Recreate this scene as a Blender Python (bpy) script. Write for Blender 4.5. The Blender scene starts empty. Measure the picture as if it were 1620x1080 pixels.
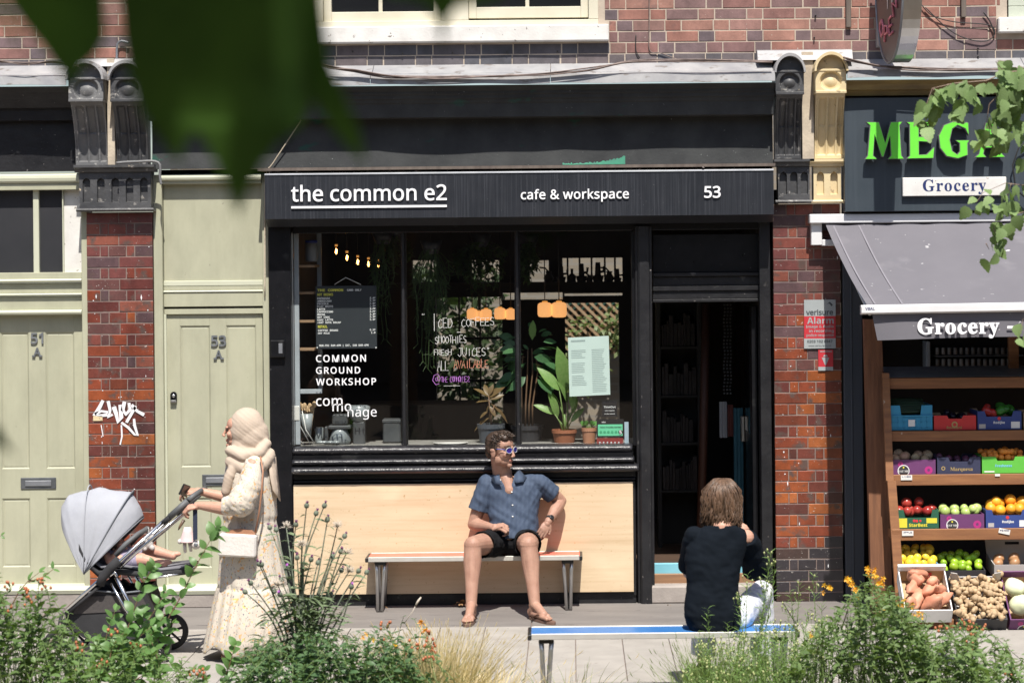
import bpy, bmesh, math, random, os
from mathutils import Vector, Matrix, noise
from mathutils.geometry import tessellate_polygon
random.seed(53)
SC = bpy.context.scene
COL = SC.collection
# ------------------------------------------------------------------ camera, light, exposure
DIST, CAMH, FOC, ROLL = 17.0, 2.54, 3672.0, 0.0095      # metres, metres, focal length in photo pixels, radians
cam_d = bpy.data.cameras.new('camera'); cam = bpy.data.objects.new('camera', cam_d); COL.objects.link(cam)
cam.matrix_world = Matrix.Translation((0, -DIST, CAMH)) @ Matrix.Rotation(math.pi/2, 4, 'X') @ Matrix.Rotation(-ROLL, 4, 'Z')
cam_d.sensor_width = 36.0; cam_d.lens = FOC/1620*36
cam_d.shift_x = -94/1620; cam_d.shift_y = -135/1620
cam_d.clip_start = 0.1; cam_d.clip_end = 400
cam_d.dof.use_dof = True; cam_d.dof.focus_distance = 16.3; cam_d.dof.aperture_fstop = 3.0
SC.camera = cam
SUN_EL, SUN_AZ = math.radians(60), math.radians(7)       # azimuth measured from -Y towards +X
wd = bpy.data.worlds.new('World'); SC.world = wd; wd.use_nodes = True
nt = wd.node_tree
sky = nt.nodes.new('ShaderNodeTexSky'); sky.sky_type = 'NISHITA'; sky.sun_disc = False
sky.sun_elevation = SUN_EL; sky.sun_rotation = math.pi - SUN_AZ; sky.air_density = 1.0; sky.dust_density = 1.5
bg = nt.nodes['Background']; bg.inputs['Strength'].default_value = 0.092
nt.links.new(sky.outputs[0], bg.inputs['Color'])
sun_d = bpy.data.lights.new('sun', 'SUN'); sun = bpy.data.objects.new('sun', sun_d); COL.objects.link(sun)
sun_d.energy = 4.9; sun_d.angle = math.radians(0.5); sun_d.color = (1.0, 0.95, 0.87)
sd = Vector((math.sin(SUN_AZ)*math.cos(SUN_EL), -math.cos(SUN_AZ)*math.cos(SUN_EL), math.sin(SUN_EL)))
sun.location = sd*30; sun.rotation_euler = sd.to_track_quat('Z', 'Y').to_euler()
SC.view_settings.view_transform = 'Standard'; SC.view_settings.look = 'None'
SC.view_settings.gamma = 1.0; SC.view_settings.use_curve_mapping = False; SC.view_settings.exposure = 0.56
SC.cycles.max_bounces = 8; SC.cycles.diffuse_bounces = 3; SC.cycles.glossy_bounces = 3
SC.cycles.transparent_max_bounces = 12; SC.cycles.transmission_bounces = 4
SC.cycles.sample_clamp_indirect = 4.0; SC.cycles.caustics_reflective = False; SC.cycles.caustics_refractive = False
SC.cycles.use_denoising = True

# ------------------------------------------------------------------ measuring: photo pixel + metres out from the shopfront -> point in the street
CK, SK = math.cos(ROLL), math.sin(ROLL)
def W(px, py, o=0.0):
 s = FOC/(DIST-o); u = px-904.0; v = py-405.0
 return (u*CK - v*SK)/s, CAMH - (u*SK + v*CK)/s
def P(px, py, o=0.0):
 x, z = W(px, py, o); return Vector((x, -o, z))
def X(px, py=560, o=0.0): return W(px, py, o)[0]
def Z(py, px=904, o=0.0): return W(px, py, o)[1]
def rect(x0, y0, x1, y1, o=0.0):
 xm, ym = (x0+x1)/2, (y0+y1)/2
 return W(x0, ym, o)[0], W(x1, ym, o)[0], W(xm, y1, o)[1], W(xm, y0, o)[1]
R = random.Random(7)

# ------------------------------------------------------------------ materials
MATS = {}
def _n(t, kind, **kw):
 n = t.nodes.new(kind)
 for k, v in kw.items():
  if k in n.inputs: n.inputs[k].default_value = v
  else: setattr(n, k, v)
 return n
def ramp(t, src, stops, interp='LINEAR'):
 r = t.nodes.new('ShaderNodeValToRGB'); r.color_ramp.interpolation = interp
 el = r.color_ramp.elements
 while len(el) < len(stops): el.new(0.5)
 while len(el) > len(stops): el.remove(el[-1])
 for e, (p, c) in zip(el, stops): e.position = p; e.color = tuple(c)+(1,) if len(c) == 3 else c
 t.links.new(src, r.inputs[0]); return r.outputs[0]
def mixc(t, fac, a, b, blend='MIX'):
 m = t.nodes.new('ShaderNodeMix'); m.data_type = 'RGBA'; m.blend_type = blend
 for sock, val in ((0, fac), (6, a), (7, b)):
  if hasattr(val, 'is_output') or isinstance(val, bpy.types.NodeSocket): t.links.new(val, m.inputs[sock])
  elif sock == 0: m.inputs[0].default_value = val
  else: m.inputs[sock].default_value = tuple(val)+(1,) if len(val) == 3 else val
 return m.outputs[2]
def math_(t, op, a, b=0.5, clamp=False):
 m = t.nodes.new('ShaderNodeMath'); m.operation = op; m.use_clamp = clamp
 for i, val in enumerate((a, b)):
  if isinstance(val, bpy.types.NodeSocket): t.links.new(val, m.inputs[i])
  else: m.inputs[i].default_value = val
 return m.outputs[0]
def coords(t, scale=(1, 1, 1), rnd=False, which='Object', rot=(0, 0, 0)):
 tc = t.nodes.new('ShaderNodeTexCoord'); mp = t.nodes.new('ShaderNodeMapping')
 mp.inputs['Scale'].default_value = scale; mp.inputs['Rotation'].default_value = rot
 t.links.new(tc.outputs[which], mp.inputs[0])
 if rnd:
  oi = t.nodes.new('ShaderNodeObjectInfo')
  cm = t.nodes.new('ShaderNodeCombineXYZ'); k = math_(t, 'MULTIPLY', oi.outputs['Random'], 91.0)
  for i in range(3): t.links.new(k, cm.inputs[i])
  t.links.new(cm.outputs[0], mp.inputs['Location'])
 return mp.outputs[0]
def noise_(t, vec, scale, detail=3, rough=0.55, out='Fac', dist=0.0):
 n = _n(t, 'ShaderNodeTexNoise', Scale=scale, Detail=detail, Roughness=rough, Distortion=dist)
 t.links.new(vec, n.inputs['Vector']); return n.outputs[out]
def mat(name, col, col2=None, scale=6.0, rough=0.6, metal=0.0, bump=0.0, bscale=60.0, spec=0.5, stretch=(1, 1, 1), rnd=False,
  extra=None, objvar=0.0, trans=0.0, alpha=1.0, sss=0.0, emit=None, sheen=0.0, coat=0.0, rough_var=0.0, lo=0.3, hi=0.7):
 """one procedural surface: two colours mixed by noise, fine relief, optional per-object variation"""
 if name in MATS: return MATS[name]
 m = bpy.data.materials.new(name); m.use_nodes = True; t = m.node_tree; b = t.nodes['Principled BSDF']
 b.inputs['Roughness'].default_value = rough; b.inputs['Metallic'].default_value = metal
 b.inputs['Specular IOR Level'].default_value = spec
 if coat: b.inputs['Coat Weight'].default_value = coat; b.inputs['Coat Roughness'].default_value = 0.1
 if sss:
  b.inputs['Subsurface Weight'].default_value = sss; b.inputs['Subsurface Radius'].default_value = (0.012, 0.005, 0.003); b.inputs['Subsurface Scale'].default_value = 1.0
 if trans: b.inputs['Transmission Weight'].default_value = trans
 if sheen: b.inputs['Sheen Weight'].default_value = sheen
 vec = coords(t, stretch, rnd)
 c = None
 if col2 is not None:
  f = noise_(t, vec, scale, 5)
  f = ramp(t, f, [(lo, (0, 0, 0)), (hi, (1, 1, 1))])
  c = mixc(t, f, col, col2)
 else:
  f = noise_(t, vec, scale, 4)
  f = ramp(t, f, [(0.25, (0.86, 0.86, 0.86)), (0.75, (1.1, 1.1, 1.1))])
  c = mixc(t, 1.0, col, f, 'MULTIPLY')
 if objvar:
  oi = t.nodes.new('ShaderNodeObjectInfo')
  g = ramp(t, oi.outputs['Random'], [(0, (1-objvar,)*3), (1, (1+objvar,)*3)])
  c = mixc(t, 1.0, c, g, 'MULTIPLY')
 if extra: c = extra(t, c, b, vec)
 t.links.new(c, b.inputs['Base Color'])
 if rough_var:
  rv = noise_(t, vec, scale*2.3, 4)
  rr = math_(t, 'MULTIPLY_ADD', rv, rough_var*2); rr.node.inputs[2].default_value = rough-rough_var
  t.links.new(rr, b.inputs['Roughness'])
 if bump:
  bn = noise_(t, vec, bscale, 4); bp = _n(t, 'ShaderNodeBump', Strength=bump, Distance=0.004)
  t.links.new(bn, bp.inputs['Height']); t.links.new(bp.outputs[0], b.inputs['Normal'])
 if emit:
  b.inputs['Emission Color'].default_value = tuple(emit[0])+(1,); b.inputs['Emission Strength'].default_value = emit[1]
 MATS[name] = m; return m
def specks(scale, thr, colour, vscale=(1, 1, 1), w=0.02):
 """chips and splashes of another colour"""
 def f(t, c, b, vec):
  v = coords(t, vscale, True)
  n = noise_(t, v, scale, 3, 0.6)
  k = ramp(t, n, [(thr, (0, 0, 0)), (thr+w, (1, 1, 1))])
  return mixc(t, k, c, colour)
 return f
def chain(*fs):
 def f(t, c, b, vec):
  for g in fs: c = g(t, c, b, vec)
  return c
 return f
def streaks(amount, colour, sx=90, sz=1.2, thr=0.5):
 def f(t, c, b, vec):
  v = coords(t, (sx, sx, sz))
  n = noise_(t, v, 1.0, 3, 0.6)
  k = ramp(t, n, [(thr, (0, 0, 0)), (thr+0.3, (amount,)*3)])
  return mixc(t, k, c, colour)
 return f

# ------------------------------------------------------------------ mesh building
BASE = {}
class MB:
 def __init__(s): s.v = []; s.f = []; s.s = []; s.m = []; s.cm = 0
 def add(s, vs, fs, smooth=False):
  n = len(s.v); s.v += [tuple(p) for p in vs]; s.f += [tuple(i+n for i in q) for q in fs]
  s.s += [smooth]*len(fs); s.m += [s.cm]*len(fs); return s
 def box(s, x0, x1, y0, y1, z0, z1, M=None):
  vs = [(x0, y0, z0), (x1, y0, z0), (x1, y1, z0), (x0, y1, z0), (x0, y0, z1), (x1, y0, z1), (x1, y1, z1), (x0, y1, z1)]
  if M: vs = [M @ Vector(p) for p in vs]
  return s.add(vs, [(0, 3, 2, 1), (4, 5, 6, 7), (0, 1, 5, 4), (1, 2, 6, 5), (2, 3, 7, 6), (3, 0, 4, 7)])
 def cbox(s, x0, x1, y0, y1, z0, z1, c=0.003, M=None):
  """box with every edge chamfered"""
  c = min(c, (x1-x0)*.45, (y1-y0)*.45, (z1-z0)*.45)
  vs = []; idx = {}
  for ix, (xa, xs) in enumerate(((x0, 1), (x1, -1))):
   for iy, (ya, ys) in enumerate(((y0, 1), (y1, -1))):
    for iz, (za, zs) in enumerate(((z0, 1), (z1, -1))):
     for ax in range(3):
      p = [xa+xs*c, ya+ys*c, za+zs*c]; p[ax] = (xa, ya, za)[ax]
      idx[ix, iy, iz, ax] = len(vs); vs.append(tuple(p))
  I = idx; fs = []
  for a in range(3):
   b, d = (a+1) % 3, (a+2) % 3
   for side in (0, 1):
    q = []
    for (u, w) in ((0, 0), (1, 0), (1, 1), (0, 1)):
     k = [0, 0, 0]; k[a] = side; k[b] = u; k[d] = w; q.append(I[k[0], k[1], k[2], a])
    fs.append(tuple(q) if side else tuple(reversed(q)))
   for u in (0, 1):
    for w in (0, 1):
     q = []
     for (e, ax) in ((0, b), (1, b), (1, d), (0, d)):
      k = [0, 0, 0]; k[a] = e; k[b] = u; k[d] = w; q.append(I[k[0], k[1], k[2], ax])
     fs.append(tuple(q) if (u ^ w) == 0 and False else tuple(q))
  for ix in (0, 1):
   for iy in (0, 1):
    for iz in (0, 1): fs.append((I[ix, iy, iz, 0], I[ix, iy, iz, 1], I[ix, iy, iz, 2]))
  if M: vs = [M @ Vector(p) for p in vs]
  return s.add(vs, fs)
 def sweepx(s, prof, x0, x1, caps=True, smooth=False):
  """profile of (out, z) points extruded along the shopfront"""
  n = len(prof); vs = [(x0, -o, z) for o, z in prof]+[(x1, -o, z) for o, z in prof]
  s.add(vs, [(i, (i+1) % n, (i+1) % n+n, i+n) for i in range(n)], smooth)
  if caps: s.add(vs, [tuple(range(n)), tuple(range(2*n-1, n-1, -1))])
  return s
 def prism(s, poly, y0, y1, holes=(), M=None):
  """polygon of (x, z) points extruded in depth, y0 is the front"""
  loops = [list(poly)]+[list(h) for h in holes]
  flat = [p for L in loops for p in L]; n = len(flat)
  tris = tessellate_polygon([[Vector((p[0], p[1], 0)) for p in L] for L in loops])
  vs = [(p[0], y0, p[1]) for p in flat]+[(p[0], y1, p[1]) for p in flat]
  if M: vs = [M @ Vector(p) for p in vs]
  fs = [tuple(t) for t in tris]+[tuple(i+n for i in reversed(t)) for t in tris]
  k = 0
  for L in loops:
   m = len(L); fs += [(k+i, k+(i+1) % m, k+(i+1) % m+n, k+i+n) for i in range(m)]; k += m
  return s.add(vs, fs)
 def tube(s, pts, r, seg=8, caps=True, closed=False, flat=1.0):
  pts = [Vector(p) for p in pts]; n = len(pts)
  rs = r if isinstance(r, (list, tuple)) else [r]*n
  vs = []; up = None
  for i, p in enumerate(pts):
   a = pts[(i-1) % n] if (closed or i) else p; b = pts[(i+1) % n] if (closed or i < n-1) else p
   d = (b-a); d = d.normalized() if d.length > 1e-9 else Vector((0, 0, 1))
   if up is None: up = d.orthogonal().normalized()
   up = (up-d*up.dot(d)); up = up.normalized() if up.length > 1e-6 else d.orthogonal().normalized()
   sd_ = d.cross(up)
   for k in range(seg):
    t = 2*math.pi*k/seg; vs.append(p+(up*math.cos(t)+sd_*math.sin(t)*flat)*rs[i])
  fs = []
  for i in range(n if closed else n-1):
   j = (i+1) % n
   fs += [(i*seg+k, i*seg+(k+1) % seg, j*seg+(k+1) % seg, j*seg+k) for k in range(seg)]
  if caps and not closed: fs += [tuple(reversed(range(seg))), tuple(range((n-1)*seg, n*seg))]
  return s.add(vs, fs, True)
 def lathe(s, prof, c=(0, 0, 0), seg=20, M=None, smooth=True, caps=True):
  """profile of (radius, height) turned about the vertical through c"""
  n = len(prof); vs = []
  for r, h in prof:
   for k in range(seg):
    t = 2*math.pi*k/seg; vs.append(Vector((c[0]+r*math.cos(t), c[1]+r*math.sin(t), c[2]+h)))
  fs = [(i*seg+k, i*seg+(k+1) % seg, (i+1)*seg+(k+1) % seg, (i+1)*seg+k) for i in range(n-1) for k in range(seg)]
  if caps: fs += [tuple(reversed(range(seg))), tuple(range((n-1)*seg, n*seg))]
  if M: vs = [M @ p for p in vs]
  return s.add(vs, fs, smooth)
 def ball(s, c, r, seg=12, rings=8, M=None, dent=0.0):
  r = r if hasattr(r, '__len__') else (r, r, r)
  vs = []; fs = []
  for i in range(rings+1):
   th = math.pi*i/rings
   for k in range(seg):
    ph = 2*math.pi*k/seg; q = 1.0-dent*math.exp(-((th)/0.45)**2)
    p = Vector((math.sin(th)*math.cos(ph)*r[0], math.sin(th)*math.sin(ph)*r[1], math.cos(th)*r[2]*q))
    if M: p = M @ p
    vs.append(p+Vector(c))
  for i in range(rings):
   for k in range(seg):
    fs.append((i*seg+k, (i+1)*seg+k, (i+1)*seg+(k+1) % seg, i*seg+(k+1) % seg))
  return s.add(vs, fs, True)
 def hfield(s, x0, x1, z0, z1, nx, nz, fn, back=0.0, smooth=False):
  """relief: fn(u, v) gives metres out from the wall, u and v from 0 to 1"""
  vs = []
  for j in range(nz+1):
   for i in range(nx+1):
    u, v = i/nx, j/nz; vs.append((x0+(x1-x0)*u, -fn(u, v), z0+(z1-z0)*v))
  w = nx+1
  fs = [(j*w+i, j*w+i+1, (j+1)*w+i+1, (j+1)*w+i) for j in range(nz) for i in range(nx)]
  s.add(vs, fs, smooth)
  edge = [i for i in range(w)]+[j*w+nx for j in range(1, nz+1)]+[nz*w+i for i in range(nx-1, -1, -1)]+[j*w for j in range(nz-1, 0, -1)]
  ev = [vs[i] for i in edge]; m = len(ev)
  s.add(ev+[(p[0], -back, p[2]) for p in ev], [(i+m, (i+1) % m+m, (i+1) % m, i) for i in range(m)])
  return s
 def xf(s, M):
  s.v = [tuple(M @ Vector(p)) for p in s.v]; return s
 def build(s, name, m, parent=None, kind=None, label=None, cat=None, group=None, base=None, smooth=None):
  if parent is not None: off = BASE[parent.name]
  elif base is not None: off = Vector(base)
  else:
   xs = [p[0] for p in s.v]; ys = [p[1] for p in s.v]; zs = [p[2] for p in s.v]
   off = Vector(((min(xs)+max(xs))/2, (min(ys)+max(ys))/2, min(zs)))
  me = bpy.data.meshes.new(name)
  me.from_pydata([(p[0]-off[0], p[1]-off[1], p[2]-off[2]) for p in s.v], [], s.f)
  me.polygons.foreach_set('use_smooth', [bool(q) if smooth is None else smooth for q in s.s])
  ms = m if isinstance(m, (list, tuple)) else [m]
  for q in ms: me.materials.append(q)
  if len(ms) > 1: me.polygons.foreach_set('material_index', s.m)
  me.validate(); me.update()
  o = bpy.data.objects.new(name, me); COL.objects.link(o)
  if parent is not None: o.parent = parent
  else: o.location = off
  BASE[o.name] = off
  tag(o, label, cat, group, kind)
  return o
def tag(o, label=None, cat=None, group=None, kind=None):
 if label: o['label'] = label
 if cat: o['category'] = cat
 if group: o['group'] = group
 if kind: o['kind'] = kind
 return o
def thing(name, label, cat, loc, group=None, kind=None):
 o = bpy.data.objects.new(name, None); COL.objects.link(o); o.empty_display_size = 0.1
 o.location = loc; BASE[o.name] = Vector(loc); tag(o, label, cat, group, kind); return o
def place(mesh, name, parent, world, rot=None, scale=None):
 """another object that shares a mesh, at a world position under a parent"""
 o = bpy.data.objects.new(name, mesh); COL.objects.link(o); o.parent = parent
 off = BASE[parent.name] if parent is not None else Vector((0, 0, 0))
 o.location = Vector(world)-off
 if rot is not None: o.rotation_euler = rot
 if scale is not None: o.scale = scale if hasattr(scale, '__len__') else (scale,)*3
 BASE[o.name] = Vector(world); return o
def bevelled(o, w=0.004, seg=2):
 md = o.modifiers.new('b', 'BEVEL'); md.width = w; md.segments = seg; md.limit_method = 'ANGLE'; md.harden_normals = False; return o
# lettering
def _font(f):
 try: return bpy.data.fonts.load(os.path.join(bpy.utils.resource_path('LOCAL'), 'datafiles', 'fonts', f))
 except Exception: return None
FONT_M, FONT_MONO = _font('NotoSansMath-Regular.woff2'), _font('DejaVuSansMono.woff2')
def conv(x, st):
 A, a, d = {'sans': (0x1D5A0, 0x1D5BA, 0x1D7E2), 'bold': (0x1D5D4, 0x1D5EE, 0x1D7EC), 'serif': (0x1D400, 0x1D41A, 0x1D7CE)}[st]
 return ''.join(chr(A+ord(c)-65) if 'A' <= c <= 'Z' else chr(a+ord(c)-97) if 'a' <= c <= 'z' else chr(d+ord(c)-48) if '0' <= c <= '9' else c for c in x)
def text_mb(s, x0, x1, zb, y, ext=0.001, bold=0.0, height=None, style='sans', sp=1.0):
 """raised lettering between two world x, baseline at zb, on the plane y"""
 cu = bpy.data.curves.new('t', 'FONT'); cu.size = 1.0; cu.offset = bold; cu.resolution_u = 3; cu.space_character = sp
 if style == 'mono' and FONT_MONO: cu.font = FONT_MONO; cu.body = s
 elif FONT_M and style != 'mono': cu.font = FONT_M; cu.body = conv(s, style)
 else: cu.body = s
 ob = bpy.data.objects.new('t', cu); COL.objects.link(ob)
 dg = bpy.context.evaluated_depsgraph_get(); dg.update()
 me = bpy.data.meshes.new_from_object(ob.evaluated_get(dg))
 xs = [v.co.x for v in me.vertices]; mnx, mxx = min(xs), max(xs)
 sc = (x1-x0)/(mxx-mnx); sz = sc
 if height: ys = [v.co.y for v in me.vertices]; sz = height/(max(ys))
 mb = MB(); vs = [(x0+(v.co.x-mnx)*sc, y-ext, zb+v.co.y*sz) for v in me.vertices]; n = len(vs)
 fs = [tuple(p.vertices) for p in me.polygons]
 mb.add(vs, fs)
 if ext > 0.0015:
  ec = {}
  for p in fs:
   for a, b in zip(p, p[1:]+p[:1]):
    k = (min(a, b), max(a, b)); ec[k] = ec.get(k, 0)+1
  mb.add(vs+[(p[0], y, p[2]) for p in vs], [(a, b, b+n, a+n) for (a, b), c in ec.items() if c == 1])
 bpy.data.objects.remove(ob); bpy.data.curves.remove(cu); bpy.data.meshes.remove(me)
 return mb
def islands(mb):
 par = list(range(len(mb.v)))
 def find(i):
  while par[i] != i: par[i] = par[par[i]]; i = par[i]
  return i
 key = {}
 for i, v in enumerate(mb.v):
  k = (round(v[0], 6), round(v[1], 6), round(v[2], 6))
  if k in key: par[find(i)] = find(key[k])
  else: key[k] = i
 for f in mb.f:
  for i in f[1:]: par[find(i)] = find(f[0])
 out = {}
 for n, f in enumerate(mb.f): out.setdefault(find(f[0]), []).append(n)
 res = []
 for ns in out.values():
  m = MB(); idx = {}
  for n in ns:
   for i in mb.f[n]:
    if i not in idx: idx[i] = len(m.v); m.v.append(mb.v[i])
   m.f.append(tuple(idx[i] for i in mb.f[n])); m.s.append(False); m.m.append(0)
  res.append(m)
 return sorted(res, key=lambda m: min(v[0] for v in m.v))
def merge(a, b):
 n = len(a.v); a.v += b.v; a.f += [tuple(i+n for i in q) for q in b.f]; a.s += b.s; a.m += [a.cm]*len(b.f); return a
# single-stroke lettering for handwriting and chalk
SG = {'A': [[(0, 0), (.5, 1), (1, 0)], [(.2, .4), (.8, .4)]], 'B': [[(0, 0), (0, 1), (.7, .85), (.6, .55), (0, .5), (.9, .35), (.8, .05), (0, 0)]],
   'C': [[(.9, .85), (.5, 1), (.05, .6), (.1, .15), (.5, 0), (.95, .15)]], 'D': [[(0, 0), (0, 1), (.6, .95), (.95, .5), (.6, .05), (0, 0)]],
   'E': [[(.9, 1), (0, 1), (0, 0), (.95, 0)], [(0, .5), (.7, .5)]], 'F': [[(.9, 1), (0, 1), (0, 0)], [(0, .55), (.7, .55)]],
   'G': [[(.9, .85), (.5, 1), (.05, .6), (.1, .15), (.5, 0), (.95, .15), (.95, .45), (.55, .45)]], 'H': [[(0, 0), (0, 1)], [(1, 0), (1, 1)], [(0, .5), (1, .5)]],
   'I': [[(.5, 0), (.5, 1)]], 'J': [[(.8, 1), (.8, .2), (.45, 0), (.05, .25)], [(.3, 1), (1, 1)]], 'K': [[(0, 0), (0, 1)], [(.9, 1), (0, .45), (.95, 0)]],
   'L': [[(0, 1), (0, 0), (.9, 0)]], 'M': [[(0, 0), (.1, 1), (.5, .3), (.9, 1), (1, 0)]], 'N': [[(0, 0), (0, 1), (1, 0), (1, 1)]],
   'O': [[(.5, 1), (.05, .7), (.05, .3), (.5, 0), (.95, .3), (.95, .7), (.5, 1)]], 'P': [[(0, 0), (0, 1), (.8, .9), (.8, .55), (0, .45)]],
   'Q': [[(.5, 1), (.05, .7), (.05, .3), (.5, 0), (.95, .3), (.95, .7), (.5, 1)], [(.6, .3), (1, 0)]], 'R': [[(0, 0), (0, 1), (.8, .9), (.8, .55), (0, .45), (.9, 0)]],
   'S': [[(.9, .85), (.5, 1), (.1, .8), (.2, .55), (.8, .42), (.9, .15), (.5, 0), (.05, .12)]], 'T': [[(.5, 0), (.5, 1)], [(0, 1), (1, 1)]],
   'U': [[(0, 1), (0, .3), (.4, 0), (.9, .25), (.95, 1)]], 'V': [[(0, 1), (.45, 0), (1, 1)]], 'W': [[(0, 1), (.25, 0), (.5, .8), (.75, 0), (1, 1)]],
   'X': [[(0, 0), (1, 1)], [(0, 1), (1, 0)]], 'Y': [[(0, 1), (.5, .5), (1, 1)], [(.5, .5), (.5, 0)]], 'Z': [[(0, 1), (1, 1), (0, 0), (1, 0)]],
   '1': [[(.2, .8), (.5, 1), (.5, 0)]], '2': [[(.05, .8), (.5, 1), (.9, .75), (0, 0), (1, 0)]], '3': [[(.1, 1), (.9, 1), (.4, .6), (.9, .3), (.5, 0), (.05, .1)]],
   '5': [[(.9, 1), (.15, 1), (.1, .55), (.6, .62), (.95, .35), (.7, .02), (.05, .08)]],
   '-': [[(.1, .5), (.9, .5)]], '_': [[(0, 0), (1, 0)]], '"': [[(.3, 1), (.25, .75)], [(.6, 1), (.55, .75)]], '.': [[(.4, 0), (.5, .05)]],
   '@': [[(.7, .35), (.45, .3), (.35, .55), (.6, .68), (.7, .35), (.95, .3), (1.05, .6), (.7, 1.0), (.15, .85), (-.05, .35), (.4, -.08), (.9, .02)]]}
def scrawl(s, x0, x1, z0, z1, y, r=0.004, wob=0.06, slope=0.0, seed=3, gap=0.28):
 q = random.Random(seed); mb = MB(); n = len(s); cw = (x1-x0)/(n*(1+gap)-gap)
 for i, ch in enumerate(s):
  if ch == ' ': continue
  bx = x0+i*cw*(1+gap); dz = q.uniform(-wob, wob)*(z1-z0); k = q.uniform(.88, 1.08)
  for st in SG.get(ch, []):
   pts = [(bx+cw*a, z0+dz+slope*(bx-x0)+(z1-z0)*b*k) for a, b in st]
   vs = []; fs = []
   for j, (a, b) in enumerate(pts):
    pa = pts[max(0, j-1)]; pb = pts[min(len(pts)-1, j+1)]
    d = Vector((pb[0]-pa[0], pb[1]-pa[1])); d = d.normalized() if d.length else Vector((1, 0)); nn = Vector((-d.y, d.x))*r
    vs += [(a+nn.x, y, b+nn.y), (a-nn.x, y, b-nn.y)]
    if j: fs.append((2*j-2, 2*j-1, 2*j+1, 2*j))
   mb.add(vs, fs)
 return mb

def leaf_raw(L, Wd, fold=.2, curl=.25, n=4, peak=.45, wave=0.0):
 """a leaf blade from the origin along +Y, two halves meeting at a midrib"""
 vs = []; fs = []
 for i in range(n+1):
  t = i/n; w = Wd*.5*(math.sin(math.pi*min(1, t**(math.log(.5)/math.log(peak)))))**.8 if 0 < t < 1 else .0005
  y = L*(t-.15*curl*t*t); z = -curl*L*t*t+wave*L*math.sin(t*7); k = fold*w
  vs += [(-w, y, z+k), (0, y, z), (w, y, z+k)]
  if i: a = 3*(i-1); fs += [(a, a+1, a+4, a+3), (a+1, a+2, a+5, a+4)]
 return vs, fs
def frame(d, up=Vector((0, 0, 1)), roll=0.0, at=(0, 0, 0)):
 d = Vector(d).normalized(); x = d.cross(up)
 x = x.normalized() if x.length > 1e-4 else Vector((1, 0, 0)); u = x.cross(d).normalized()
 m = Matrix((x, d, u)).transposed().to_4x4()
 return Matrix.Translation(at) @ m @ Matrix.Rotation(roll, 4, 'Y')
def raw_mesh(name, raw, m, smooth=True):
 me = bpy.data.meshes.new(name); me.from_pydata(raw[0], [], raw[1]); me.materials.append(m)
 me.polygons.foreach_set('use_smooth', [smooth]*len(raw[1])); me.update(); return me
def place_m(mesh, name, parent, M):
 o = bpy.data.objects.new(name, mesh); COL.objects.link(o); o.parent = parent
 o.matrix_local = Matrix.Translation(-BASE[parent.name]) @ M; BASE[o.name] = M.translation.copy(); return o
def leafmat(name, c1, c2, rough=.45, back=.35, extra=None, scale=20, objvar=.15, spec=.4):
 """leaf: reflects and lets light through"""
 if name in MATS: return MATS[name]
 m = mat(name, c1, c2, scale, rough, rnd=True, objvar=objvar, extra=extra, spec=spec); t = m.node_tree; b = t.nodes['Principled BSDF']
 tr = t.nodes.new('ShaderNodeBsdfTranslucent'); mx = t.nodes.new('ShaderNodeMixShader'); mx.inputs[0].default_value = back
 src = b.inputs['Base Color'].links[0].from_socket
 y = mixc(t, 1.0, src, (1.15, 1.25, .6), 'MULTIPLY'); t.links.new(y, tr.inputs[0])
 t.links.new(b.outputs[0], mx.inputs[1]); t.links.new(tr.outputs[0], mx.inputs[2]); t.links.new(mx.outputs[0], t.nodes['Material Output'].inputs[0])
 return m
# ------------------------------------------------------------------ materials of the street
M_mortar = mat('mortar', (.50, .42, .34), (.38, .32, .26), 9, .9, bump=.4)
M_mortar_dark = mat('mortar_dark', (.26, .20, .17), (.15, .11, .10), 9, .85, bump=.4)
def stain(t, c, lo=.62, sc=1.3):
 g = t.nodes.new('ShaderNodeNewGeometry'); mp = t.nodes.new('ShaderNodeMapping'); mp.inputs['Scale'].default_value = (1.6, 1, .7); t.links.new(g.outputs['Position'], mp.inputs[0])
 n = noise_(t, mp.outputs[0], sc, 6, .7); k = ramp(t, n, [(.36, (lo, lo, lo)), (.62, (1.06,)*3)]); return mixc(t, 1.0, c, k, 'MULTIPLY')
def brickmat(name, stops, rough, speck=None, coat=0.0, nscale=14, dark=.78, bright=1.18):
 def ex(t, c, b, vec):
  oi = t.nodes.new('ShaderNodeObjectInfo')
  base = ramp(t, oi.outputs['Random'], stops, 'CONSTANT')
  n = noise_(t, coords(t, (1, 1, 1), True), nscale, 5, .65)
  k = ramp(t, n, [(.28, (dark,)*3), (.72, (bright,)*3)])
  c = mixc(t, 1.0, base, k, 'MULTIPLY')
  for g in (speck or []): c = g(t, c, b, vec)
  return stain(t, c)
 return mat(name, (1, 1, 1), None, 1, rough, extra=ex, bump=.35, bscale=70, rnd=True, coat=coat, rough_var=.08)
M_green = mat('sage_green_paint', (.410, .408, .298), (.382, .380, .278), 2.5, .45, bump=.12, bscale=25, extra=chain(lambda t, c, b, v: stain(t, c, .90, 2.2), streaks(.16, (.27, .26, .19), 22, 1.4, .5), specks(40, .73, (.20, .19, .15)), specks(2.2, .60, (.435, .425, .315), (1, 1, .5), w=.2)), rough_var=.06)
wspk = specks(62, .69, (.62, .58, .54)); grime = specks(9, .55, (.11, .07, .06), w=.12)
M_brick_upper = brickmat('brick_upper_pink', [(0, (.33, .155, .12)), (.18, (.28, .128, .10)), (.36, (.35, .18, .14)), (.55, (.25, .125, .11)), (.7, (.31, .17, .145)), (.9, (.215, .13, .125))], .85, [specks(50, .70, (.5, .44, .38)), specks(5, .62, (.17, .10, .09), w=.15)])
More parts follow.
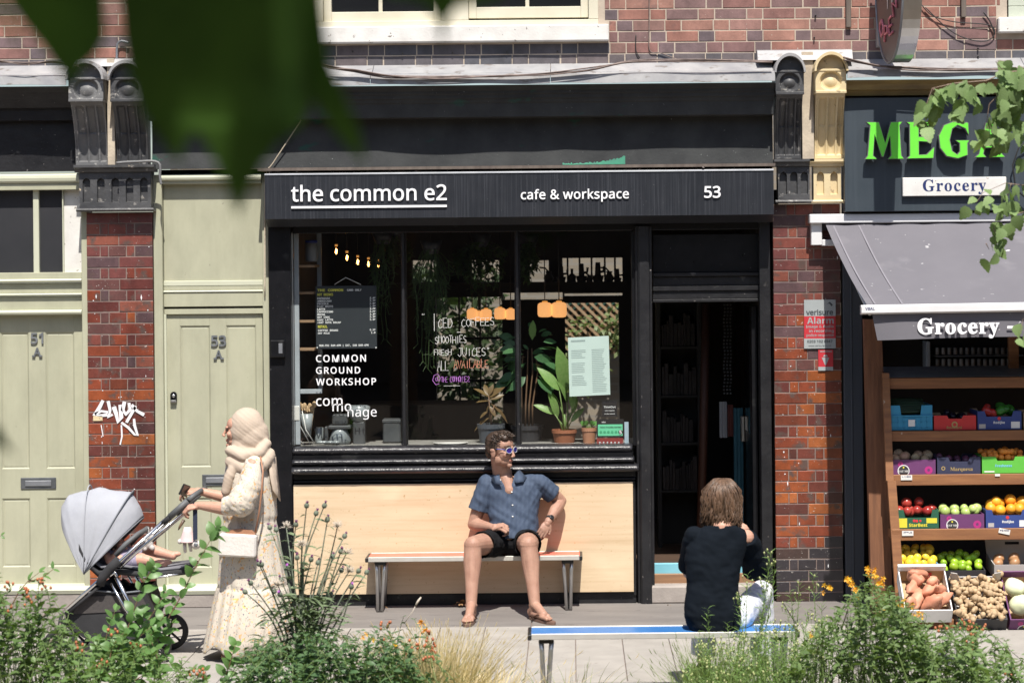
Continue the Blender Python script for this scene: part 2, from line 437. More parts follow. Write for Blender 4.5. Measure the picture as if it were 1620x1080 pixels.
M_brick_purple = brickmat('brick_upper_purple', [(0, (.17, .115, .12)), (.3, (.22, .12, .115)), (.6, (.14, .105, .115)), (.85, (.25, .14, .12))], .8)
M_brick_slate = brickmat('brick_blue_grey', [(0, (.105, .095, .105)), (.4, (.085, .085, .10)), (.75, (.14, .115, .12))], .75)
M_glz_top = brickmat('glazed_brick_dull', [(0, (.13, .055, .05)), (.25, (.21, .06, .045)), (.5, (.16, .05, .045)), (.7, (.105, .06, .065)), (.88, (.24, .075, .05))], .42, [grime, wspk], .15)
M_glz_mid = brickmat('glazed_brick_red', [(0, (.19, .045, .028)), (.2, (.12, .033, .028)), (.4, (.24, .055, .026)), (.6, (.155, .042, .03)), (.8, (.085, .035, .035)), (.9, (.29, .075, .026))], .38, [grime, wspk], .2)
M_glz_low = brickmat('glazed_brick_orange', [(0, (.26, .065, .024)), (.22, (.17, .045, .025)), (.42, (.31, .088, .027)), (.62, (.22, .055, .026)), (.8, (.10, .035, .028)), (.9, (.34, .105, .035))], .34, [grime, wspk], .25)
M_glz_black = brickmat('glazed_brick_black', [(0, (.035, .03, .035)), (.5, (.05, .04, .045)), (.8, (.06, .035, .03))], .38, [wspk], .25)
M_black = mat('black_gloss_paint', (.006, .0065, .008), (.010, .010, .012), 9, .33, spec=.3, bump=.35, bscale=35, rough_var=.12, extra=chain(specks(75, .74, (.35, .35, .35)), specks(4, .66, (.05, .05, .05), w=.1)))
M_black_worn = mat('black_paint_worn', (.010, .010, .012), (.020, .020, .022), 7, .45, spec=.35, bump=.8, bscale=30, rough_var=.12, extra=chain(specks(38, .70, (.24, .22, .21), w=.04), specks(9, .68, (.09, .085, .08), w=.08)))
M_sillpaint = mat('sill_paint_chipped', (.014, .014, .017), (.03, .03, .035), 12, .32, bump=1.0, bscale=60, spec=.5, extra=chain(specks(48, .66, (.28, .27, .26), (.4, 1, 1), w=.05), specks(7, .70, (.22, .21, .2), (.4, 1, 1), w=.1)))
M_fascia = mat('fascia_grey_black', (.040, .042, .044), (.062, .065, .066), 5, .7, spec=.12, bump=.5, bscale=40, extra=chain(specks(60, .72, (.26, .28, .27)), specks(3.2, .65, (.03, .09, .07), (1, 1, 2.2), w=.08)))
M_signface = mat('sign_box_face', (.012, .014, .019), (.018, .020, .026), 4, .42, extra=chain(streaks(.16, (.22, .23, .26), 90, 1.3, .48), specks(150, .74, (.5, .5, .5))), rough_var=.08)
M_lead = mat('lead_flashing', (.25, .25, .265), (.38, .375, .375), 5, .6, metal=.15, bump=.6, bscale=14, extra=specks(9, .60, (.20, .18, .17), (1, 1, 3), w=.08))
M_white = mat('white_paint', (.74, .73, .70), (.60, .58, .55), 6, .55, bump=.3, extra=specks(20, .66, (.25, .22, .2), w=.03))
M_cream_frame = mat('cream_window_paint', (.66, .62, .50), (.58, .54, .42), 4, .5, bump=.1)
M_greenpale = mat('sage_pale_paint', (.54, .55, .43), (.49, .50, .385), 3, .5, bump=.1)
M_corbel = mat('corbel_black_paint', (.040, .041, .045), (.085, .085, .088), 6, .45, bump=.7, bscale=35, extra=chain(specks(18, .62, (.23, .22, .21), w=.06), specks(30, .70, (.5, .42, .3), w=.03)))
M_corbel_grey = mat('corbel_grey_paint', (.10, .10, .105), (.20, .20, .20), 6, .5, bump=.7, bscale=35, extra=specks(20, .62, (.36, .35, .33), w=.05))
M_corbel_cream = mat('corbel_cream_paint', (.68, .56, .34), (.58, .46, .27), 5, .5, bump=.3, bscale=30, extra=specks(12, .66, (.35, .27, .17), w=.05))
M_ochre = mat('ochre_paint_dirty', (.36, .26, .09), (.16, .11, .05), 5, .6, bump=.4, stretch=(.5, 1, 2))
M_stonecream = mat('stone_strip', (.55, .47, .36), (.38, .32, .25), 8, .85, bump=.6)
M_stone = mat('stone_plinth', (.36, .32, .29), (.26, .23, .21), 6, .85, bump=.6, extra=specks(9, .62, (.16, .14, .13), w=.08))
M_strip = mat('dark_paving', (.15, .136, .128), (.21, .192, .178), 3.0, .8, bump=.5, stretch=(.35, 1.3, 1), extra=chain(specks(70, .70, (.4, .38, .35)), specks(14, .64, (.09, .08, .078), (.3, 1.5, 1), w=.06)))
M_slab = mat('pale_slab', (.355, .33, .30), (.29, .27, .245), 5, .85, bump=.3, bscale=110, objvar=.06, rnd=True, extra=chain(specks(160, .67, (.30, .28, .26), w=.03), specks(2.5, .58, (.30, .27, .24), w=.14), specks(11, .66, (.25, .225, .20), w=.06)))
M_soil = mat('soil', (.07, .05, .035), (.12, .09, .06), 14, .95, bump=1.0, bscale=30)
M_metal = mat('brushed_steel', (.62, .62, .63), (.52, .52, .53), 8, .3, metal=1.0, stretch=(1, 1, .1), rough_var=.08)
M_grey_metal = mat('galvanised', (.30, .31, .33), (.22, .23, .25), 8, .5, metal=.6)
M_cable = mat('old_cable', (.10, .07, .065), (.22, .17, .15), 15, .7)
M_cable_black = mat('black_cable', (.02, .02, .02), None, 10, .6)
M_darkwood = mat('weathered_dark_wood', (.09, .07, .06), (.16, .13, .11), 6, .8, stretch=(3, 3, .3), bump=.4)
M_ply = mat('birch_plywood', (.69, .54, .365), (.60, .45, .29), 2.2, .5, stretch=(.6, 1, 3.2), bump=.05, lo=.35, hi=.75,
   extra=chain(specks(30, .66, (.46, .30, .15), (1, 1, 1), w=.05), specks(90, .66, (.50, .35, .19), (.25, 1, 2), w=.08), specks(1.6, .58, (.76, .61, .42), (1, 1, 1.5), w=.2), streaks(.45, (.47, .32, .17), 1.3, 34, .48)))

# ------------------------------------------------------------------ ground
g = MB(); g.box(-60, 60, -60, 40, -.30, -.06); g.build('ground', M_soil, kind='structure')
PY1, PY2, PY3 = 1.04, 3.12, 3.95
g = MB(); g.box(-9, 9, -PY3, .3, -.058, -.012); g.build('paving_bed', M_mortar_dark, kind='structure')
strip = thing('pavement', None, None, (0, 0, 0), kind='structure')
xs = [-9, -6.2, -4.1, -2.35, -.30, 1.52, 3.3, 5.2, 9]
for a, b in zip(xs, xs[1:]):
 m = MB(); m.cbox(a+.003, b-.003, -PY1+.004, .02, -.05, 0, .004); m.build('paving_stone', M_strip, strip)
pav = thing('footpath', None, None, (0, 0, 0), kind='structure')
cache = {}
def slab_at(xa, xb, ya, yb):
 key = (round(xb-xa, 3), round(ya-yb, 3))
 if key not in cache:
  m = MB(); w, d = key; m.cbox(-w/2, w/2, -abs(d)/2, abs(d)/2, -.05, 0, .003)
  me = bpy.data.meshes.new('slab'); me.from_pydata(m.v, [], m.f); me.materials.append(M_slab); me.update(); cache[key] = me
 place(cache[key], 'slab', pav, ((xa+xb)/2, (ya+yb)/2, R.uniform(-.0012, .0012)))
SW = .3085
for i in range(-26, 18):
 x0 = .003+SW*i
 slab_at(x0+.002, x0+SW-.002, -PY1-.002, -PY2+.003)
for i in range(-26, 18):
 x0 = .003+SW*i+.15
 slab_at(x0+.002, x0+SW-.002, -PY2-.010, -PY3)
kb = MB(); kb.cbox(-9, 9, -PY3-.15, -PY3-.002, -.05, .10, .01); kb.build('kerb', M_stone, kind='structure')
bed = MB(); bed.box(-9, 9, -8.2, -PY3-.152, -.06, .05); bed.build('planting_soil', M_soil, kind='structure')

# ------------------------------------------------------------------ bricks
BR = {}
def brick_mesh(w, h, m, dep=.035):
 k = (round(w, 3), round(h, 3), m.name)
 if k not in BR:
  b = MB(); c = .0035; x, z = k[0]/2, k[1]/2
  vs = [(-x+c, 0, -z+c), (x-c, 0, -z+c), (x-c, 0, z-c), (-x+c, 0, z-c), (-x, c, -z), (x, c, -z), (x, c, z), (-x, c, z), (-x, dep, -z), (x, dep, -z), (x, dep, z), (-x, dep, z)]
  fs = [(0, 1, 2, 3)]+[(i, i+4, (i+1) % 4+4, (i+1) % 4) for i in range(4)]+[(i+4, i+8, (i+1) % 4+8, (i+1) % 4+4) for i in range(4)]
  fs = [fs[0]]+[tuple(reversed(q)) for q in fs[1:]]
  me = bpy.data.meshes.new('brick'); me.from_pydata(vs, [], fs); me.materials.append(m); me.update(); BR[k] = me
 return BR[k]
def brick(parent, xa, xb, za, zb, o, m, j=.004):
 w, h = round((xb-xa-j*2)/.004)*.004, zb-za-j*2
 return place(brick_mesh(w, h, m), 'brick', parent, ((xa+xb)/2, -o+R.uniform(-.0015, .0015), (za+zb)/2), (R.uniform(-.006, .006), R.uniform(-.004, .004), R.uniform(-.01, .01)))

# upper storey
bld = thing('brick_building', 'pink and purple brick upper storey above the shop cornices', 'building', (0, 0, 3.9))
CO = .081
zt = Z(99)                                                    # top of the cornice flashing
win = rect(497, -260, 945, 39); sill = rect(490, 42, 963, 68)
rwin = rect(1592, -260, 1800, 27); rsill = rect(1577, 28, 1810, 52)
w = MB()
for (a, b, c, d) in ((-7.5, win[0], zt-.05, 6.4), (win[0], win[1], zt-.05, sill[3]-.02), (win[1], rwin[0], zt-.05, 6.4), (rwin[0], rwin[1], zt-.05, rsill[3]-.02), (rwin[1], 9.0, zt-.05, 6.4)):
 w.box(a, b, .003, .30, c, d)
w.build('wall', M_mortar, bld)
nb = 0
far = MB(); purple_far = MB()
def hole(xa, xb, za, zb):
 for (a, b, c, d) in ((win[0]-.01, win[1]+.01, sill[3]-.03, 9), (sill[0], sill[1], sill[2], sill[3]), (rwin[0], 9, rsill[3]-.03, 9), (rsill[0], 9, rsill[2], 9)):
  if xb > a+.03 and xa < b-.03 and zb > c+.02 and za < d-.02: return True
 return False
for r_ in range(26):
 za = zt-.02+r_*CO; zb = za+CO; x = -4.6-(.118/2 if r_ % 2 else 0)+.05*(r_ % 3 == 0); k = r_ % 2
 while x < 4.0:
  wd_ = .236 if k % 2 == 0 else .118
  xa, xb = x, x+wd_; x = xb; k += 1
  # trim against the windows
  for (h0, h1, hz) in ((sill[0], sill[1], sill[2]), (rsill[0], 9, rsill[2])):
   if zb > hz+.02:
    lo_, hi_ = (h0, h1) if za < hz+.13 else (h0+.03, h1-.03)
    if xa < lo_ < xb: xb = lo_
    if xa < hi_ < xb: xa = hi_
    if xa >= lo_-.001 and xb <= hi_+.001: xa = xb
  if xb-xa < .03: continue
  if r_ == 0 or (r_ == 1 and win[0]-.1 < (xa+xb)/2 < win[1]+.1): m = M_brick_slate
  elif r_ <= 2 and R.random() < .6: m = M_brick_purple
  elif R.random() < .09: m = M_brick_purple
  else: m = M_brick_upper
  if r_ < 7 and -4.4 < x < 3.75 and nb < 300:
   brick(bld, xa, xb, za, zb, 0, m, .0036); nb += 1
  else:
   far.box(xa+.005, xb-.005, 0, .02, za+.005, zb-.005)
far.build('brick', M_brick_upper, bld, kind='stuff')
def sash(x0, x1, z0, z1, o, mull, name='window'):
 """a sash window: outer frame, rails, one pane and its bars"""
 f = MB(); t = .055
 f.cbox(x0, x0+t, -o, -o+.07, z0, z1); f.cbox(x1-t, x1, -o, -o+.07, z0, z1); f.cbox(x0+t, x1-t, -o+.002, -o+.07, z0, z0+t*1.5)
 w_ = f.build(name, M_cream_frame, bld)
 p = MB(); p.box(x0+t, x1-t, -o+.045, -o+.05, z0+t*1.5, z1); p.build('pane', M_glass_dark, w_)
 b = MB()
 for q in mull: b.cbox(q-.014, q+.014, -o+.02, -o+.044, z0+t*1.5, z1)
 if mull: b.build('glazing_bar', M_cream_frame, w_)
 return w_
M_glass_dark = mat('upstairs_glass', (.012, .013, .015), None, 3, .06, spec=.6)
f = MB(); f.cbox(win[0], win[1], -.012, .10, win[2]-.01, win[2]+.028); f.cbox(win[0], win[0]+.06, -.012, .1, win[2]+.03, 6.3); f.cbox(win[1]-.07, win[1], -.012, .1, win[2]+.03, 6.3)
c0, c1 = X(698, 20), X(741, 20); f.cbox(c0, c1, -.010, .1, win[2]+.03, 6.3); f.build('window_frame', M_cream_frame, bld)
sash(win[0]+.062, c0-.002, Z(36, 600), 6.2, -.03, [X(601, 10)])
sash(c1+.002, win[1]-.072, Z(28, 840), 6.2, -.03, [X(834, 10)])
s_ = MB(); s_.box(win[0]+.06, win[1]-.07, .09, .12, Z(36), 6.2); s_.build('window_gap', M_glass_dark, bld)
s_ = MB(); s_.cbox(sill[0], sill[1], -.07, .10, sill[2], sill[3], .008); s_.build('window_sill', M_white, bld)
s_ = MB(); s_.cbox(rsill[0], rsill[1], -.07, .10, rsill[2], rsill[3], .008); s_.build('window_sill', M_white, bld)
M_palegreen = mat('pale_green_boards', (.50, .54, .45), (.44, .48, .40), 3, .6)
for i in range(12):
 b = MB(); za = rsill[3]+.003+i*.085; b.cbox(rwin[0]+.01, 4.6, .0, .03, za, za+.082, .003); b.build('board', M_palegreen, bld)
# little nails and pipe stubs below the sill
for px, py in ((558, 82), (637, 85), (716, 84), (802, 83), (882, 82), (1290, 25), (1420, 90), (1547, 90), (1547, 77), (1288, 60)):
 c = P(px, py, .0); n_ = MB(); n_.tube([c, c+Vector((0, -.025, 0))], .006, 6); n_.build('nail', M_cable_black, bld)

# ------------------------------------------------------------------ cornices and fascias
def cornice(name, label, x0, x1, rows, matl, leadrows, ref):
 z = lambda py: Z(py, ref)
 t = thing(name, label, 'cornice', ((x0+x1)/2, 0, z(262)))
 pr = [(0.0, z(262))]+[(o, z(py)) for py, o in rows]+[(0.0, z(rows[-1][0]))]
 m = MB(); m.sweepx(list(reversed(pr)), x0, x1); m.build('moulding', matl, t)
 a, b, c, d = leadrows
 n = max(1, int((x1-x0)/1.15)); xs_ = [x0+(x1-x0)*(i+R.uniform(-.1, .1)*(0 < i < n))/n for i in range(n+1)]
 for i in range(n):
  w0, w1 = xs_[i]+.002, xs_[i+1]-.002
  l = MB(); l.sweepx([(.0, z(a)), (.17, z(b)), (.172, z(b)-.012), (.0, z(b)-.02)], w0, w1, smooth=False); l.build('lead_sheet', M_lead, t)
  l = MB()
  nx = 14; prof = [(.10, z(b)-.022), (.27, z(c)+.004), (.325, z(c)-.012), (.335, z(d)), (.322, z(d)), (.31, z(c)-.022), (.10, z(b)-.035)]
  for k in range(nx+1):
   xx = w0+(w1-w0)*k/nx; dz = .004*math.sin(xx*9+i)+.003*noise.noise(Vector((xx*4, i, 0)))
   l.v += [(xx, -o-.004*math.sin(xx*5), zz+dz*(j in (2, 3, 4))) for j, (o, zz) in enumerate(prof)]
  q = len(prof); l.f = [(k*q+j, k*q+(j+1) % q, (k+1)*q+(j+1) % q, (k+1)*q+j) for k in range(nx) for j in range(q)]; l.s = [False]*len(l.f); l.m = [0]*len(l.f)
  l.build('lead_roll', M_lead, t)
 return t
mrows = [(262, .075), (225, .062), (187.5, .060), (186.5, .195), (166, .205), (164, .215), (160, .222), (158, .235), (153, .238), (151, .252), (147, .255), (145, .27), (138.5, .30)]
XL, XR = X(243, 200), X(1221, 200)
cor = cornice('shop_cornice', 'long black cornice and fascia with pale lead capping over the cafe sign', XL, XR, mrows, M_fascia, (101, 117, 121, 137), 880)
m = MB(); m.box(X(415, 265), XR, -.262, -.06, Z(268), Z(263.5)); m.build('ledge', M_darkwood, cor)
# peeling paint and rubbish along the ledge
M_chip = mat('flaked_paint', (.34, .26, .22), (.12, .12, .13), 40, .9, rnd=True)
M_chipgreen = mat('green_old_paint', (.05, .30, .18), (.06, .20, .15), 20, .7)
deb = MB(); q = random.Random(5)
for i in range(420):
 px = q.uniform(425, 1222) if q.random() < .6 else q.uniform(890, 1215)
 c = P(px, 267.2-(px-820)*.0095+q.uniform(-2, 1), .06+q.random()*.19)
 r1 = q.uniform(.004, .014); a = q.uniform(0, 3.1)
 d1 = Vector((math.cos(a), math.sin(a)*.6, q.uniform(-.2, .5)))*r1*q.uniform(1, 3); d2 = Vector((-math.sin(a), math.cos(a), .4))*r1*.6
 deb.add([c-d1-d2, c+d1-d2, c+d1+d2, c-d1+d2, c+Vector((0, 0, .006))], [(0, 1, 4), (1, 2, 4), (2, 3, 4), (3, 0, 4)])
deb.build('paint_flakes', M_chip, cor, kind='stuff')
gp = MB()
for i in range(60):
 px = 890+i*1.65; h = 2+(i/60)**3*11+q.uniform(-1, 1.5)
 c0_ = P(px, 261.5-(px-820)*.0095, .080); c1_ = P(px, 261.5-(px-820)*.0095-h, .077)
 gp.add([c0_, c0_+Vector((.008, 0, 0)), c1_+Vector((.008, -.001, 0)), c1_], [(0, 1, 2, 3)])
gp.build('green_paint_patch', M_chipgreen, cor)
lcor = cornice('left_cornice', 'black cornice and board over the sage green door with the fanlight', -5.6, X(121, 200), [(272, .05), (193, .05), (192, .12), (175, .125), (173, .16), (160, .19), (150, .215), (141, .25)], M_black_worn, (104, 120, 124, 140), 60)
rcor = cornice('ochre_cornice', 'dirty ochre cornice with lead capping over the green letter sign', X(1332, 140), 4.4, [(262, .05), (154, .05), (153, .16), (146, .17), (144, .2), (136, .22), (130, .27)], M_ochre, (93, 110, 113, 127), 1480)

# ------------------------------------------------------------------ corbels (consoles) and capitals
def corbel(x0, x1, ytop, yb, mt, mh, label, oi=0.0):
 xm = (x0+x1)/2; zx = lambda py: Z(py, xm)
 a, b = X(x0, (ytop+yb)/2), X(x1, (ytop+yb)/2); c = (a+b)/2; hw = (b-a)/2
 t = thing('corbel', label, 'corbel', (c, -.1, zx(yb)), 'corbels at the ends of the shop cornices')
 z0, z1, z2, z3 = zx(yb), zx(ytop+62), zx(ytop+30), zx(ytop)
 def body(u, v):
  d = .10+.17*v**2.2                                   # curves outwards towards the top
  e = abs(u-.5)*2
  if e > .9: return d
  k = (u*3.6-.3) % 1.2
  if .05 < v < .93: d -= .022*max(0, math.cos((k-.6)*math.pi))**.6 if abs(k-.6) < .5 else 0
  if .50 < v < .93 and abs(k-.6) < .42: d -= .010
  return d
 m = MB(); m.hfield(c-hw*.93, c+hw*.93, z0, z1-.012, 40, 40, body, back=-.02); m.build('fluted_bracket', mt, t)
 m = MB(); m.cbox(c-hw, c+hw, -.30, .0, z1-.012, z1+.010, .004); m.build('band', mt, t)
 def block(u, v):
  r = math.hypot((u-.5)*2*hw, (v-.5)*(z2-z1))/(hw*.72)
  d = .285
  if r < 1: d -= .030*(1-max(0, min(1, (r-.82)/.18)))
  if r < .62: d += .016*math.cos(r/.62*math.pi/2)
  return d
 m = MB(); m.hfield(c-hw, c+hw, z1+.010, z2, 34, 34, block, back=-.02, smooth=False); m.build('roundel_block', mh, t)
 arc = [(c+hw*.88*math.cos(i*math.pi/14), z2+.012+(z3-z2-.03)*math.sin(i*math.pi/14)) for i in range(15)]
 m = MB(); m.prism([(c+hw*.88, z2)]+arc+[(c-hw*.88, z2)], -.27, .0)
 m.cbox(c-hw*.95, c+hw*.95, -.29, -.2, z2, z2+.018, .004); m.build('lunette', mh, t)
 ring = [(c+hw*1.10*math.cos(i*math.pi/16), z2+.0+(z3-z2)*math.sin(i*math.pi/16)) for i in range(17)]
 inner = [(c+hw*.97*math.cos(i*math.pi/16), z2+(z3-z2-.022)*math.sin(i*math.pi/16)) for i in range(17)]
 m = MB(); m.prism(ring+list(reversed(inner)), -.335, .0); m.build('hood', M_lead if mt is not M_corbel_cream else M_corbel_cream, t)
 return t
corbel(122, 176, 101, 262, M_corbel_grey, M_corbel_grey, 'grey black scroll bracket nearest the fanlight door, outer one of the left pair')
corbel(187, 239, 101, 262, M_corbel, M_corbel, 'black scroll bracket partly behind the big hanging leaf, inner one of the left pair')
corbel(1222, 1266, 90, 252, M_corbel, M_corbel, 'black scroll bracket at the right end of the cafe cornice')
corbel(1284, 1332, 88, 252, M_corbel_cream, M_corbel_cream, 'cream painted scroll bracket beside the green letter sign')
def capital(x0, x1, y0, y1, n, mt, label):
 xm = (x0+x1)/2; zx = lambda py: Z(py, xm); a, b = X(x0, (y0+y1)/2), X(x1, (y0+y1)/2)
 t = thing('capital', label, 'capital', ((a+b)/2, -.05, zx(y1)), 'carved blocks on top of the brick pillars')
 def f(u, v):
  k = (u*n) % 1.0; kx = abs(k-.5)*(b-a)/n; w_ = .027; d = .115
  zz = v*(zx(y0+11)-zx(y1-5)); top = .82*(zx(y0+11)-zx(y1-5)); bot = .16*(zx(y0+11)-zx(y1-5))
  inside = kx < w_ and bot < zz < top-w_ or math.hypot(kx, zz-(top-w_)) < w_ and zz > bot
  return d-(.03 if inside else 0)
 m = MB(); m.hfield(a+.012, b-.012, zx(y1-5), zx(y0+11), int(26*n), 44, f, back=-.02); m.build('arcaded_block', mt, t)
 m = MB(); m.sweepx([(0, zx(y0)), (.165, zx(y0)), (.165, zx(y0+4)), (.14, zx(y0+7)), (.13, zx(y0+11.2)), (0, zx(y0+11.2))], a-.018, b+.018)
 m.build('top_moulding', mt, t)
 m = MB(); m.sweepx([(0, zx(y1-5)), (.13, zx(y1-5)), (.14, zx(y1-2.5)), (.13, zx(y1)), (0, zx(y1))], a-.008, b+.008); m.build('bottom_moulding', mt, t)
 return t
capital(128, 246, 262, 335, 5, M_corbel, 'black flaking capital with five little arches on the graffiti pillar')
capital(1226, 1281, 253, 322, 3, M_corbel, 'black capital half of the pillar with the alarm signs')
capital(1282, 1330, 253, 322, 2, M_corbel_cream, 'cream capital half with two little arches beside the letter sign')
# stone strips between the corbels
for (x0, x1, y0, y1, lab) in ((176, 187, 95, 262, 'bare stone strip between the two left scroll brackets'), (1266, 1284, 85, 254, 'bare stone strip between the black and cream scroll brackets')):
 a, b, c, d = rect(x0, y0, x1, y1); m = MB(); m.box(a, b, -.14, .0, c, d); m.build('stone_strip', M_stonecream, label=lab, cat='stone strip')
a, b, c, d = rect(1196, 79, 1345, 98); m = MB(); m.sweepx([(0.01, d), (.12, d-.015), (.16, c), (.0, c)], a, b); m.build('flashing', M_lead, label='short sloping lead flashing above the black and cream brackets', cat='flashing')
a, b, c, d = rect(118, 93, 215, 108); m = MB(); m.sweepx([(0.01, d), (.12, d-.015), (.16, c), (.0, c)], a, b); m.build('flashing', M_lead, label='short sloping lead flashing above the left pair of brackets', cat='flashing')

# ------------------------------------------------------------------ pillars
def pillar(x0, x1, ytop, ybot, label, zones, flip=0, o=.03):
 xm = (x0+x1)/2; a, b = X(x0, 600), X(x1, 600); ztop = Z(ytop, xm); w_ = b-a
 t = thing('brick_pillar', label, 'pillar', ((a+b)/2, -.02, 0), 'glazed brick pillars between the shopfronts')
 m = MB(); m.box(a+.004, b-.004, -o+.003, .3, 0, ztop); m.build('mortar', M_mortar_dark, t)
 r_ = 0; zz = ztop
 while zz > .02:
  za = max(0.0, zz-CO); pym = (CAMH-(za+zz)/2)*216+405-(xm-904)*.0095
  if (r_+flip) % 2: cuts = [0, .205, .33, .60, .725, 1]
  else: cuts = [0, .49+R.uniform(-.01, .01), 1]
  if R.random() < .16 and len(cuts) > 3: cuts = [0, .23, .36, .62, 1]
  for c0_, c1_ in zip(cuts, cuts[1:]):
   mm = zones(pym); brick(t, a+w_*c0_, a+w_*c1_, za, zz, o, mm, .0028)
  zz = za; r_ += 1
 return t
def zl(y):
 r_ = R.random()
 return M_glz_top if y < 430 else (M_glz_top if r_ < .5 else M_glz_mid) if y < 600 else (M_glz_mid if r_ < .45 else M_glz_low) if y < 700 else (M_glz_mid if r_ < .65 else M_glz_low)
def zr_(y):
 r_ = R.random()
 return M_glz_top if y < 500 else (M_glz_top if r_ < .35 else M_glz_mid if r_ < .6 else M_glz_low) if y < 600 else (M_glz_mid if r_ < .35 else M_glz_low) if y < 825 else (M_glz_mid if r_ < .6 else M_glz_black) if y < 862 else M_glz_black
pl = pillar(140, 245, 336, 950, 'red glazed brick pillar with the white graffiti tag between the two green doors', zl)
pr_ = pillar(1224, 1331, 323, 950, 'red and black glazed brick pillar with the alarm signs between cafe and grocery', zr_, 1)
# graffiti
M_graf = mat('white_spray_paint', (.80, .80, .82), (.68, .66, .68), 12, .6)
gr = MB()
def stroke(pts, r, o=.037):
 vs = []; fs = []
 pts = [P(x, y, o) for x, y in pts]
 for i, p in enumerate(pts):
  d = pts[min(i+1, len(pts)-1)]-pts[max(i-1, 0)]; nn = Vector((-d.z, 0, d.x)).normalized()*r*(.8+.4*R.random())
  vs += [p+nn, p-nn]
  if i: fs.append((2*i-2, 2*i-1, 2*i+1, 2*i))
 gr.add(vs, fs)
for pts, r in (([(163, 633), (157, 645), (149, 656), (160, 657), (170, 656)], .012), ([(171, 634), (174, 648), (172, 660), (178, 655)], .012), ([(180, 643), (184, 655), (187, 668), (192, 660), (190, 640)], .015),
      ([(197, 635), (194, 648), (199, 655), (206, 648), (204, 637)], .013), ([(208, 640), (217, 650), (228, 656)], .012), ([(215, 642), (208, 654), (200, 668)], .011),
      ([(192, 668), (203, 676), (213, 687), (218, 689), (213, 673), (212, 662)], .009), ([(192, 672), (193, 690), (190, 703)], .005), ([(160, 672), (163, 690)], .004), ([(150, 655), (160, 650), (172, 652)], .010)):
 stroke(pts, r)
gr.build('graffiti', M_graf, pl)
mk = MB(); c = P(155, 661, .031); mk.box(c.x-.034, c.x+.034, c.y-.006, c.y, c.z-.02, c.z+.016); mk.build('sticker', M_corbel_cream, pl)
drip = MB(); q = random.Random(21)
for i in range(46):
 px, py = (q.uniform(1226, 1326), q.uniform(370, 900)) if i % 2 else (q.uniform(145, 240), q.uniform(380, 830))
 c = P(px, py, .0325); rr = q.uniform(.002, .006); hh = rr*q.choice((1, 1, 1, 1.6, 4))
 drip.add([c+Vector((-rr, 0, 0)), c+Vector((0, 0, -hh)), c+Vector((rr, 0, 0)), c+Vector((0, 0, hh))], [(0, 1, 2, 3)])
drip.build('paint_splashes', M_graf, pr_, kind='stuff')

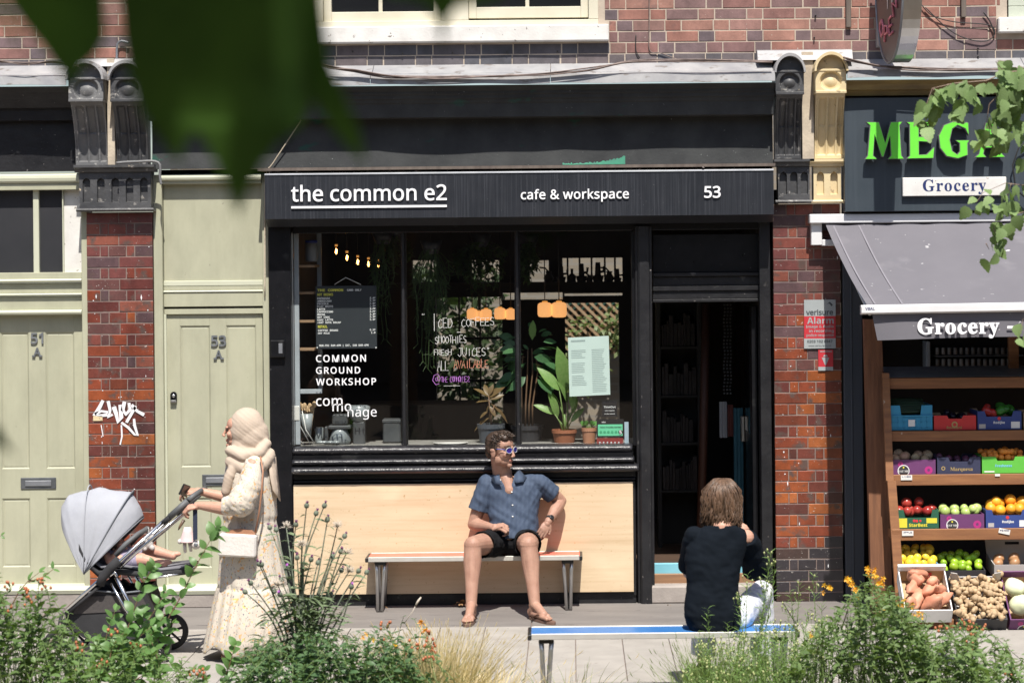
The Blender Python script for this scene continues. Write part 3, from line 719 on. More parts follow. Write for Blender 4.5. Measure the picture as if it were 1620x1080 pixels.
# ------------------------------------------------------------------ green doors
M_num = mat('door_number_steel', (.22, .24, .26), (.36, .38, .40), 20, .4, metal=.7)
M_slot = mat('letterbox_grey', (.10, .11, .12), (.16, .17, .18), 10, .4, metal=.5)
M_glassgrey = mat('fanlight_glass', (.030, .032, .036), (.05, .05, .055), 1.2, .08, spec=.7)
def panel_door(x0, x1, y0, y1, pan, label, o=-.05, rails=(515, 738, 787, 897), slot=None, num=None, lock=None, hinge=None):
 xm = (x0+x1)/2; a, b, c, d = rect(x0, y0, x1, y1, o); z = lambda py: Z(py, xm, o)
 t = thing('panelled_door', label, 'door', ((a+b)/2, -o, c), 'sage green flat entrance doors')
 m = MB(); m.box(a, b, -o+.012, -o+.04, c, d)
 xl = [a]+[X(p, 650, o) for p in pan]+[b]
 zs = [c, z(rails[3]), z(rails[2]), z(rails[1]), z(rails[0]), d]
 for i in (0, 2, 4): m.cbox(xl[i], xl[i+1], -o, -o+.012, c, d, .002)
 for i in (1, 3):
  for j in (0, 2, 4): m.cbox(xl[i]-.001, xl[i+1]+.001, -o+.0004, -o+.012, zs[j], zs[j+1], .002)
 leaf = m.build('door_leaf', M_green, t)
 for i in (1, 3):
  for j in (1, 3):
   p = MB(); g_ = .010
   p.add([(xl[i], -o+.001, zs[j]), (xl[i+1], -o+.001, zs[j]), (xl[i+1], -o+.001, zs[j+1]), (xl[i], -o+.001, zs[j+1]),
       (xl[i]+g_, -o+.010, zs[j]+g_), (xl[i+1]-g_, -o+.010, zs[j]+g_), (xl[i+1]-g_, -o+.010, zs[j+1]-g_), (xl[i]+g_, -o+.010, zs[j+1]-g_),
       (xl[i]+g_*2, -o+.007, zs[j]+g_*2), (xl[i+1]-g_*2, -o+.007, zs[j]+g_*2), (xl[i+1]-g_*2, -o+.007, zs[j+1]-g_*2), (xl[i]+g_*2, -o+.007, zs[j+1]-g_*2)],
      [(0, 1, 5, 4), (1, 2, 6, 5), (2, 3, 7, 6), (3, 0, 4, 7), (4, 5, 9, 8), (5, 6, 10, 9), (6, 7, 11, 10), (7, 4, 8, 11), (8, 9, 10, 11)])
   p.build('door_panel', M_green, t)
 if slot:
  sa, sb, sc_, sd_ = rect(*slot, o); s = MB(); s.cbox(sa, sb, -o-.008, -o, sc_, sd_, .003); f_ = s.build('letterbox', M_slot, t)
  s = MB(); w_ = (sb-sa)*.13; h_ = (sd_-sc_)*.25; s.cbox(sa+w_, sb-w_, -o-.016, -o-.008, sc_+h_, sd_-h_, .003); s.build('flap', M_grey_metal, f_)
 if num:
  x_, y_, s1 = num
  n1 = text_mb(s1, X(x_-10 if s1 == '51' else x_-12, y_, o), X(x_+10 if s1 == '51' else x_+12, y_, o), Z(y_+9, x_, o), -o-.002, .010, bold=.018, height=.078); n1.build('door_number', M_num, t)
  n2 = text_mb('A', X(x_-6, y_, o), X(x_+6, y_, o), Z(y_+29, x_, o), -o-.002, .010, bold=.018, height=.062)
  e = Z(y_+29, x_, o); n2.box(X(x_-8, y_, o), X(x_-3, y_, o), -o-.014, -o-.004, e-.006, e+.006); n2.box(X(x_+3, y_, o), X(x_+8, y_, o), -o-.014, -o-.004, e-.006, e+.006); n2.build('door_letter', M_num, t)
 if lock:
  c_ = P(lock[0], lock[1], o); k = MB(); k.prism([(c_.x-.024, c_.z-.04), (c_.x+.024, c_.z-.04)]+[(c_.x+.024*math.cos(i*math.pi/10), c_.z+.012+.024*math.sin(i*math.pi/10)) for i in range(11)], -o-.014, -o)
  f_ = k.build('door_lock', M_black, t); k = MB(); M_ = Matrix.Translation((c_.x, -o-.014, c_.z+.006)) @ Matrix.Rotation(math.pi/2, 4, 'X'); k.lathe([(.014, 0), (.012, .008)], seg=12, M=M_)
  k.cbox(c_.x-.022, c_.x+.022, -o-.03, -o-.014, c_.z-.044, c_.z-.026, .003); k.build('keyhole', M_metal, f_)
 return t
panel_door(265, 417, 497, 932, (286, 333, 359, 406), 'sage green panelled door numbered 53 A beside the cafe window', slot=(320, 750, 366, 768), num=(346, 538, '53'), lock=(275, 627))
panel_door(-19, 138, 497, 928, (2, 46, 73, 118), 'sage green panelled door numbered 51 A under the fanlight', rails=(526, 741, 788, 896), slot=(33, 755, 89, 773), num=(59, 534, '51'))
def surround(label, x0, x1, xl, xr, rows, ysill, fan=None, xm=None, o=0.0):
 """posts, stacked head mouldings and sill round a door"""
 xm = (x0+x1)/2; z = lambda py: Z(py, xm)
 t = thing('door_surround', label, 'door frame', ((X(x0)+X(x1))/2, 0, Z(ysill, xm)), 'sage green door surrounds')
 top = z(rows[0][0])
 for (p0, p1, oo) in ((x0, xl, .018), (xr, x1, .018)):
  m = MB(); m.cbox(X(p0), X(p1), -oo, .12, z(ysill-12), top, .004); m.build('post', M_green, t)
  m = MB()
 for (q0, q1, oo, pale) in rows:
  m = MB(); h = z(q0)-z(q1); zz = z(q1)
  if pale == 2: m.sweepx([(-.1, zz), (oo-.012, zz), (oo, zz+h*.2), (oo+.004, zz+h*.5), (oo, zz+h*.8), (oo-.012, zz+h), (-.1, zz+h)], X(xl)+.001, X(xr)-.001, smooth=False)
  else: m.cbox(X(xl)+.001, X(xr)-.001, -oo, .1, zz, zz+h, .003)
  m.build('rail', M_greenpale if pale else M_green, t)
 a, b = X(xl, 935), X(xr, 935)
 m = MB(); m.sweepx([(-.1, z(ysill)), (.05, z(ysill)), (.06, z(ysill-6)), (.03, z(ysill-12)), (-.1, z(ysill-15))], X(x0)+.0, X(x1)-.0); m.build('sill', M_greenpale, t)
 m = MB(); m.cbox(X(x0)-.05, X(x1)+.05, -.045, .1, 0, z(ysill)-.002, .006); m.build('plinth', M_stone, t)
 return t
s53 = surround('sage green frame and blank top panel round the door numbered 53 A', 245, 427, 259, 417,
 [(276, 286, .05, 2), (286, 291, .03, 0), (444, 452, -.022, 1), (452, 459, -.025, 0), (459, 463, -.015, 2), (463, 485, -.02, 0), (488, 497, -.03, 0)], 938)
a, b, c, d = rect(259, 291, 417, 444, -.03); m = MB(); m.box(a, b, .034, .06, c, d); m.build('top_panel', M_green, s53)
a, b, c, d = rect(259, 485, 417, 935, -.05); m = MB(); m.box(a, b, .09, .11, 0, d+.02); m.build('backing', M_green, s53)
a, b, c, d = rect(259.5, 497, 265, 935, -.03); m = MB(); m.cbox(a, b, .03, .08, c, d); m.build('door_stop', M_greenpale, s53)
s51 = surround('sage green frame and glazed fanlight round the door numbered 51 A', -34, 143, -20, 131,
 [(275, 290, .05, 2), (290, 301, .03, 0), (431, 441, .0, 0), (441, 447, .022, 2), (448, 464, -.01, 0), (464, 468, .015, 2), (469, 490, -.01, 0), (490, 498, .028, 2)], 938)
a, b, c, d = rect(-20, 298, 131, 433, -.03); m = MB(); m.box(a, b, .045, .05, c, d); fl = m.build('fanlight', M_glassgrey, s51)
for (q0, q1) in ((52, 61), (98, 100)): m = MB(); m.cbox(X(q0, 365), X(q1, 365), .01, .044, c, d); m.build('glazing_bar', M_greenpale, fl)
a2, b2, c2, d2 = rect(100, 301, 130, 431, -.03); m = MB(); m.box(a2, b2, .038, .044, c2, d2); m.build('white_blind', M_white, fl)
a, b, c, d = rect(-20, 485, 131, 935, -.05); m = MB(); m.box(a, b, .09, .11, 0, d+.02); m.build('backing', M_green, s51)
# what carries on beyond the frame
m = MB(); m.box(-7.5, X(-36, 600), -.02, .3, 0, Z(262)); m.build('neighbour_wall', M_glz_top, label='plain brick pier beyond the door numbered 51 A', cat='wall')
m = MB(); m.box(4.56, 9, -.02, .3, 0, Z(262)); m.build('neighbour_wall', M_glz_top, label='plain brick pier beyond the right end of the grocery', cat='wall')
m = MB(); m.box(-7.5, 9, .32, .36, Z(100), 6.3); m.build('inner_wall', M_mortar, kind='structure')
m = MB(); m.box(X(250), X(425), .10, .3, Z(297), Z(262)); m.build('lintel', M_black, label='dark lintel over the blank green panel', cat='lintel')

# unseen terrace added behind the viewer to keep bright sky out of the reflections
M_opp = mat('added_terrace_brick', (.19, .145, .12), (.12, .09, .075), 3, .9)
q = MB(); q.box(-40, 40, -34, -30, 0, 10.5)
opp = q.build('added_terrace', M_opp, label='unseen brick terrace added across the street to darken the reflections', cat='building', kind='thing')
# ------------------------------------------------------------------ cafe shopfront
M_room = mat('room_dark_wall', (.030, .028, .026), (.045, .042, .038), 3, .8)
M_glass = bpy.data.materials.new('window_glass'); M_glass.use_nodes = True
t_ = M_glass.node_tree; t_.nodes.remove(t_.nodes['Principled BSDF'])
ge = t_.nodes.new('ShaderNodeNewGeometry'); dp = t_.nodes.new('ShaderNodeVectorMath'); dp.operation = 'DOT_PRODUCT'
t_.links.new(ge.outputs['Normal'], dp.inputs[0]); t_.links.new(ge.outputs['Incoming'], dp.inputs[1])
fr_ = math_(t_, 'POWER', math_(t_, 'SUBTRACT', 1.0, math_(t_, 'ABSOLUTE', dp.outputs['Value'], 0)), 5.0)
fr_ = math_(t_, 'MULTIPLY_ADD', fr_, .93); fr_.node.inputs[2].default_value = .06
tr_ = t_.nodes.new('ShaderNodeBsdfTransparent'); tr_.inputs[0].default_value = (.93, .95, .94, 1)
gl = t_.nodes.new('ShaderNodeBsdfGlossy'); gl.inputs['Roughness'].default_value = .02
mx_ = t_.nodes.new('ShaderNodeMixShader'); t_.links.new(fr_, mx_.inputs[0]); t_.links.new(tr_.outputs[0], mx_.inputs[1]); t_.links.new(gl.outputs[0], mx_.inputs[2])
t_.links.new(mx_.outputs[0], t_.nodes['Material Output'].inputs[0])
sf = thing('shopfront', 'black painted cafe shopfront with a three pane window and open doorway', 'shopfront', (X(820), 0, 0))
def part(x0, y0, x1, y1, o0, o1, name, m, parent=None, ref=0, c=.004, z0=None):
 a, b, cc, d = rect(x0, y0, x1, y1, ref); q = MB(); q.cbox(a, b, -o1, -o0, cc if z0 is None else z0, d, c); return q.build(name, m, parent)
part(428, 343, 463, 955, -.25, .045, 'pilaster', M_black, sf, z0=0)
# timber above the glass, behind the sign
part(428, 262, 1222, 345, -.1, .02, 'sign_board_backing', M_black, sf)
part(463, 345, 1203, 366, -.1, .0, 'head_rail', M_black, sf)
# window frame, bars and panes (glass set back)
GO = -.085
part(461.5, 366, 465, 705, GO-.03, GO+.045, 'window_frame', M_metal, sf, GO)
part(1000, 366, 1006, 705, GO-.03, .0, 'window_frame', M_black, sf)
bars = []
for (a, b) in ((635.5, 642), (815.5, 822.5)):
 q = MB(); xa, xb, za, zb = rect(a, 364, b, 706, GO+.03); xm = (xa+xb)/2; w_ = (xb-xa)/2
 q.prism([(xa, 0), (xb, 0), (xb, .02), (xm+w_*.6, .05), (xm-w_*.6, .05), (xa, .02)], 0, 1)
 q.v = [(x, -(GO+z) , za+(zb-za)*y) for (x, y, z) in q.v]
 q.cbox(xa-.006, xb+.006, -GO+.004, -GO+.05, za, zb, .002); q.build('glazing_bar', M_black_worn, sf)
za_, zb_ = Z(704, 730, GO), Z(365, 730, GO)
for i, (a, b) in enumerate(((465, 635), (642.5, 815), (823, 1000))):
 q = MB(); xa, xb = X(a, 540, GO), X(b, 540, GO); q.add([(xa, -GO, za_), (xb, -GO, za_), (xb, -GO, zb_), (xa, -GO, zb_)], [(0, 1, 2, 3)])
 q.build('window_pane', M_glass, sf)
# stacked sill mouldings, chipped and catching the sun
zz = lambda py: Z(py, 733)
def roll_(x0, x1, y0, y1, o0, o1, name='sill_moulding', m=None):
 a, b = X(x0, (y0+y1)/2), X(x1, (y0+y1)/2); z1, z0 = zz(y0), zz(y1); n = 7; h = z1-z0
 pr = [(-.1, z1), (o0, z1)]+[(o0+(o1-o0)*math.sin(i/n*math.pi/2), z0+h*(1-(1-math.cos(i/n*math.pi/2))*.55)) for i in range(1, n+1)]+[(o1-.006, z0+h*.2), (o1-.02, z0), (-.1, z0)]
 nx = 120; q = MB(); L = len(pr)
 for k in range(nx+1):
  x = a+(b-a)*k/nx
  q.v += [(x, -(o+.0016*noise.noise(Vector((x*14, i_*3, 0)))*(o > 0)), z+.0022*noise.noise(Vector((x*11, i_*5, 4)))*(0 < i_ < L-2)) for i_, (o, z) in enumerate(pr)]
 q.f = [(k*L+j, (k+1)*L+j, (k+1)*L+(j+1) % L, k*L+(j+1) % L) for k in range(nx) for j in range(L)]+[tuple(range(L)), tuple(nx*L+j for j in range(L-1, -1, -1))]
 q.s = [True]*(nx*L)+[False]*2; q.m = [0]*len(q.f)
 q.build(name, m or M_sillpaint, sf)
roll_(464, 1000, 704.5, 716, .010, .052)
roll_(464, 1003, 723.5, 732, .055, .085)
roll_(464, 1010, 735, 746, .075, .120)
part(464, 716, 1001, 724, -.1, .036, 'sill_fascia', M_black, sf)
part(464, 732, 1004, 735, -.1, .060, 'sill_fascia', M_black, sf)
part(464, 746, 1006, 756, -.1, .030, 'sill_fascia', M_black, sf)
roll_(464, 1006, 756.3, 762, .022, .036, m=M_black)
part(464, 762, 1006, 955, -.1, .020, 'stall_riser', M_black_worn, sf, z0=0)
part(1001.5, 764, 1006, 940, .022, .034, 'riser_stile', M_black_worn, sf)
# posts round the doorway
q = MB(); a, b = X(1006, 650), X(1033, 650); c = (a+b)/2; w_ = (b-a)/2
pr = [(a, .10), (a, -.02), (a+.006, -.03), (a+.018, -.032), (a+.022, -.055), (a+.035, -.068), (c+.02, -.070), (b-.022, -.066), (b-.016, -.040), (b, -.034), (b, .10)]
zt_ = Z(358, 1020)
q.add([(x, y, 0) for x, y in pr]+[(x, y, zt_) for x, y in pr], [(i, (i+1) % 11, (i+1) % 11+11, i+11) for i in range(11)]); q.build('door_post', M_black_worn, sf)
part(1203, 343, 1220, 950, -.3, .035, 'door_post', M_black_worn, sf, z0=0)
part(1033, 370, 1203, 431, -.10, -.07, 'transom_panel', M_black, sf)
for (y0, y1, o) in ((431, 437, -.03), (437, 452, -.055), (452, 460, -.035), (460, 473, -.05), (473, 478, -.04)): part(1033, y0, 1203, y1, -.12, o, 'transom_rail', M_black_worn, sf)
M_teal = mat('pale_blue_step_paint', (.21, .50, .60), (.17, .44, .54), 5, .5, bump=.1)
M_thresh = mat('threshold_oak', (.30, .16, .08), (.20, .11, .06), 6, .6, stretch=(.4, 2, 6))
part(1033, 890, 1203, 907.5, -.14, -.10, 'step_riser', M_teal, sf, -.1)
part(1033, 907, 1203, 923, -.30, -.06, 'threshold', M_thresh, sf, -.06)
a, b = X(1028, 930), X(1222, 930)
q = MB(); q.cbox(a, b, -.06, .30, -.005, Z(923, 1110)-.002, .015); q.build('door_step', M_stone, sf)
# plywood sheet screwed over the stall riser
q = MB(); a, b, c, d = rect(465, 764.5, 1002, 938, .055); q.cbox(a, b, -.055, -.034, c, d, .0015); ply = q.build('plywood_panel', M_ply, label='long pale birch plywood sheet fixed under the cafe window', cat='plywood sheet', kind='thing')
# screws
# entry panel
t = thing('entry_panel', 'small black entry keypad on the black post left of the cafe window', 'keypad', P(439, 565, .05))
a, b, c, d = rect(428, 538, 451, 565, .06); q = MB(); q.cbox(a, b, -.085, -.045, c, d, .006); q.build('case', M_black, t)
a, b, c, d = rect(441, 543, 447, 559, .08); q = MB(); q.cbox(a, b, -.089, -.0852, c, d, .001); q.build('label_window', M_grey_metal, t)
# ------------------------------------------------------------------ the cafe sign
SO = .26
sg = thing('shop_sign', 'long black box sign lettered the common e2 cafe & workspace 53', 'shop sign', P(820, 343, .15))
a, b, c, d = rect(419, 271, 1224, 343, SO)
q = MB(); q.sweepx([(.03, c-.04), (.12, c-.055), (SO, c), (SO, d-.012), (SO-.012, d-.004), (.07, d-.004), (.07, c)], a, b); q.build('box', M_signface, sg)
q = MB(); q.sweepx([(SO-.02, d-.0035), (SO+.004, d-.0035), (SO+.006, d-.012), (SO-.004, d), (SO-.02, d)], a-.001, b+.001); q.build('top_trim', M_grey_metal, sg)
M_letter = mat('sign_letter_white', (.86, .86, .88), None, 5, .4)
def st(s, x0, x1, yb, nm='lettering', h=None, sty='sans', bold=.010, sp=1.0):
 xm = (x0+x1)/2; m = text_mb(s, X(x0, yb, SO), X(x1, yb, SO), Z(yb, xm, SO), -SO, .012, bold, None, sty, sp); [i.build('letter', M_letter, sg) for i in islands(m)]
st('the common e2', 461, 707, 317.5, bold=.008); st('cafe & workspace', 824, 995, 314.5, bold=.010, sp=1.03); st('53', 1114, 1140, 312.5, bold=.014)
a, b, c, d = rect(461, 325.3, 707, 328.8, SO); q = MB(); q.box(a, b, -SO-.012, -SO+.002, c, d); q.build('underline', M_letter, sg)
# ------------------------------------------------------------------ the room behind
room = thing('cafe_room', None, None, (0, 1.5, 0), kind='structure')
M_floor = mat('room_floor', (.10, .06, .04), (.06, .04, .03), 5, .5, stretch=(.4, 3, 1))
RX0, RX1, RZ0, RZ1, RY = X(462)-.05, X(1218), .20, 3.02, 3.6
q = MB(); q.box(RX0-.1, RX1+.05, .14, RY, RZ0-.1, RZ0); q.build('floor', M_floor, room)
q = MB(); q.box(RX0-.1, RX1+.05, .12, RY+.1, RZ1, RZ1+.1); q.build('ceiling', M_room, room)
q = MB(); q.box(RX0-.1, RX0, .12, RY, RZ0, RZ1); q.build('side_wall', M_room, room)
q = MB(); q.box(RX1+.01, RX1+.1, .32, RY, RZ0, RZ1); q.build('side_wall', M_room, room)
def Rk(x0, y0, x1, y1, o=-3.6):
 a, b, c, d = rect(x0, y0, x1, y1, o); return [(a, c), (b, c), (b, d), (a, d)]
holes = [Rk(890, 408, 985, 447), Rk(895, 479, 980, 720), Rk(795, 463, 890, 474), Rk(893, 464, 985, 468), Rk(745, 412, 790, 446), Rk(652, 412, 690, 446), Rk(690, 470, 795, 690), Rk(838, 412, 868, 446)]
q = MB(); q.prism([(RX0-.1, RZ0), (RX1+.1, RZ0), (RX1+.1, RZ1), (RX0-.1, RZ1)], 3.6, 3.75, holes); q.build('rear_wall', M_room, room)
bars_ = MB()
for px in (898, 917, 936, 957, 973): a, b, c, d = rect(px-1.5, 405, px+1.5, 450, -3.6); bars_.box(a, b, 3.62, 3.66, c, d)
for px in (727, 760): a, b, c, d = rect(px-1.5, 465, px+1.5, 700, -3.6); bars_.box(a, b, 3.62, 3.66, c, d)
a, b, c, d = rect(700, 533, 800, 537, -3.6); bars_.box(a, b, 3.62, 3.66, c, d)
a, b, c, d = rect(700, 600, 800, 604, -3.6); bars_.box(a, b, 3.62, 3.66, c, d)
bars_.build('rear_window_bar', M_black, room)
# yard beyond
def yardmix(t, c, b, vec):
 tc = coords(t, (1, 1, 1)); br = t.nodes.new('ShaderNodeTexBrick'); br.inputs['Scale'].default_value = 1.0
 mp = _n(t, 'ShaderNodeMapping'); mp.inputs['Rotation'].default_value = (math.pi/2, 0, 0); t.links.new(tc, mp.inputs[0]); t.links.new(mp.outputs[0], br.inputs[0])
 for k, v in (('Color1', (.24, .20, .155, 1)), ('Color2', (.15, .125, .10, 1)), ('Mortar', (.20, .18, .16, 1)), ('Brick Width', .23), ('Row Height', .08), ('Mortar Size', .012)): br.inputs[k].default_value = v
 return mixc(t, .85, c, br.outputs[0])
M_yard = mat('yard_stock_brick', (.4, .35, .28), (.28, .24, .19), 3, .9, extra=yardmix)
q = MB(); q.box(-4, 4, 6.2, 6.4, -.1, 4.0); q.build('yard_wall', M_yard, label='pale stock brick yard wall seen through the cafe', cat='wall')
q = MB(); q.box(-4, 4, 3.78, 6.2, -.05, .02); q.build('yard_paving', M_stone, kind='structure')
M_lat = mat('lattice_wood', (.36, .24, .15), (.26, .17, .10), 10, .8)
lat = thing('lattice_fence', 'diagonal brown garden lattice behind the cafe window', 'lattice', (.2, 5.9, 0))
bx0, bx1, bz0, bz1 = rect(885, 470, 1010, 560, -5.9)
q = MB();
def clip(p, d, x0, x1, z0, z1):
 ts = []
 t0, t1 = -9, 9
 for (pp, dd, lo_, hi_) in ((p[0], d[0], x0, x1), (p[1], d[1], z0, z1)):
  a_, b_ = (lo_-pp)/dd, (hi_-pp)/dd; a_, b_ = min(a_, b_), max(a_, b_); t0 = max(t0, a_); t1 = min(t1, b_)
 return (t0, t1) if t1 > t0 else None
for s_ in (1, -1):
 for i in range(-9, 16):
  p0 = (bx0+i*.085, bz0 if s_ > 0 else bz1); d_ = (.707, .707*s_); c_ = clip(p0, d_, bx0, bx1, bz0, bz1)
  if not c_: continue
  a_ = Vector((p0[0]+d_[0]*c_[0], 5.9+.012*s_, p0[1]+d_[1]*c_[0])); b_ = Vector((p0[0]+d_[0]*c_[1], 5.9+.012*s_, p0[1]+d_[1]*c_[1]))
  sl = MB(); n_ = Vector((-d_[1], 0, d_[0]))*.013; y_ = Vector((0, .008, 0))
  sl.add([a_-n_-y_, b_-n_-y_, b_+n_-y_, a_+n_-y_, a_-n_+y_, b_-n_+y_, b_+n_+y_, a_+n_+y_], [(0, 1, 2, 3), (7, 6, 5, 4), (0, 4, 5, 1), (2, 6, 7, 3), (0, 3, 7, 4), (1, 5, 6, 2)])
  sl.build('slat', M_lat, lat)
M_net = mat('green_screen', (.015, .06, .045), None, 5, .8)
q = MB(); q.box(bx0, bx1, 5.96, 5.98, bz0, bz1); q.build('screen', M_net, lat)
M_ivy = leafmat('ivy_leaf', (.13, .20, .06), (.28, .32, .16), .5)
def cloud(n, boxes, size, m, name, parent=None, seed=1, **kw):
 q = MB(); r_ = random.Random(seed)
 for i in range(n):
  x0, x1, y0, y1, z0, z1 = r_.choice(boxes); at = Vector((r_.uniform(x0, x1), r_.uniform(y0, y1), r_.uniform(z0, z1)))
  L = size*r_.uniform(.6, 1.3); vs, fs = leaf_raw(L, L*.6, n=2)
  M = frame((r_.uniform(-1, 1), r_.uniform(-1, .4), r_.uniform(-1, .6)), roll=r_.uniform(-1, 1), at=at); q.add([M @ Vector(v) for v in vs], fs, True)
 return q.build(name, m, parent, **kw)
b1 = rect(880, 500, 960, 600, -5.7); b2 = rect(960, 478, 1000, 560, -5.7); b3 = rect(540, 440, 800, 700, -5.4); b4 = rect(900, 560, 930, 620, -5.7)
cloud(520, [(b1[0], b1[1], 5.5, 5.85, b1[2], b1[3]), (b2[0], b2[1], 5.6, 5.85, b2[2], b2[3]), (b4[0], b4[1], 5.4, 5.8, b4[2], b4[3])], .075, M_ivy, 'climber', label='leafy climber over the lattice behind the cafe', cat='climber', kind='thing')
M_yardbush = leafmat('yard_bush_leaf', (.028, .05, .018), (.055, .08, .03), .5)
cloud(2600, [(b3[0], b3[1], 4.6, 5.6, b3[2]-.4, b3[3]+.1)], .13, M_yardbush, 'bush', label='dark bushy shrub in the yard behind the cafe', cat='bush', kind='thing', seed=4)

# ------------------------------------------------------------------ lamps
M_lampshade = mat('orange_glass_shade', (.9, .45, .12), None, 4, .4, emit=((1.0, .45, .16), .66))
M_brass = mat('brass_lamp_cap', (.55, .32, .10), None, 6, .35, metal=.8, emit=((1.0, .42, .1), .4))
lamps = [(862, 490, 23, -1.0), (884.5, 490, 24, -1.0), (747, 497, 17, -2.1), (769, 498, 18, -2.1), (791, 496, 18, -1.8), (808, 497, 17, -1.8), (757, 500, 15, -2.5)]
names = ['larger orange pendant lamp on the left of the front pair', 'larger orange pendant lamp nearest the mint paper sheet', 'small orange pendant lamp furthest from the paper sheet', 'small orange pendant lamp third in the row over the chalk lettering', 'small orange pendant lamp just left of the second window bar', 'small orange pendant lamp half behind the second window bar', 'smallest orange pendant lamp between two others above the chalk lettering']
for (px, py, w_, o), lab in zip(lamps, names):
 c = P(px, py, o); r_ = w_/2/(FOC/(DIST-o)); t = thing('pendant_lamp', lab, 'lamp', (c.x, c.y, c.z), 'orange pendant lamps in the cafe')
 h_ = r_*1.0; q = MB(); q.lathe([(r_*.55, -h_), (r_*.86, -h_*.93), (r_, -h_*.6), (r_, h_*.5), (r_*.9, h_*.85), (r_*.6, h_), (r_*.35, h_*1.02)], (c.x, c.y, c.z), 20); q.build('lamp_shade', M_lampshade, t)
 q = MB(); q.lathe([(r_*.38, h_*1.0), (r_*.38, h_*1.2), (r_*.12, h_*1.25)], (c.x, c.y, c.z), 12); q.build('cap', M_brass, t)
 q = MB(); q.tube([(c.x, c.y, c.z+h_*1.25), (c.x, c.y, RZ1)], .004, 6); q.build('cord', M_cable_black, t)
M_fil = mat('lamp_filament', (1, .5, .2), None, 4, .4, emit=((1.0, .42, .10), 14))
M_bulb = mat('amber_bulb_glass', (.35, .2, .08), None, 4, .1, emit=((1.0, .4, .1), .25))
for i, (px, py) in enumerate(((532, 397), (549, 407), (566, 414), (583, 417), (598, 420))):
 o = -1.0-.35*i; c = P(px, py, o); t = thing('filament_bulb', ['brightest bare filament bulb, first of the row above the menu board', 'second bare filament bulb from the shelf end', 'middle bare filament bulb of the five above the menu board', 'fourth bare filament bulb from the shelf end', 'last bare filament bulb in the row, nearest the window bar'][i], 'bulb', c, 'bare bulbs above the menu board')
 k = .85; q = MB(); q.tube([c+Vector((0, 0, -.028*k)), c+Vector((.007, 0, .01)), c+Vector((-.007, 0, -.015)), c+Vector((0, 0, .022*k))], .004, 5); q.build('filament', M_fil, t)
 q = MB(); q.lathe([(.012*k, .04*k), (.013*k, .06*k)], c, 8); q.build('socket', M_brass, t)
 q = MB(); q.tube([c+Vector((0, 0, .06*k)), (c.x, c.y, RZ1)], .003, 5); q.build('cord', M_cable_black, t)
# ------------------------------------------------------------------ window ledge and what stands on it
M_ledge = mat('ledge_painted', (.16, .15, .14), (.28, .27, .25), 7, .6)
LZ = Z(703.5, 733, -.12)
q = MB(); q.cbox(RX0, X(1004), .09, .62, LZ-.04, LZ, .004); ledge = q.build('window_ledge', M_ledge, kind='structure')
q = MB(); q.box(RX0, X(1004), .60, .63, RZ0, LZ-.04); q.build('ledge_front', M_room, kind='structure')
M_alu = mat('pale_shelf_upright', (.42, .46, .50), (.34, .37, .40), 6, .5)
M_shelfwood = mat('shelf_wood', (.34, .22, .13), (.26, .16, .09), 6, .6, stretch=(1, 4, 4))
shl = thing('wall_shelf', 'narrow shelf rack with pale uprights at the cafe window edge', 'shelf', P(485, 620, -.3))
for (x0, y0, x1, y1, o) in ((466, 367, 473.5, 703, -.10), (502, 367, 509, 622, -.5), (472, 615.5, 509, 622.5, -.14)):
 a, b, c, d = rect(x0, y0, x1, y1, o); q = MB(); q.cbox(a, b, -o, -o+.03, c, d, .002); q.build('upright', M_alu, shl)
for py in (421, 463, 507.5, 551.5):
 a, b, c, d = rect(468, py-2, 501, py+2, -.3); q = MB(); q.cbox(a, b, .15, .5, c, d, .002); q.build('shelf_board', M_shelfwood, shl)
def pot(px, ytop, ybot, wtop, wbot, o, m, label, rim=True, name='plant_pot'):
 c = P(px, ybot, o); s_ = FOC/(DIST-o); rt, rb, h_ = wtop/2/s_, wbot/2/s_, (ybot-ytop)/s_
 t = thing(name, label, 'plant', c)
 q = MB(); pr = [(rb, 0), (rt*.93, h_*.8)]+([(rt*.93, h_*.78), (rt, h_*.79), (rt, h_), (rt*.9, h_)] if rim else [(rt, h_), (rt*.92, h_)])+[(rt*.88, h_*.86), (0.002, h_*.86)]
 q.lathe(pr, c, 24, smooth=False); q.build('pot', m, t)
 return t, c+Vector((0, 0, h_*.86)), s_
M_terra = mat('terracotta', (.36, .13, .06), (.28, .10, .05), 8, .75)
M_terra2 = mat('pale_terracotta', (.46, .22, .13), (.40, .18, .10), 8, .75)
M_greypot = mat('slate_grey_pot', (.055, .065, .08), (.075, .085, .10), 8, .5)
M_blackpot = mat('black_pot', (.03, .03, .035), None, 8, .5)
M_stem_g = mat('green_stem', (.12, .20, .05), (.16, .22, .07), 10, .5)
M_stem_b = mat('brown_stem', (.20, .11, .06), (.13, .08, .05), 14, .7)
def ribs(col, fr=.5):
 def f(t, c, b, vec):
  w = _n(t, 'ShaderNodeTexWave', Scale=28.0, Distortion=1.5); w.bands_direction = 'Y'
  v = coords(t, (1, 1, 1)); t.links.new(v, w.inputs['Vector']); k = ramp(t, w.outputs[0], [(.6, (0, 0, 0)), (.9, (fr,)*3)]); return mixc(t, k, c, col)
 return f
M_bronze = leafmat('bronze_leaf', (.20, .11, .055), (.16, .15, .06), .4, extra=ribs((.30, .14, .07)))
M_ficus = leafmat('dark_round_leaf', (.055, .14, .06), (.085, .19, .075), .35, back=.3)
M_dief = leafmat('pale_striped_leaf', (.15, .32, .07), (.26, .40, .13), .4, extra=ribs((.30, .42, .16)))
M_pep = leafmat('bright_round_leaf', (.12, .30, .07), (.16, .36, .10), .3)
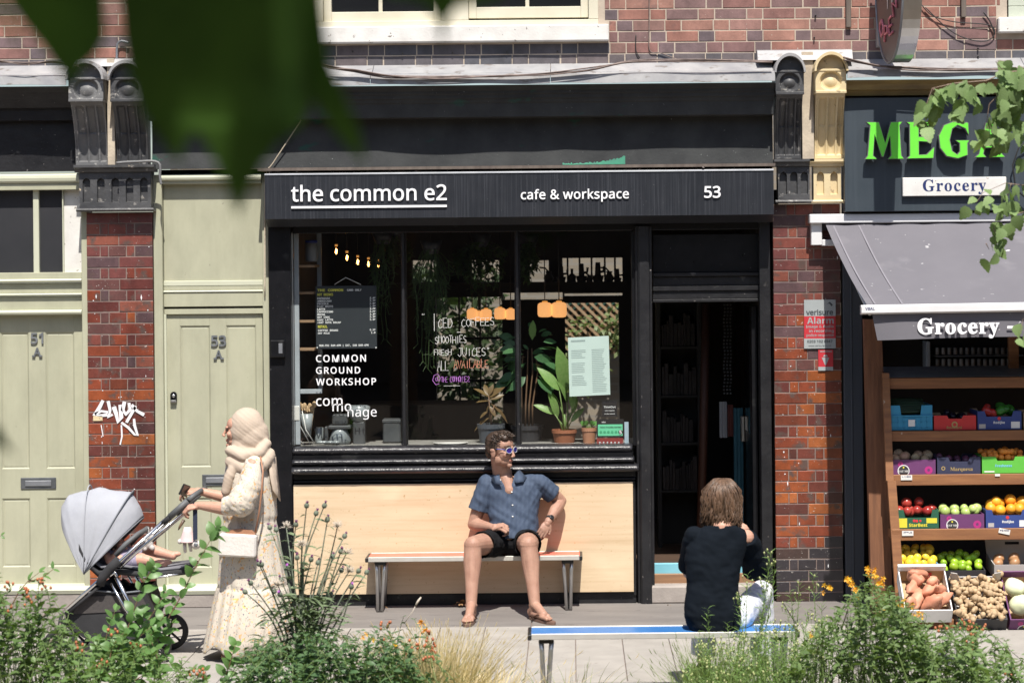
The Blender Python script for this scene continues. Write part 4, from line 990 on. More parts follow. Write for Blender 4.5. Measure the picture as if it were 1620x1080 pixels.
def leaf_to(parent, mesh_kw, m, base, tip, roll=0.0, wid=.4, cache_={}):
 """one leaf as a part, from its stalk end to its tip"""
 base, tip = Vector(base), Vector(tip); L = (tip-base).length; key = (m.name, round(wid, 2), tuple(sorted(mesh_kw.items())))
 if key not in cache_: cache_[key] = raw_mesh('leaf', leaf_raw(1, wid, **mesh_kw), m)
 M = frame(tip-base, up=Vector((0, -.6, .8)), roll=roll, at=base) @ Matrix.Scale(L, 4); return place_m(cache_[key], 'leaf', parent, M)
def stems(parent, lines, r, m=M_stem_g, name='stem'):
 for l in lines: q = MB(); q.tube(l, [r*(1-.45*i/(len(l)-1)) for i in range(len(l))], 6); q.build(name, m, parent)
# bronze leaved plant in the grey pot
t, top, s_ = pot(777, 670, 703, 44, 36, -.30, M_greypot, 'small bronze leaved plant in a slate grey pot on the window ledge')
stems(t, [[top, P(775, 650, -.3), P(773, 625, -.3)], [top, P(778, 655, -.28), P(782, 640, -.28)]], .007, M_stem_b)
for (bx, by, tx, ty, ro) in ((773, 628, 751, 610, .3), (773, 626, 765, 605, -.3), (773, 626, 780, 606, .2), (774, 630, 797, 607, -.2), (775, 632, 797, 622, .3), (773, 634, 752, 633, .2), (774, 640, 767, 655, .4), (776, 638, 810, 665, -.4), (776, 645, 795, 650, .4), (775, 660, 745, 678, .3), (778, 650, 770, 668, .1), (774, 628, 789, 612, .8), (774, 642, 785, 658, 0), (772, 650, 757, 660, 0)):
 leaf_to(t, dict(curl=.2, peak=.5), M_bronze, P(bx, by, -.3), P(tx, ty, -.3+R.uniform(-.06, .06)), ro, .36)
# round leaved tree in the black pot
t, top, s_ = pot(834, 672, 704, 52, 42, -.42, M_blackpot, 'tall dark plant with round glossy leaves in a black pot behind the second window bar')
stems(t, [[top+Vector((.03*k, 0, 0)), P(834+6*k, 640, -.42), P(838+9*k, 590, -.42), P(838+7*k, 545+12*abs(k), -.42)] for k in (-1.5, -.4, .5, 1.4)], .008, M_stem_b)
q = random.Random(8)
for i in range(52):
 a = q.uniform(-2.9, 2.9); rr = q.uniform(.15, 1.0); cx = 838+rr*34*math.sin(a); cy = 565-rr*48*math.cos(a)
 cy = min(cy, 628); o = -.42+q.uniform(-.10, .16); L = q.uniform(24, 36)
 th = math.atan2(math.sin(a), 1.0+.5*q.random())*1.1
 leaf_to(t, dict(curl=.3, peak=.5, fold=.1), M_ficus, P(cx, cy, o), P(cx+L*math.sin(a*.8), cy-L*.45*math.cos(a)+L*.15, o+q.uniform(-.05, .08)), q.uniform(-.9, .9), .5)
leaf_to(t, dict(curl=.1, peak=.5, fold=.1), M_dief, P(842, 538, -.36), P(843, 506, -.34), 0, .38)
# striped leaved plant in terracotta
t, top, s_ = pot(893, 679, 704, 40, 30, -.26, M_terra, 'plant with big pale striped leaves in a terracotta pot on the window ledge')
for (mx, my, tx, ty, wd_, ro) in ((896, 620, 888, 551, .36, .1), (885, 618, 853, 577, .34, -.2), (882, 662, 873, 617, .30, .2), (905, 655, 913, 628, .30, .3), (878, 655, 845, 636, .32, -.3), (898, 640, 889, 600, .30, .5), (906, 648, 905, 600, .26, -.4), (886, 640, 869, 610, .3, .6), (903, 668, 925, 640, .28, .2)):
 b_ = top+Vector((R.uniform(-.03, .03), 0, -.01)); m_ = P(mx, my, -.26+R.uniform(-.05, .05)); stems(t, [[b_, (b_+m_)/2+Vector((.005, 0, .01)), m_]], .007)
 leaf_to(t, dict(curl=.22, peak=.45, fold=.25, n=6), M_dief, m_, P(tx, ty, -.22+R.uniform(-.05, .05)), ro, wd_)
stems(t, [[top, P(894, 672, -.24), P(893, 655, -.24)]], .014, M_dief)
# little round leaved plant
t, top, s_ = pot(932, 676, 703, 24, 18, -.20, M_terra2, 'little bright round leaved plant in a small pale terracotta pot')
for i in range(15):
 a = i*2.4; d_ = 4+9*(i/15); cx, cy = 932+d_*math.cos(a), 669-5*abs(math.sin(a*1.3))+i*.2
 stems(t, [[top, P(cx, cy+2, -.2)]], .003)
 leaf_to(t, dict(curl=.15, peak=.5, fold=.1), M_pep, P(cx-3*math.cos(a), cy+2, -.2), P(cx+6*math.cos(a), cy-3, -.2+.03*math.sin(a)), a, .85)
# hanging stringy plants
M_string = leafmat('hanging_stem_green', (.055, .10, .035), (.085, .14, .05), .5)
def hanging(label, x0, x1, y0, y1, n, o, seed, leafy=False, fork=True):
 t = thing('hanging_plant', label, 'hanging plant', P((x0+x1)/2, y0, o)); r_ = random.Random(seed)
 c = P((x0+x1)/2, y0-8, o); q = MB(); q.lathe([(.05, -.07), (.085, .03), (.08, .03), (.05, 0)], c, 14); q.build('pot', M_blackpot, t)
 q = MB(); q.tube([c, (c.x, c.y, RZ1)], .004, 5); q.build('cord', M_cable_black, t)
 q = MB()
 for i in range(n):
  px = (x0+x1)/2+r_.uniform(-8, 8); py = y0; ex = r_.uniform(x0, x1); ey = y0+(y1-y0)*r_.uniform(.35, 1)*(1-.5*abs((ex-(x0+x1)/2)/(x1-x0)*2)**2); oo = o+r_.uniform(-.08, .1)
  pts = []
  N = 8
  for k in range(N+1):
   u = k/N; pts.append(P(px+(ex-px)*min(1, u*2.2)+r_.uniform(-2.5, 2.5), py-6*math.sin(min(1, u*3)*math.pi)+(ey-py)*u, oo))
   if k > 2 and fork:
    for s_ in (1, -1):
     if r_.random() < .6: e = pts[-1]+Vector((r_.uniform(.01, .045)*s_, r_.uniform(-.03, .03), r_.uniform(-.045, .01))); q.tube([pts[-1], e], [.0035, .002], 4, caps=False)
   if leafy and k > 0:
    for _ in range(4):
     L = r_.uniform(.025, .05); vs, fs = leaf_raw(L, L*.6, n=2); M = frame((r_.uniform(-1, 1), r_.uniform(-1, .3), r_.uniform(-1, .3)), at=pts[-1]); q.add([M @ Vector(v) for v in vs], fs, True)
  q.tube(pts, .0032, 4, caps=False)
 q.build('trailing_stems', M_string, t, kind='stuff')
 return t
hanging('stringy green hanging plant right of the first window bar', 652, 712, 395, 592, 46, -.35, 3)
hanging('stringy hanging plant just right of the menu board', 588, 622, 380, 585, 22, -.45, 9)
hanging('dark leafy plant trailing over the chalk lettering', 720, 800, 385, 470, 34, -.9, 12, True)
hanging('dark leafy plant trailing beside the front pair of orange lamps', 822, 850, 385, 455, 20, -.9, 15, True)
hanging('dark leafy plant trailing at the top of the first window bar', 600, 650, 372, 430, 18, -1.1, 19, True)
# bottles and cactuses on the high back shelf
M_sil = mat('dark_ornament', (.03, .028, .025), None, 6, .5)
q_ = [(905, 22, 'bottle'), (920, 30, 'cactus'), (932, 16, 'vase'), (946, 32, 'cactus'), (964, 24, 'vase'), (977, 22, 'cactus'), (888, 26, 'cactus'), (868, 24, 'vase')]
for i, (px, h_, kd) in enumerate(q_):
 c = P(px, 447, -3.4); k = h_/179; q = MB()
 if kd == 'bottle': q.lathe([(k*.28, 0), (k*.28, k*.5), (k*.1, k*.65), (k*.1, k)], c, 12)
 elif kd == 'vase': q.lathe([(k*.2, 0), (k*.34, k*.3), (k*.16, k*.6), (k*.22, k*.75)], c, 12); q.tube([c+Vector((0, 0, k*.7)), c+Vector((-.03, 0, k*.95)), c+Vector((-.08, 0, k*1.0))], .008, 6)
 else: q.lathe([(k*.22, 0), (k*.3, k*.35), (k*.2, k*.36)], c, 12); q.tube([c+Vector((0, 0, k*.3)), c+Vector((0, 0, k))], [k*.16, k*.12], 8); q.tube([c+Vector((0, 0, k*.5)), c+Vector((.05, 0, k*.55)), c+Vector((.055, 0, k*.8))], k*.07, 6)
 q.build({'bottle': 'bottle', 'cactus': 'potted_cactus', 'vase': 'vase'}[kd], M_sil, label='dark %s on the high cafe shelf, %s' % (kd, ['beside the third pane bar', 'with an arm, under the middle pane', 'small and squat between two cactuses', 'tallest of the row', 'drooping twig near the right end', 'last at the right end', 'first behind the lamp cords', 'half hidden by the lamp cord'][i]), cat=kd, group='ornaments on the high back shelf')
a, b, c, d = rect(600, 447, 990, 452, -3.4); q = MB(); q.box(a, b, 3.3, 3.59, c, d); q.build('high_shelf', M_room, label='dark high shelf along the back wall of the cafe', cat='shelf')
# coffee gear on the ledge
M_coffee = mat('grey_appliance', (.07, .075, .08), (.11, .115, .12), 6, .35, metal=.2)
M_clear = mat('dull_glassware', (.30, .33, .34), (.18, .20, .21), 7, .2, spec=.8)
t = thing('coffee_grinder', 'dark coffee grinder with a clear hopper on the ledge under the white lettering', 'coffee grinder', P(568, 703, -.35))
a, b, c, d = rect(559, 666, 578, 703, -.35); q = MB(); q.cbox(a, b, .3, .42, c, d, .01); q.build('body', M_coffee, t)
c_ = P(568, 666, -.35); q = MB(); q.lathe([(.05, 0), (.08, .05), (.085, .11), (.06, .12)], c_, 16); q.build('hopper', M_clear, t)
t = thing('coffee_brewer', 'black coffee brewer with a glass jug on the window ledge', 'coffee brewer', P(538, 703, -.3))
a, b, c, d = rect(520, 672, 556, 678, -.3); q = MB(); q.cbox(a, b, .24, .40, c, d, .008); a, b, c, d = rect(526, 655, 550, 672, -.3); q.cbox(a, b, .27, .38, c+.001, d, .01); q.build('head', M_coffee, t)
c_ = P(538, 703, -.3); q = MB(); q.lathe([(.07, 0), (.085, .03), (.06, .10), (.055, .115)], c_, 18); q.build('jug', M_clear, t)
a, b, c, d = rect(514, 674, 520, 703, -.3); q = MB(); q.cbox(a, b, .25, .35, c, d, .008); q.build('stand', M_coffee, t)
t = thing('utensil_jar', 'clear jar of wooden stirrers beside the shelf rack', 'jar', P(488, 702, -.25))
c_ = P(486, 690, -.25); q = MB(); q.lathe([(.028, 0), (.05, .17), (.046, .17), (.026, .01)], c_, 16); q.build('jar', M_clear, t)
M_palewood = mat('pale_wood', (.50, .34, .19), None, 8, .6)
for i in range(7):
 b_ = c_+Vector((.01*(i-3), 0, .05)); e_ = c_+Vector((.019*(i-3), R.uniform(-.03, .03), .22+R.uniform(-.02, .03))); q = MB(); q.tube([b_, e_], .005, 6); q.ball(e_, (.017, .008, .026), 8, 6); q.build('wooden_spoon', M_palewood, t)
for i, (x0, y0, x1, y1, nm, lab) in enumerate(((606, 664, 634, 700, 'storage_box', 'grey plastic box on the ledge left of the first window bar'), (483, 384, 502, 414, 'white_tub', 'white tub with a blue lid on the top shelf of the rack'), (498, 676, 512, 702, 'glass_tumbler', 'dull glass tumbler between the jar and the brewer'))):
 a, b, c, d = rect(x0, y0, x1, y1, -.35); q = MB()
 if i == 0: q.cbox(a, b, .33, .5, c, d, .01); q.cbox(a-.005, b+.005, .325, .505, d-.02, d+.004, .004); q.build(nm, M_coffee, label=lab, cat='box')
 else:
  w_ = (b-a)/2; cc = ((a+b)/2, .35, c); q.lathe([(w_*.9, 0), (w_, .01), (w_, (d-c)*.97), (w_*.9, d-c)], cc, 16)
  o_ = q.build(nm, mat('dim_white_plastic', (.35, .35, .36), None, 5, .4) if i == 1 else M_clear, label=lab, cat='tub' if i == 1 else 'glass')
  if i == 1: l_ = MB(); l_.lathe([(w_*1.04, d-c), (w_*1.04, d-c+.02)], cc, 16); BASE[o_.name] = Vector(o_.location); l_.build('lid', mat('blue_lid', (.03, .05, .30), None, 5, .4), o_)
q = MB(); c_ = P(713, 703, -.22); q.lathe([(.06, 0), (.128, .014), (.130, .018), (.06, .006)], c_, 28); q.build('plate', M_white, label='empty white plate on the window ledge under the chalk lettering', cat='plate')
q = MB(); q.tube([P(471, 640, -.12), P(474, 672, -.12), P(490, 701, -.14)], .004, 6); q.tube([P(478, 650, -.15), P(484, 680, -.12), P(497, 700, -.14)], .004, 6); q.tube([P(468, 690, -.12), P(480, 702, -.13)], .004, 6); q.build('power_cable', M_white, label='white power cables looping down beside the jar of stirrers', cat='cable')
a, b, c, d = rect(466, 642, 474, 665, -.10); q = MB(); q.cbox(a, b, .095, .12, c, d, .004); q.build('power_socket', M_white, label='white power socket on the shelf upright', cat='socket')
q = MB()
for i in range(9): c_ = P(516+R.uniform(-14, 16), 701, -.2); q.ball(c_+Vector((0, 0, .008)), (.03, .02, .012), 8, 5)
q.build('crumpled_wrap', M_clear, label='crumpled clear wrap lying on the window ledge below the jar', cat='wrapping')
# ------------------------------------------------------------------ menu board and paper in the window
M_board = mat('menu_board_slate', (.016, .021, .026), (.022, .027, .033), 4, .6)
M_prwhite = mat('printed_white', (.72, .72, .72), None, 4, .6); M_pryellow = mat('printed_yellow', (.62, .60, .08), None, 4, .6)
BO = -.115
t = thing('menu_board', 'dark hanging menu board with yellow and white lettering', 'menu board', P(548, 552, BO))
a, b, c, d = rect(499.5, 452, 596, 551.5, BO); q = MB(); q.cbox(a, b, -BO, -BO+.008, c, d, .002); q.build('board', M_board, t)
h1, h2, h3 = P(529, 450, BO), P(547, 439, BO), P(571, 450, BO); q = MB(); q.tube([h1, h2, h3], .0025, 5); q.build('string', M_prwhite, t)
for px in (502, 595): c_ = P(px, 550, BO); q = MB(); q.ball(c_+Vector((0, -.004, 0)), .006, 8, 5); q.build('pin', M_prwhite, t)
def line(s_, x0, x1, yb, h_, m, parent=t, o=BO, style='mono', bold=0.03):
 q = text_mb(s_, X(x0, yb, o), X(x1, yb, o), Z(yb, 548, o)+((548-(x0+x1)/2)*0), -o, .0012, bold, h_/216, style); return q.build('printed_line', m, parent)
line('THE COMMON', 502, 543, 460.5, 3.8, M_pryellow); line('CARD ONLY', 549, 572, 460.2, 3.0, M_prwhite)
line('HOT DRINKS', 502, 527, 467.3, 3.8, M_pryellow)
its = ['ESPRESSO', 'AMERICANO', 'PICCOLO', 'FLAT WHITE', 'LATTE', 'CAPPUCCINO', 'MOCHA', 'HOT CHOC', 'CHAI LATTE', '+OAT SOYA DECAF']
prs = ['2.40', '2.70', '2.80', '2.90', '3.00', '3.00', '3.30', '3.30', '3.40', '']
for i, (s_, p_) in enumerate(zip(its, prs)):
 y_ = 472.9+i*4.25; line(s_, 502, 502+len(s_)*2.5, y_, 2.9, M_prwhite)
 if p_: line(p_, 585, 594, y_, 2.9, M_prwhite)
line('RETAIL', 503, 518, 518, 3.8, M_pryellow)
line('COFFEE BEANS', 503, 535, 523.5, 2.9, M_prwhite); line('8.20', 585, 594, 523.3, 2.9, M_prwhite); line('OAT MILK', 503, 522, 527.9, 2.9, M_prwhite); line('1.8', 587, 594, 527.6, 2.9, M_prwhite)
line('MON-FRI 8AM-4PM | SAT, SUN 9AM-4PM', 505, 583, 547.5, 3.2, M_prwhite)
M_mint = mat('mint_paper', (.56, .68, .64), (.52, .64, .60), 3, .7)
M_prgrey = mat('printed_grey', (.30, .38, .37), None, 4, .7)
PO = GO-.004
cs = [P(898.5, 534, PO), P(963, 531, PO), P(965.5, 624, PO), P(901, 627, PO)]
q = MB(); q.add([cs[0], cs[3], cs[2], cs[1]]+[p+Vector((0, .001, 0)) for p in (cs[0], cs[3], cs[2], cs[1])], [(0, 1, 2, 3), (7, 6, 5, 4)]); pap = q.build('paper_sheet', M_mint, label='mint green printed sheet taped inside the cafe window', cat='paper')
q = MB(); r_ = random.Random(2)
for col_ in (0, 1):
 for i in range(24):
  if i in (5, 6, 13) and col_ == 0 or i > 19 and col_ == 0: continue
  u0 = .07+.5*col_; u1 = u0+.36*r_.uniform(.7, 1); v = .22+i*.031
  f_ = lambda u, v: cs[0].lerp(cs[1], u).lerp(cs[3].lerp(cs[2], u), v)+Vector((0, -.0012, 0))
  q.add([f_(u0, v), f_(u0, v+.008), f_(u1, v+.008), f_(u1, v)], [(0, 1, 2, 3)])
q.add([f_(.07, .05), f_(.07, .075), f_(.42, .075), f_(.42, .05)], [(0, 1, 2, 3)])
q.build('printed_lines', M_prgrey, pap, kind='stuff')
# stickers by the door
def sticker(px0, py0, px1, py1, m, name, label, cat_='sticker', o=None, d_=.0015):
 o = PO if o is None else o
 a, b, c, d = rect(px0, py0, px1, py1, o); q = MB(); q.box(a, b, -o, -o+d_, c, d); return q.build(name, m, label=label, cat=cat_)
M_stblack = mat('sticker_black', (.02, .018, .02), None, 4, .4); M_stgreen = mat('sticker_green', (.16, .62, .36), None, 4, .4); M_stred = mat('sticker_dark_red', (.22, .03, .03), (.3, .06, .05), 30, .4)
def on(o_, s_, x0, x1, yb, m, style='bold', bold=0, o=None, h=None):
 o = PO if o is None else o; q = text_mb(s_, X(x0, yb, o), X(x1, yb, o), Z(yb, (x0+x1)/2, o), -o-.0012, .001, bold, h, style); return q.build('lettering', m, o_)
s1 = sticker(952.5, 634, 976, 658, M_stblack, 'window_sticker', 'square black sticker with white lettering above the green rating sticker')
on(s1, 'TimeOut', 955, 974, 645, M_prwhite); on(s1, 'LOVE LONDON', 957, 972, 650, M_prwhite); on(s1, 'AWARDS WINNER', 956, 973, 655, M_prwhite)
s2 = sticker(944, 662.5, 987, 691, M_stblack, 'rating_sticker', 'green food hygiene rating sticker in the cafe window corner')
a, b, c, d = rect(946, 671, 985, 689, PO-.0); q = MB(); q.box(a, b, -PO-.001, -PO, c, d); q.build('green_field', M_stgreen, s2)
on(s2, 'FOOD HYGIENE RATING', 949, 983, 676.5, M_stblack, o=PO+.001)
for i in range(6):
 c_ = P(950.5+6*i+(1.2 if i == 5 else 0), 683, PO+.002); rr = .0095 if i < 5 else .016; q = MB(); q.lathe([(rr, 0), (rr, .001)], (0, 0, 0), 16, M=Matrix.Translation(c_) @ Matrix.Rotation(math.pi/2, 4, 'X'), smooth=False); q.build('rating_circle', mat('sticker_green_dark', (.07, .38, .20), None, 4, .4) if i < 5 else M_stblack, s2)
on(s2, '5', 979.8, 983.6, 686, M_prwhite, o=PO+.004)
on(s2, 'eho', 952, 958, 668.5, M_prwhite)
s3 = sticker(944, 692.5, 986, 703, M_stred, 'window_sticker', 'dark red strip sticker with white dots below the rating sticker')
for i in range(6): c_ = P(949+6*i, 699.5, PO+.001); q = MB(); q.lathe([(.006, 0), (.006, .001)], (0, 0, 0), 10, M=Matrix.Translation(c_) @ Matrix.Rotation(math.pi/2, 4, 'X'), smooth=False); q.build('dot', M_prwhite, s3)
sticker(988, 667, 994.5, 703, mat('pale_blue_card', (.42, .52, .60), (.34, .44, .52), 20, .5), 'narrow_card', 'narrow pale blue card against the right edge of the cafe window', 'card')
# lettering on the glass
GL = GO+.002
def vinyl(s_, x0, x1, yb, label, style='sans', bold=.012, m=None, sp=1.18):
 q = text_mb(s_, X(x0, yb, GL), X(x1, yb, GL), Z(yb, (x0+x1)/2, GL), -GL, .001, bold, None, style, sp); return q.build('vinyl_lettering', m or M_letter, label=label, cat='lettering', kind='thing')
vinyl('COMMON', 500, 579, 572, 'white vinyl word COMMON on the cafe glass'); vinyl('GROUND', 500, 570, 590.5, 'white vinyl word GROUND on the cafe glass'); vinyl('WORKSHOP', 500, 595, 608.7, 'white vinyl word WORKSHOP on the cafe glass')
vinyl('com', 500, 542, 641.5, 'white vinyl letters com, top step of the stepped logo', bold=.004, sp=1.02); vinyl('mo', 526, 556, 650, 'white vinyl letters mo, middle step of the stepped logo', bold=.004, sp=1.02); vinyl('nage', 550, 596, 658.5, 'white vinyl letters nage, bottom step of the stepped logo', bold=0, sp=1.02)
M_chalkw = mat('chalk_white', (.62, .62, .60), None, 5, .8); M_chalko = mat('chalk_orange', (.60, .25, .16), None, 5, .8); M_chalkp = mat('chalk_purple', (.42, .16, .52), None, 5, .8)
ch = thing('chalk_lettering', 'handwritten chalk drinks list on the middle pane of the cafe window', 'lettering', P(735, 607, GL))
for (s_, x0, x1, y0, y1, m, r_, sl) in (('I', 682, 692, 497, 523, M_chalkw, .0034, 0), ('CED', 693, 716, 503, 518, M_chalkw, .003, 0), ('COFFEES', 730, 782, 503, 516, M_chalkw, .003, .02), ('-', 722, 730, 520, 530, M_chalkw, .003, 0), ('"', 666, 674, 495, 506, M_chalkw, .0024, 0),
  ('SMOOTHIES', 688, 738, 531, 543, M_chalkw, .003, .02), ('FRESH', 687, 714, 553, 562, M_chalkw, .003, .02), ('JUICES"', 724, 776, 551, 564, M_chalkw, .003, .03), ('ALL', 692, 710, 570, 586, M_chalkw, .003, .03), ('AVAILABLE', 718, 773, 570, 583, M_chalko, .003, .03),
  ('@', 685, 696, 592, 608, M_chalkp, .003, 0), ('THE', 698, 708, 596, 604, M_chalkp, .0028, 0), ('COMMON', 712, 732, 595, 604, M_chalkp, .0028, 0), ('E2', 735, 743, 594, 603, M_chalkp, .0028, 0), ('_', 702, 728, 609, 610, M_chalkw, .002, .05)):
 a, b, c, d = rect(x0, y0, x1, y1, GL); q = scrawl(s_, a, b, c, d, -GL-.0006, r_*.62, seed=len(s_)+x0, slope=sl, gap=.12); q.build('chalk_word', m, ch)
# ------------------------------------------------------------------ inside the doorway
M_book = mat('book_spines', (.02, .015, .013), (.05, .04, .035), 12, .7, rnd=True, objvar=.5)
bk = thing('bookcase', 'dark bookcase full of books just inside the cafe doorway', 'bookcase', P(1075, 880, -1.6))
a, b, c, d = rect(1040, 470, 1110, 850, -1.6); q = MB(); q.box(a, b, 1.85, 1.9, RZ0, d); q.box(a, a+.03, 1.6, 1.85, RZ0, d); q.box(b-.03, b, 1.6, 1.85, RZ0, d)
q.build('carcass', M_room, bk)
for py in (548, 625, 700, 775): a2, b2, c2, d2 = rect(1040, py, 1110, py+4, -1.6); q = MB(); q.box(a+.031, b-.031, 1.6, 1.849, c2, d2); q.build('shelf', M_room, bk)
r_ = random.Random(4)
for py in (548, 625, 700, 775):
 x_ = a+.04
 while x_ < b-.07:
  w_ = r_.uniform(.014, .04); h_ = r_.uniform(.16, .27); c2 = Z(py, 1075, -1.6)+.001; q = MB(); q.cbox(x_, x_+w_-.002, 1.62, 1.8, c2, c2+h_, .002); q.build('book', M_book, bk); x_ += w_
t = thing('cafe_door', 'dark cafe door standing open into the room', 'door', P(1196, 900, -.4))
q = MB(); xh = X(1203)-.012; q.cbox(xh-.04, xh, .16, .98, RZ0+.01, Z(480, 1190)-.02, .004); q.build('door_leaf', M_black, t)
q = MB(); q.box(xh-.045, xh-.0405, .30, .86, 1.2, 2.15); q.build('glass', M_glass_dark, t)
q = MB(); q.cbox(xh-.075, xh-.0405, .86, .90, 1.1, 1.30, .008); q.build('handle', M_metal, t)
M_shirtw = mat('hanging_paper', (.30, .31, .33), (.22, .23, .25), 6, .8); M_tea = mat('teal_cloth', (.03, .11, .15), (.02, .08, .11), 6, .8); M_redcl = mat('dark_red_cloth', (.10, .025, .02), None, 6, .8)
for (x0, y0, x1, y1, m, nm, lab, ct) in ((1138, 635, 1150, 692, M_shirtw, 'hanging_sheet', 'pale sheet hanging inside the cafe doorway', 'sheet'), (1151, 640, 1160, 690, M_redcl, 'hanging_cloth', 'dark red cloth hanging between two pale ones inside the doorway', 'cloth'), (1161, 645, 1176, 850, M_tea, 'hanging_cloth', 'long blue grey cloth hanging inside the cafe doorway', 'cloth')):
 a, b, c, d = rect(x0, y0, x1, y1, -.9); q = MB(); n = 10
 for k in range(n+1): x_ = a+(b-a)*k/n; q.v += [(x_, .9+.012*math.sin(k*1.7), c), (x_, .9+.006*math.sin(k*1.7), d)]
 q.f = [(2*k, 2*k+2, 2*k+3, 2*k+1) for k in range(n)]; q.s = [True]*n; q.m = [0]*n; q.build(nm, m, label=lab, cat=ct)
t = thing('bead_string', 'strings of dark beads hanging inside the doorway', 'beads', P(1150, 480, -.7))
for px in (1146, 1151, 1156):
 q = MB()
 for k in range(26): q.ball(P(px+.8*math.sin(k), 482+k*5.6, -.7), .008, 6, 4)
 q.build('string', M_coffee, t)
q = MB(); c0_, c1_ = P(1118, 480, -1.0), P(1108, 885, -1.0); q.tube([c0_, c1_], .035, 8); q.build('timber_post', mat('reddish_dark_wood', (.07, .025, .015), (.05, .02, .012), 5, .6, stretch=(3, 3, .3)), label='reddish timber post leaning inside the cafe doorway', cat='post')
# cafe counter silhouettes deep in the room
q = MB(); a, b, c, d = rect(560, 640, 770, 800, -2.2); q.cbox(a, b, 2.2, 2.8, RZ0, d, .01); q.build('cafe_counter', M_room, label='dark cafe counter deep in the room behind the middle pane', cat='counter')
# ------------------------------------------------------------------ grocery: letter sign
M_board = mat('blue_grey_sign_board', (.040, .052, .064), (.055, .068, .082), 2, .35, extra=streaks(.25, (.10, .12, .14), 30, .8, .5))
M_lime = mat('lime_letter_face', (.16, .72, .06), (.14, .64, .05), 3, .4)
M_silver = mat('letter_return_silver', (.36, .35, .34), (.22, .21, .20), 12, .35, metal=.6)
mg = thing('letter_sign', 'blue grey board with raised lime green letters MEGA and a small Grocery plate', 'shop sign', P(1480, 333, .1))
BOo = .20
a, b, c, d = rect(1336, 153, 1800, 333, BOo); b = 4.5
q = MB(); q.cbox(a, b, -BOo, -.06, c, d, .004); q.build('board', M_board, mg)
q = MB(); q.box(a+.01, b, -.06, .1, c-.02, d+.02); q.build('board_frame', M_mortar_dark, mg)
GLY = {'M': ([(0, 0), (.06, .10), (.13, .90), (.04, 1), (.37, 1), (.52, .44), (.66, 1), (.97, 1), (.90, .90), (.94, .10), (1, 0), (.58, 0), (.66, .10), (.645, .62), (.48, .06), (.42, .06), (.25, .66), (.22, .10), (.32, 0)], None),
    'E': ([(0, 0), (.10, .08), (.10, .92), (0, 1), (.98, 1), (.93, .72), (.78, .88), (.45, .90), (.45, .60), (.66, .60), (.84, .70), (.97, .62), (.82, .44), (.45, .46), (.45, .11), (.72, .12), (1.0, .32), (.97, 0)], None),
    'G': ([(.97, .97), (.97, .62), (.86, .80), (.62, .90), (.46, .80), (.38, .50), (.45, .20), (.60, .10), (.67, .18), (.67, .40), (.54, .49), (1.0, .49), (.94, .40), (.94, .07), (.62, -.03), (.26, .04), (.05, .28), (.01, .62), (.18, .92), (.52, 1.03), (.78, .95), (.90, 1)], None),
    'A': ([(0, 0), (.12, .10), (.36, .98), (.68, 1), (.90, .10), (1, 0), (.54, 0), (.63, .10), (.60, .26), (.33, .26), (.29, .10), (.38, 0)], [(.36, .40), (.56, .40), (.47, .76)])}
for ch_, x0, x1, y0, y1 in (('M', 1368, 1430, 193, 252), ('E', 1434, 1478, 193, 251), ('G', 1484, 1534, 193, 250), ('A', 1542, 1590, 193, 249)):
 a, b, c, d = rect(x0, y0, x1, y1, BOo+.07); f_ = lambda p: (a+(b-a)*p[0], c+(d-c)*p[1])
 poly, hole_ = GLY[ch_]; cx_, cz_ = (a+b)/2, (c+d)/2
 q = MB(); q.prism([f_(p) for p in poly], -BOo-.075, -BOo-.02, [[f_(p) for p in hole_]] if hole_ else ()); lt = q.build('letter', M_silver, mg)
 def ins(p, k=.93): x, z = f_(p); return (cx_+(x-cx_)*k, cz_+(z-cz_)*k)
 # face set a little inside the return
 pts = [Vector(f_(p)) for p in poly]; n = len(pts); inset = []
 area = sum(pts[i].x*pts[(i+1) % n].y-pts[(i+1) % n].x*pts[i].y for i in range(n)); sg_ = 1 if area > 0 else -1
 for i in range(n):
  e1 = (pts[i]-pts[i-1]).normalized(); e2 = (pts[(i+1) % n]-pts[i]).normalized(); nn = Vector((-e1.y-e2.y, e1.x+e2.x))*sg_
  nn = nn.normalized() if nn.length > .01 else Vector((0, 0)); inset.append(tuple(pts[i]+nn*.006))
 q = MB(); hh = []
 if hole_: m_ = Vector((sum(f_(p)[0] for p in hole_)/3, sum(f_(p)[1] for p in hole_)/3)); hh = [[tuple(m_+(Vector(f_(p))-m_)*1.25) for p in hole_]]
 q.prism(inset, -BOo-.078, -BOo-.0745, hh); q.build('letter_face', M_lime, lt)
a, b, c, d = rect(1428, 280.5, 1592, 310, BOo+.03)
q = MB(); q.cbox(a, b, -BOo-.035, -BOo-.003, c, d, .004); pla = q.build('name_plate', M_white, mg)
M_navy = mat('navy_ink', (.015, .03, .13), None, 4, .5)
q = text_mb('Grocery', X(1460, 303, BOo+.035), X(1560, 303, BOo+.035), Z(302, 1510, BOo+.035), -BOo-.035, .002, 0, None, 'serif', 1.08); q.build('lettering', M_navy, pla)
q = MB(); q.tube([P(1640, 215, .25), P(1612, 232, .25), P(1602, 262, .25), P(1607, 300, .25), P(1625, 315, .25)], .006, 6); q.build('loose_cable', M_cable_black, label='loose black cable hanging on the right part of the letter sign', cat='cable')
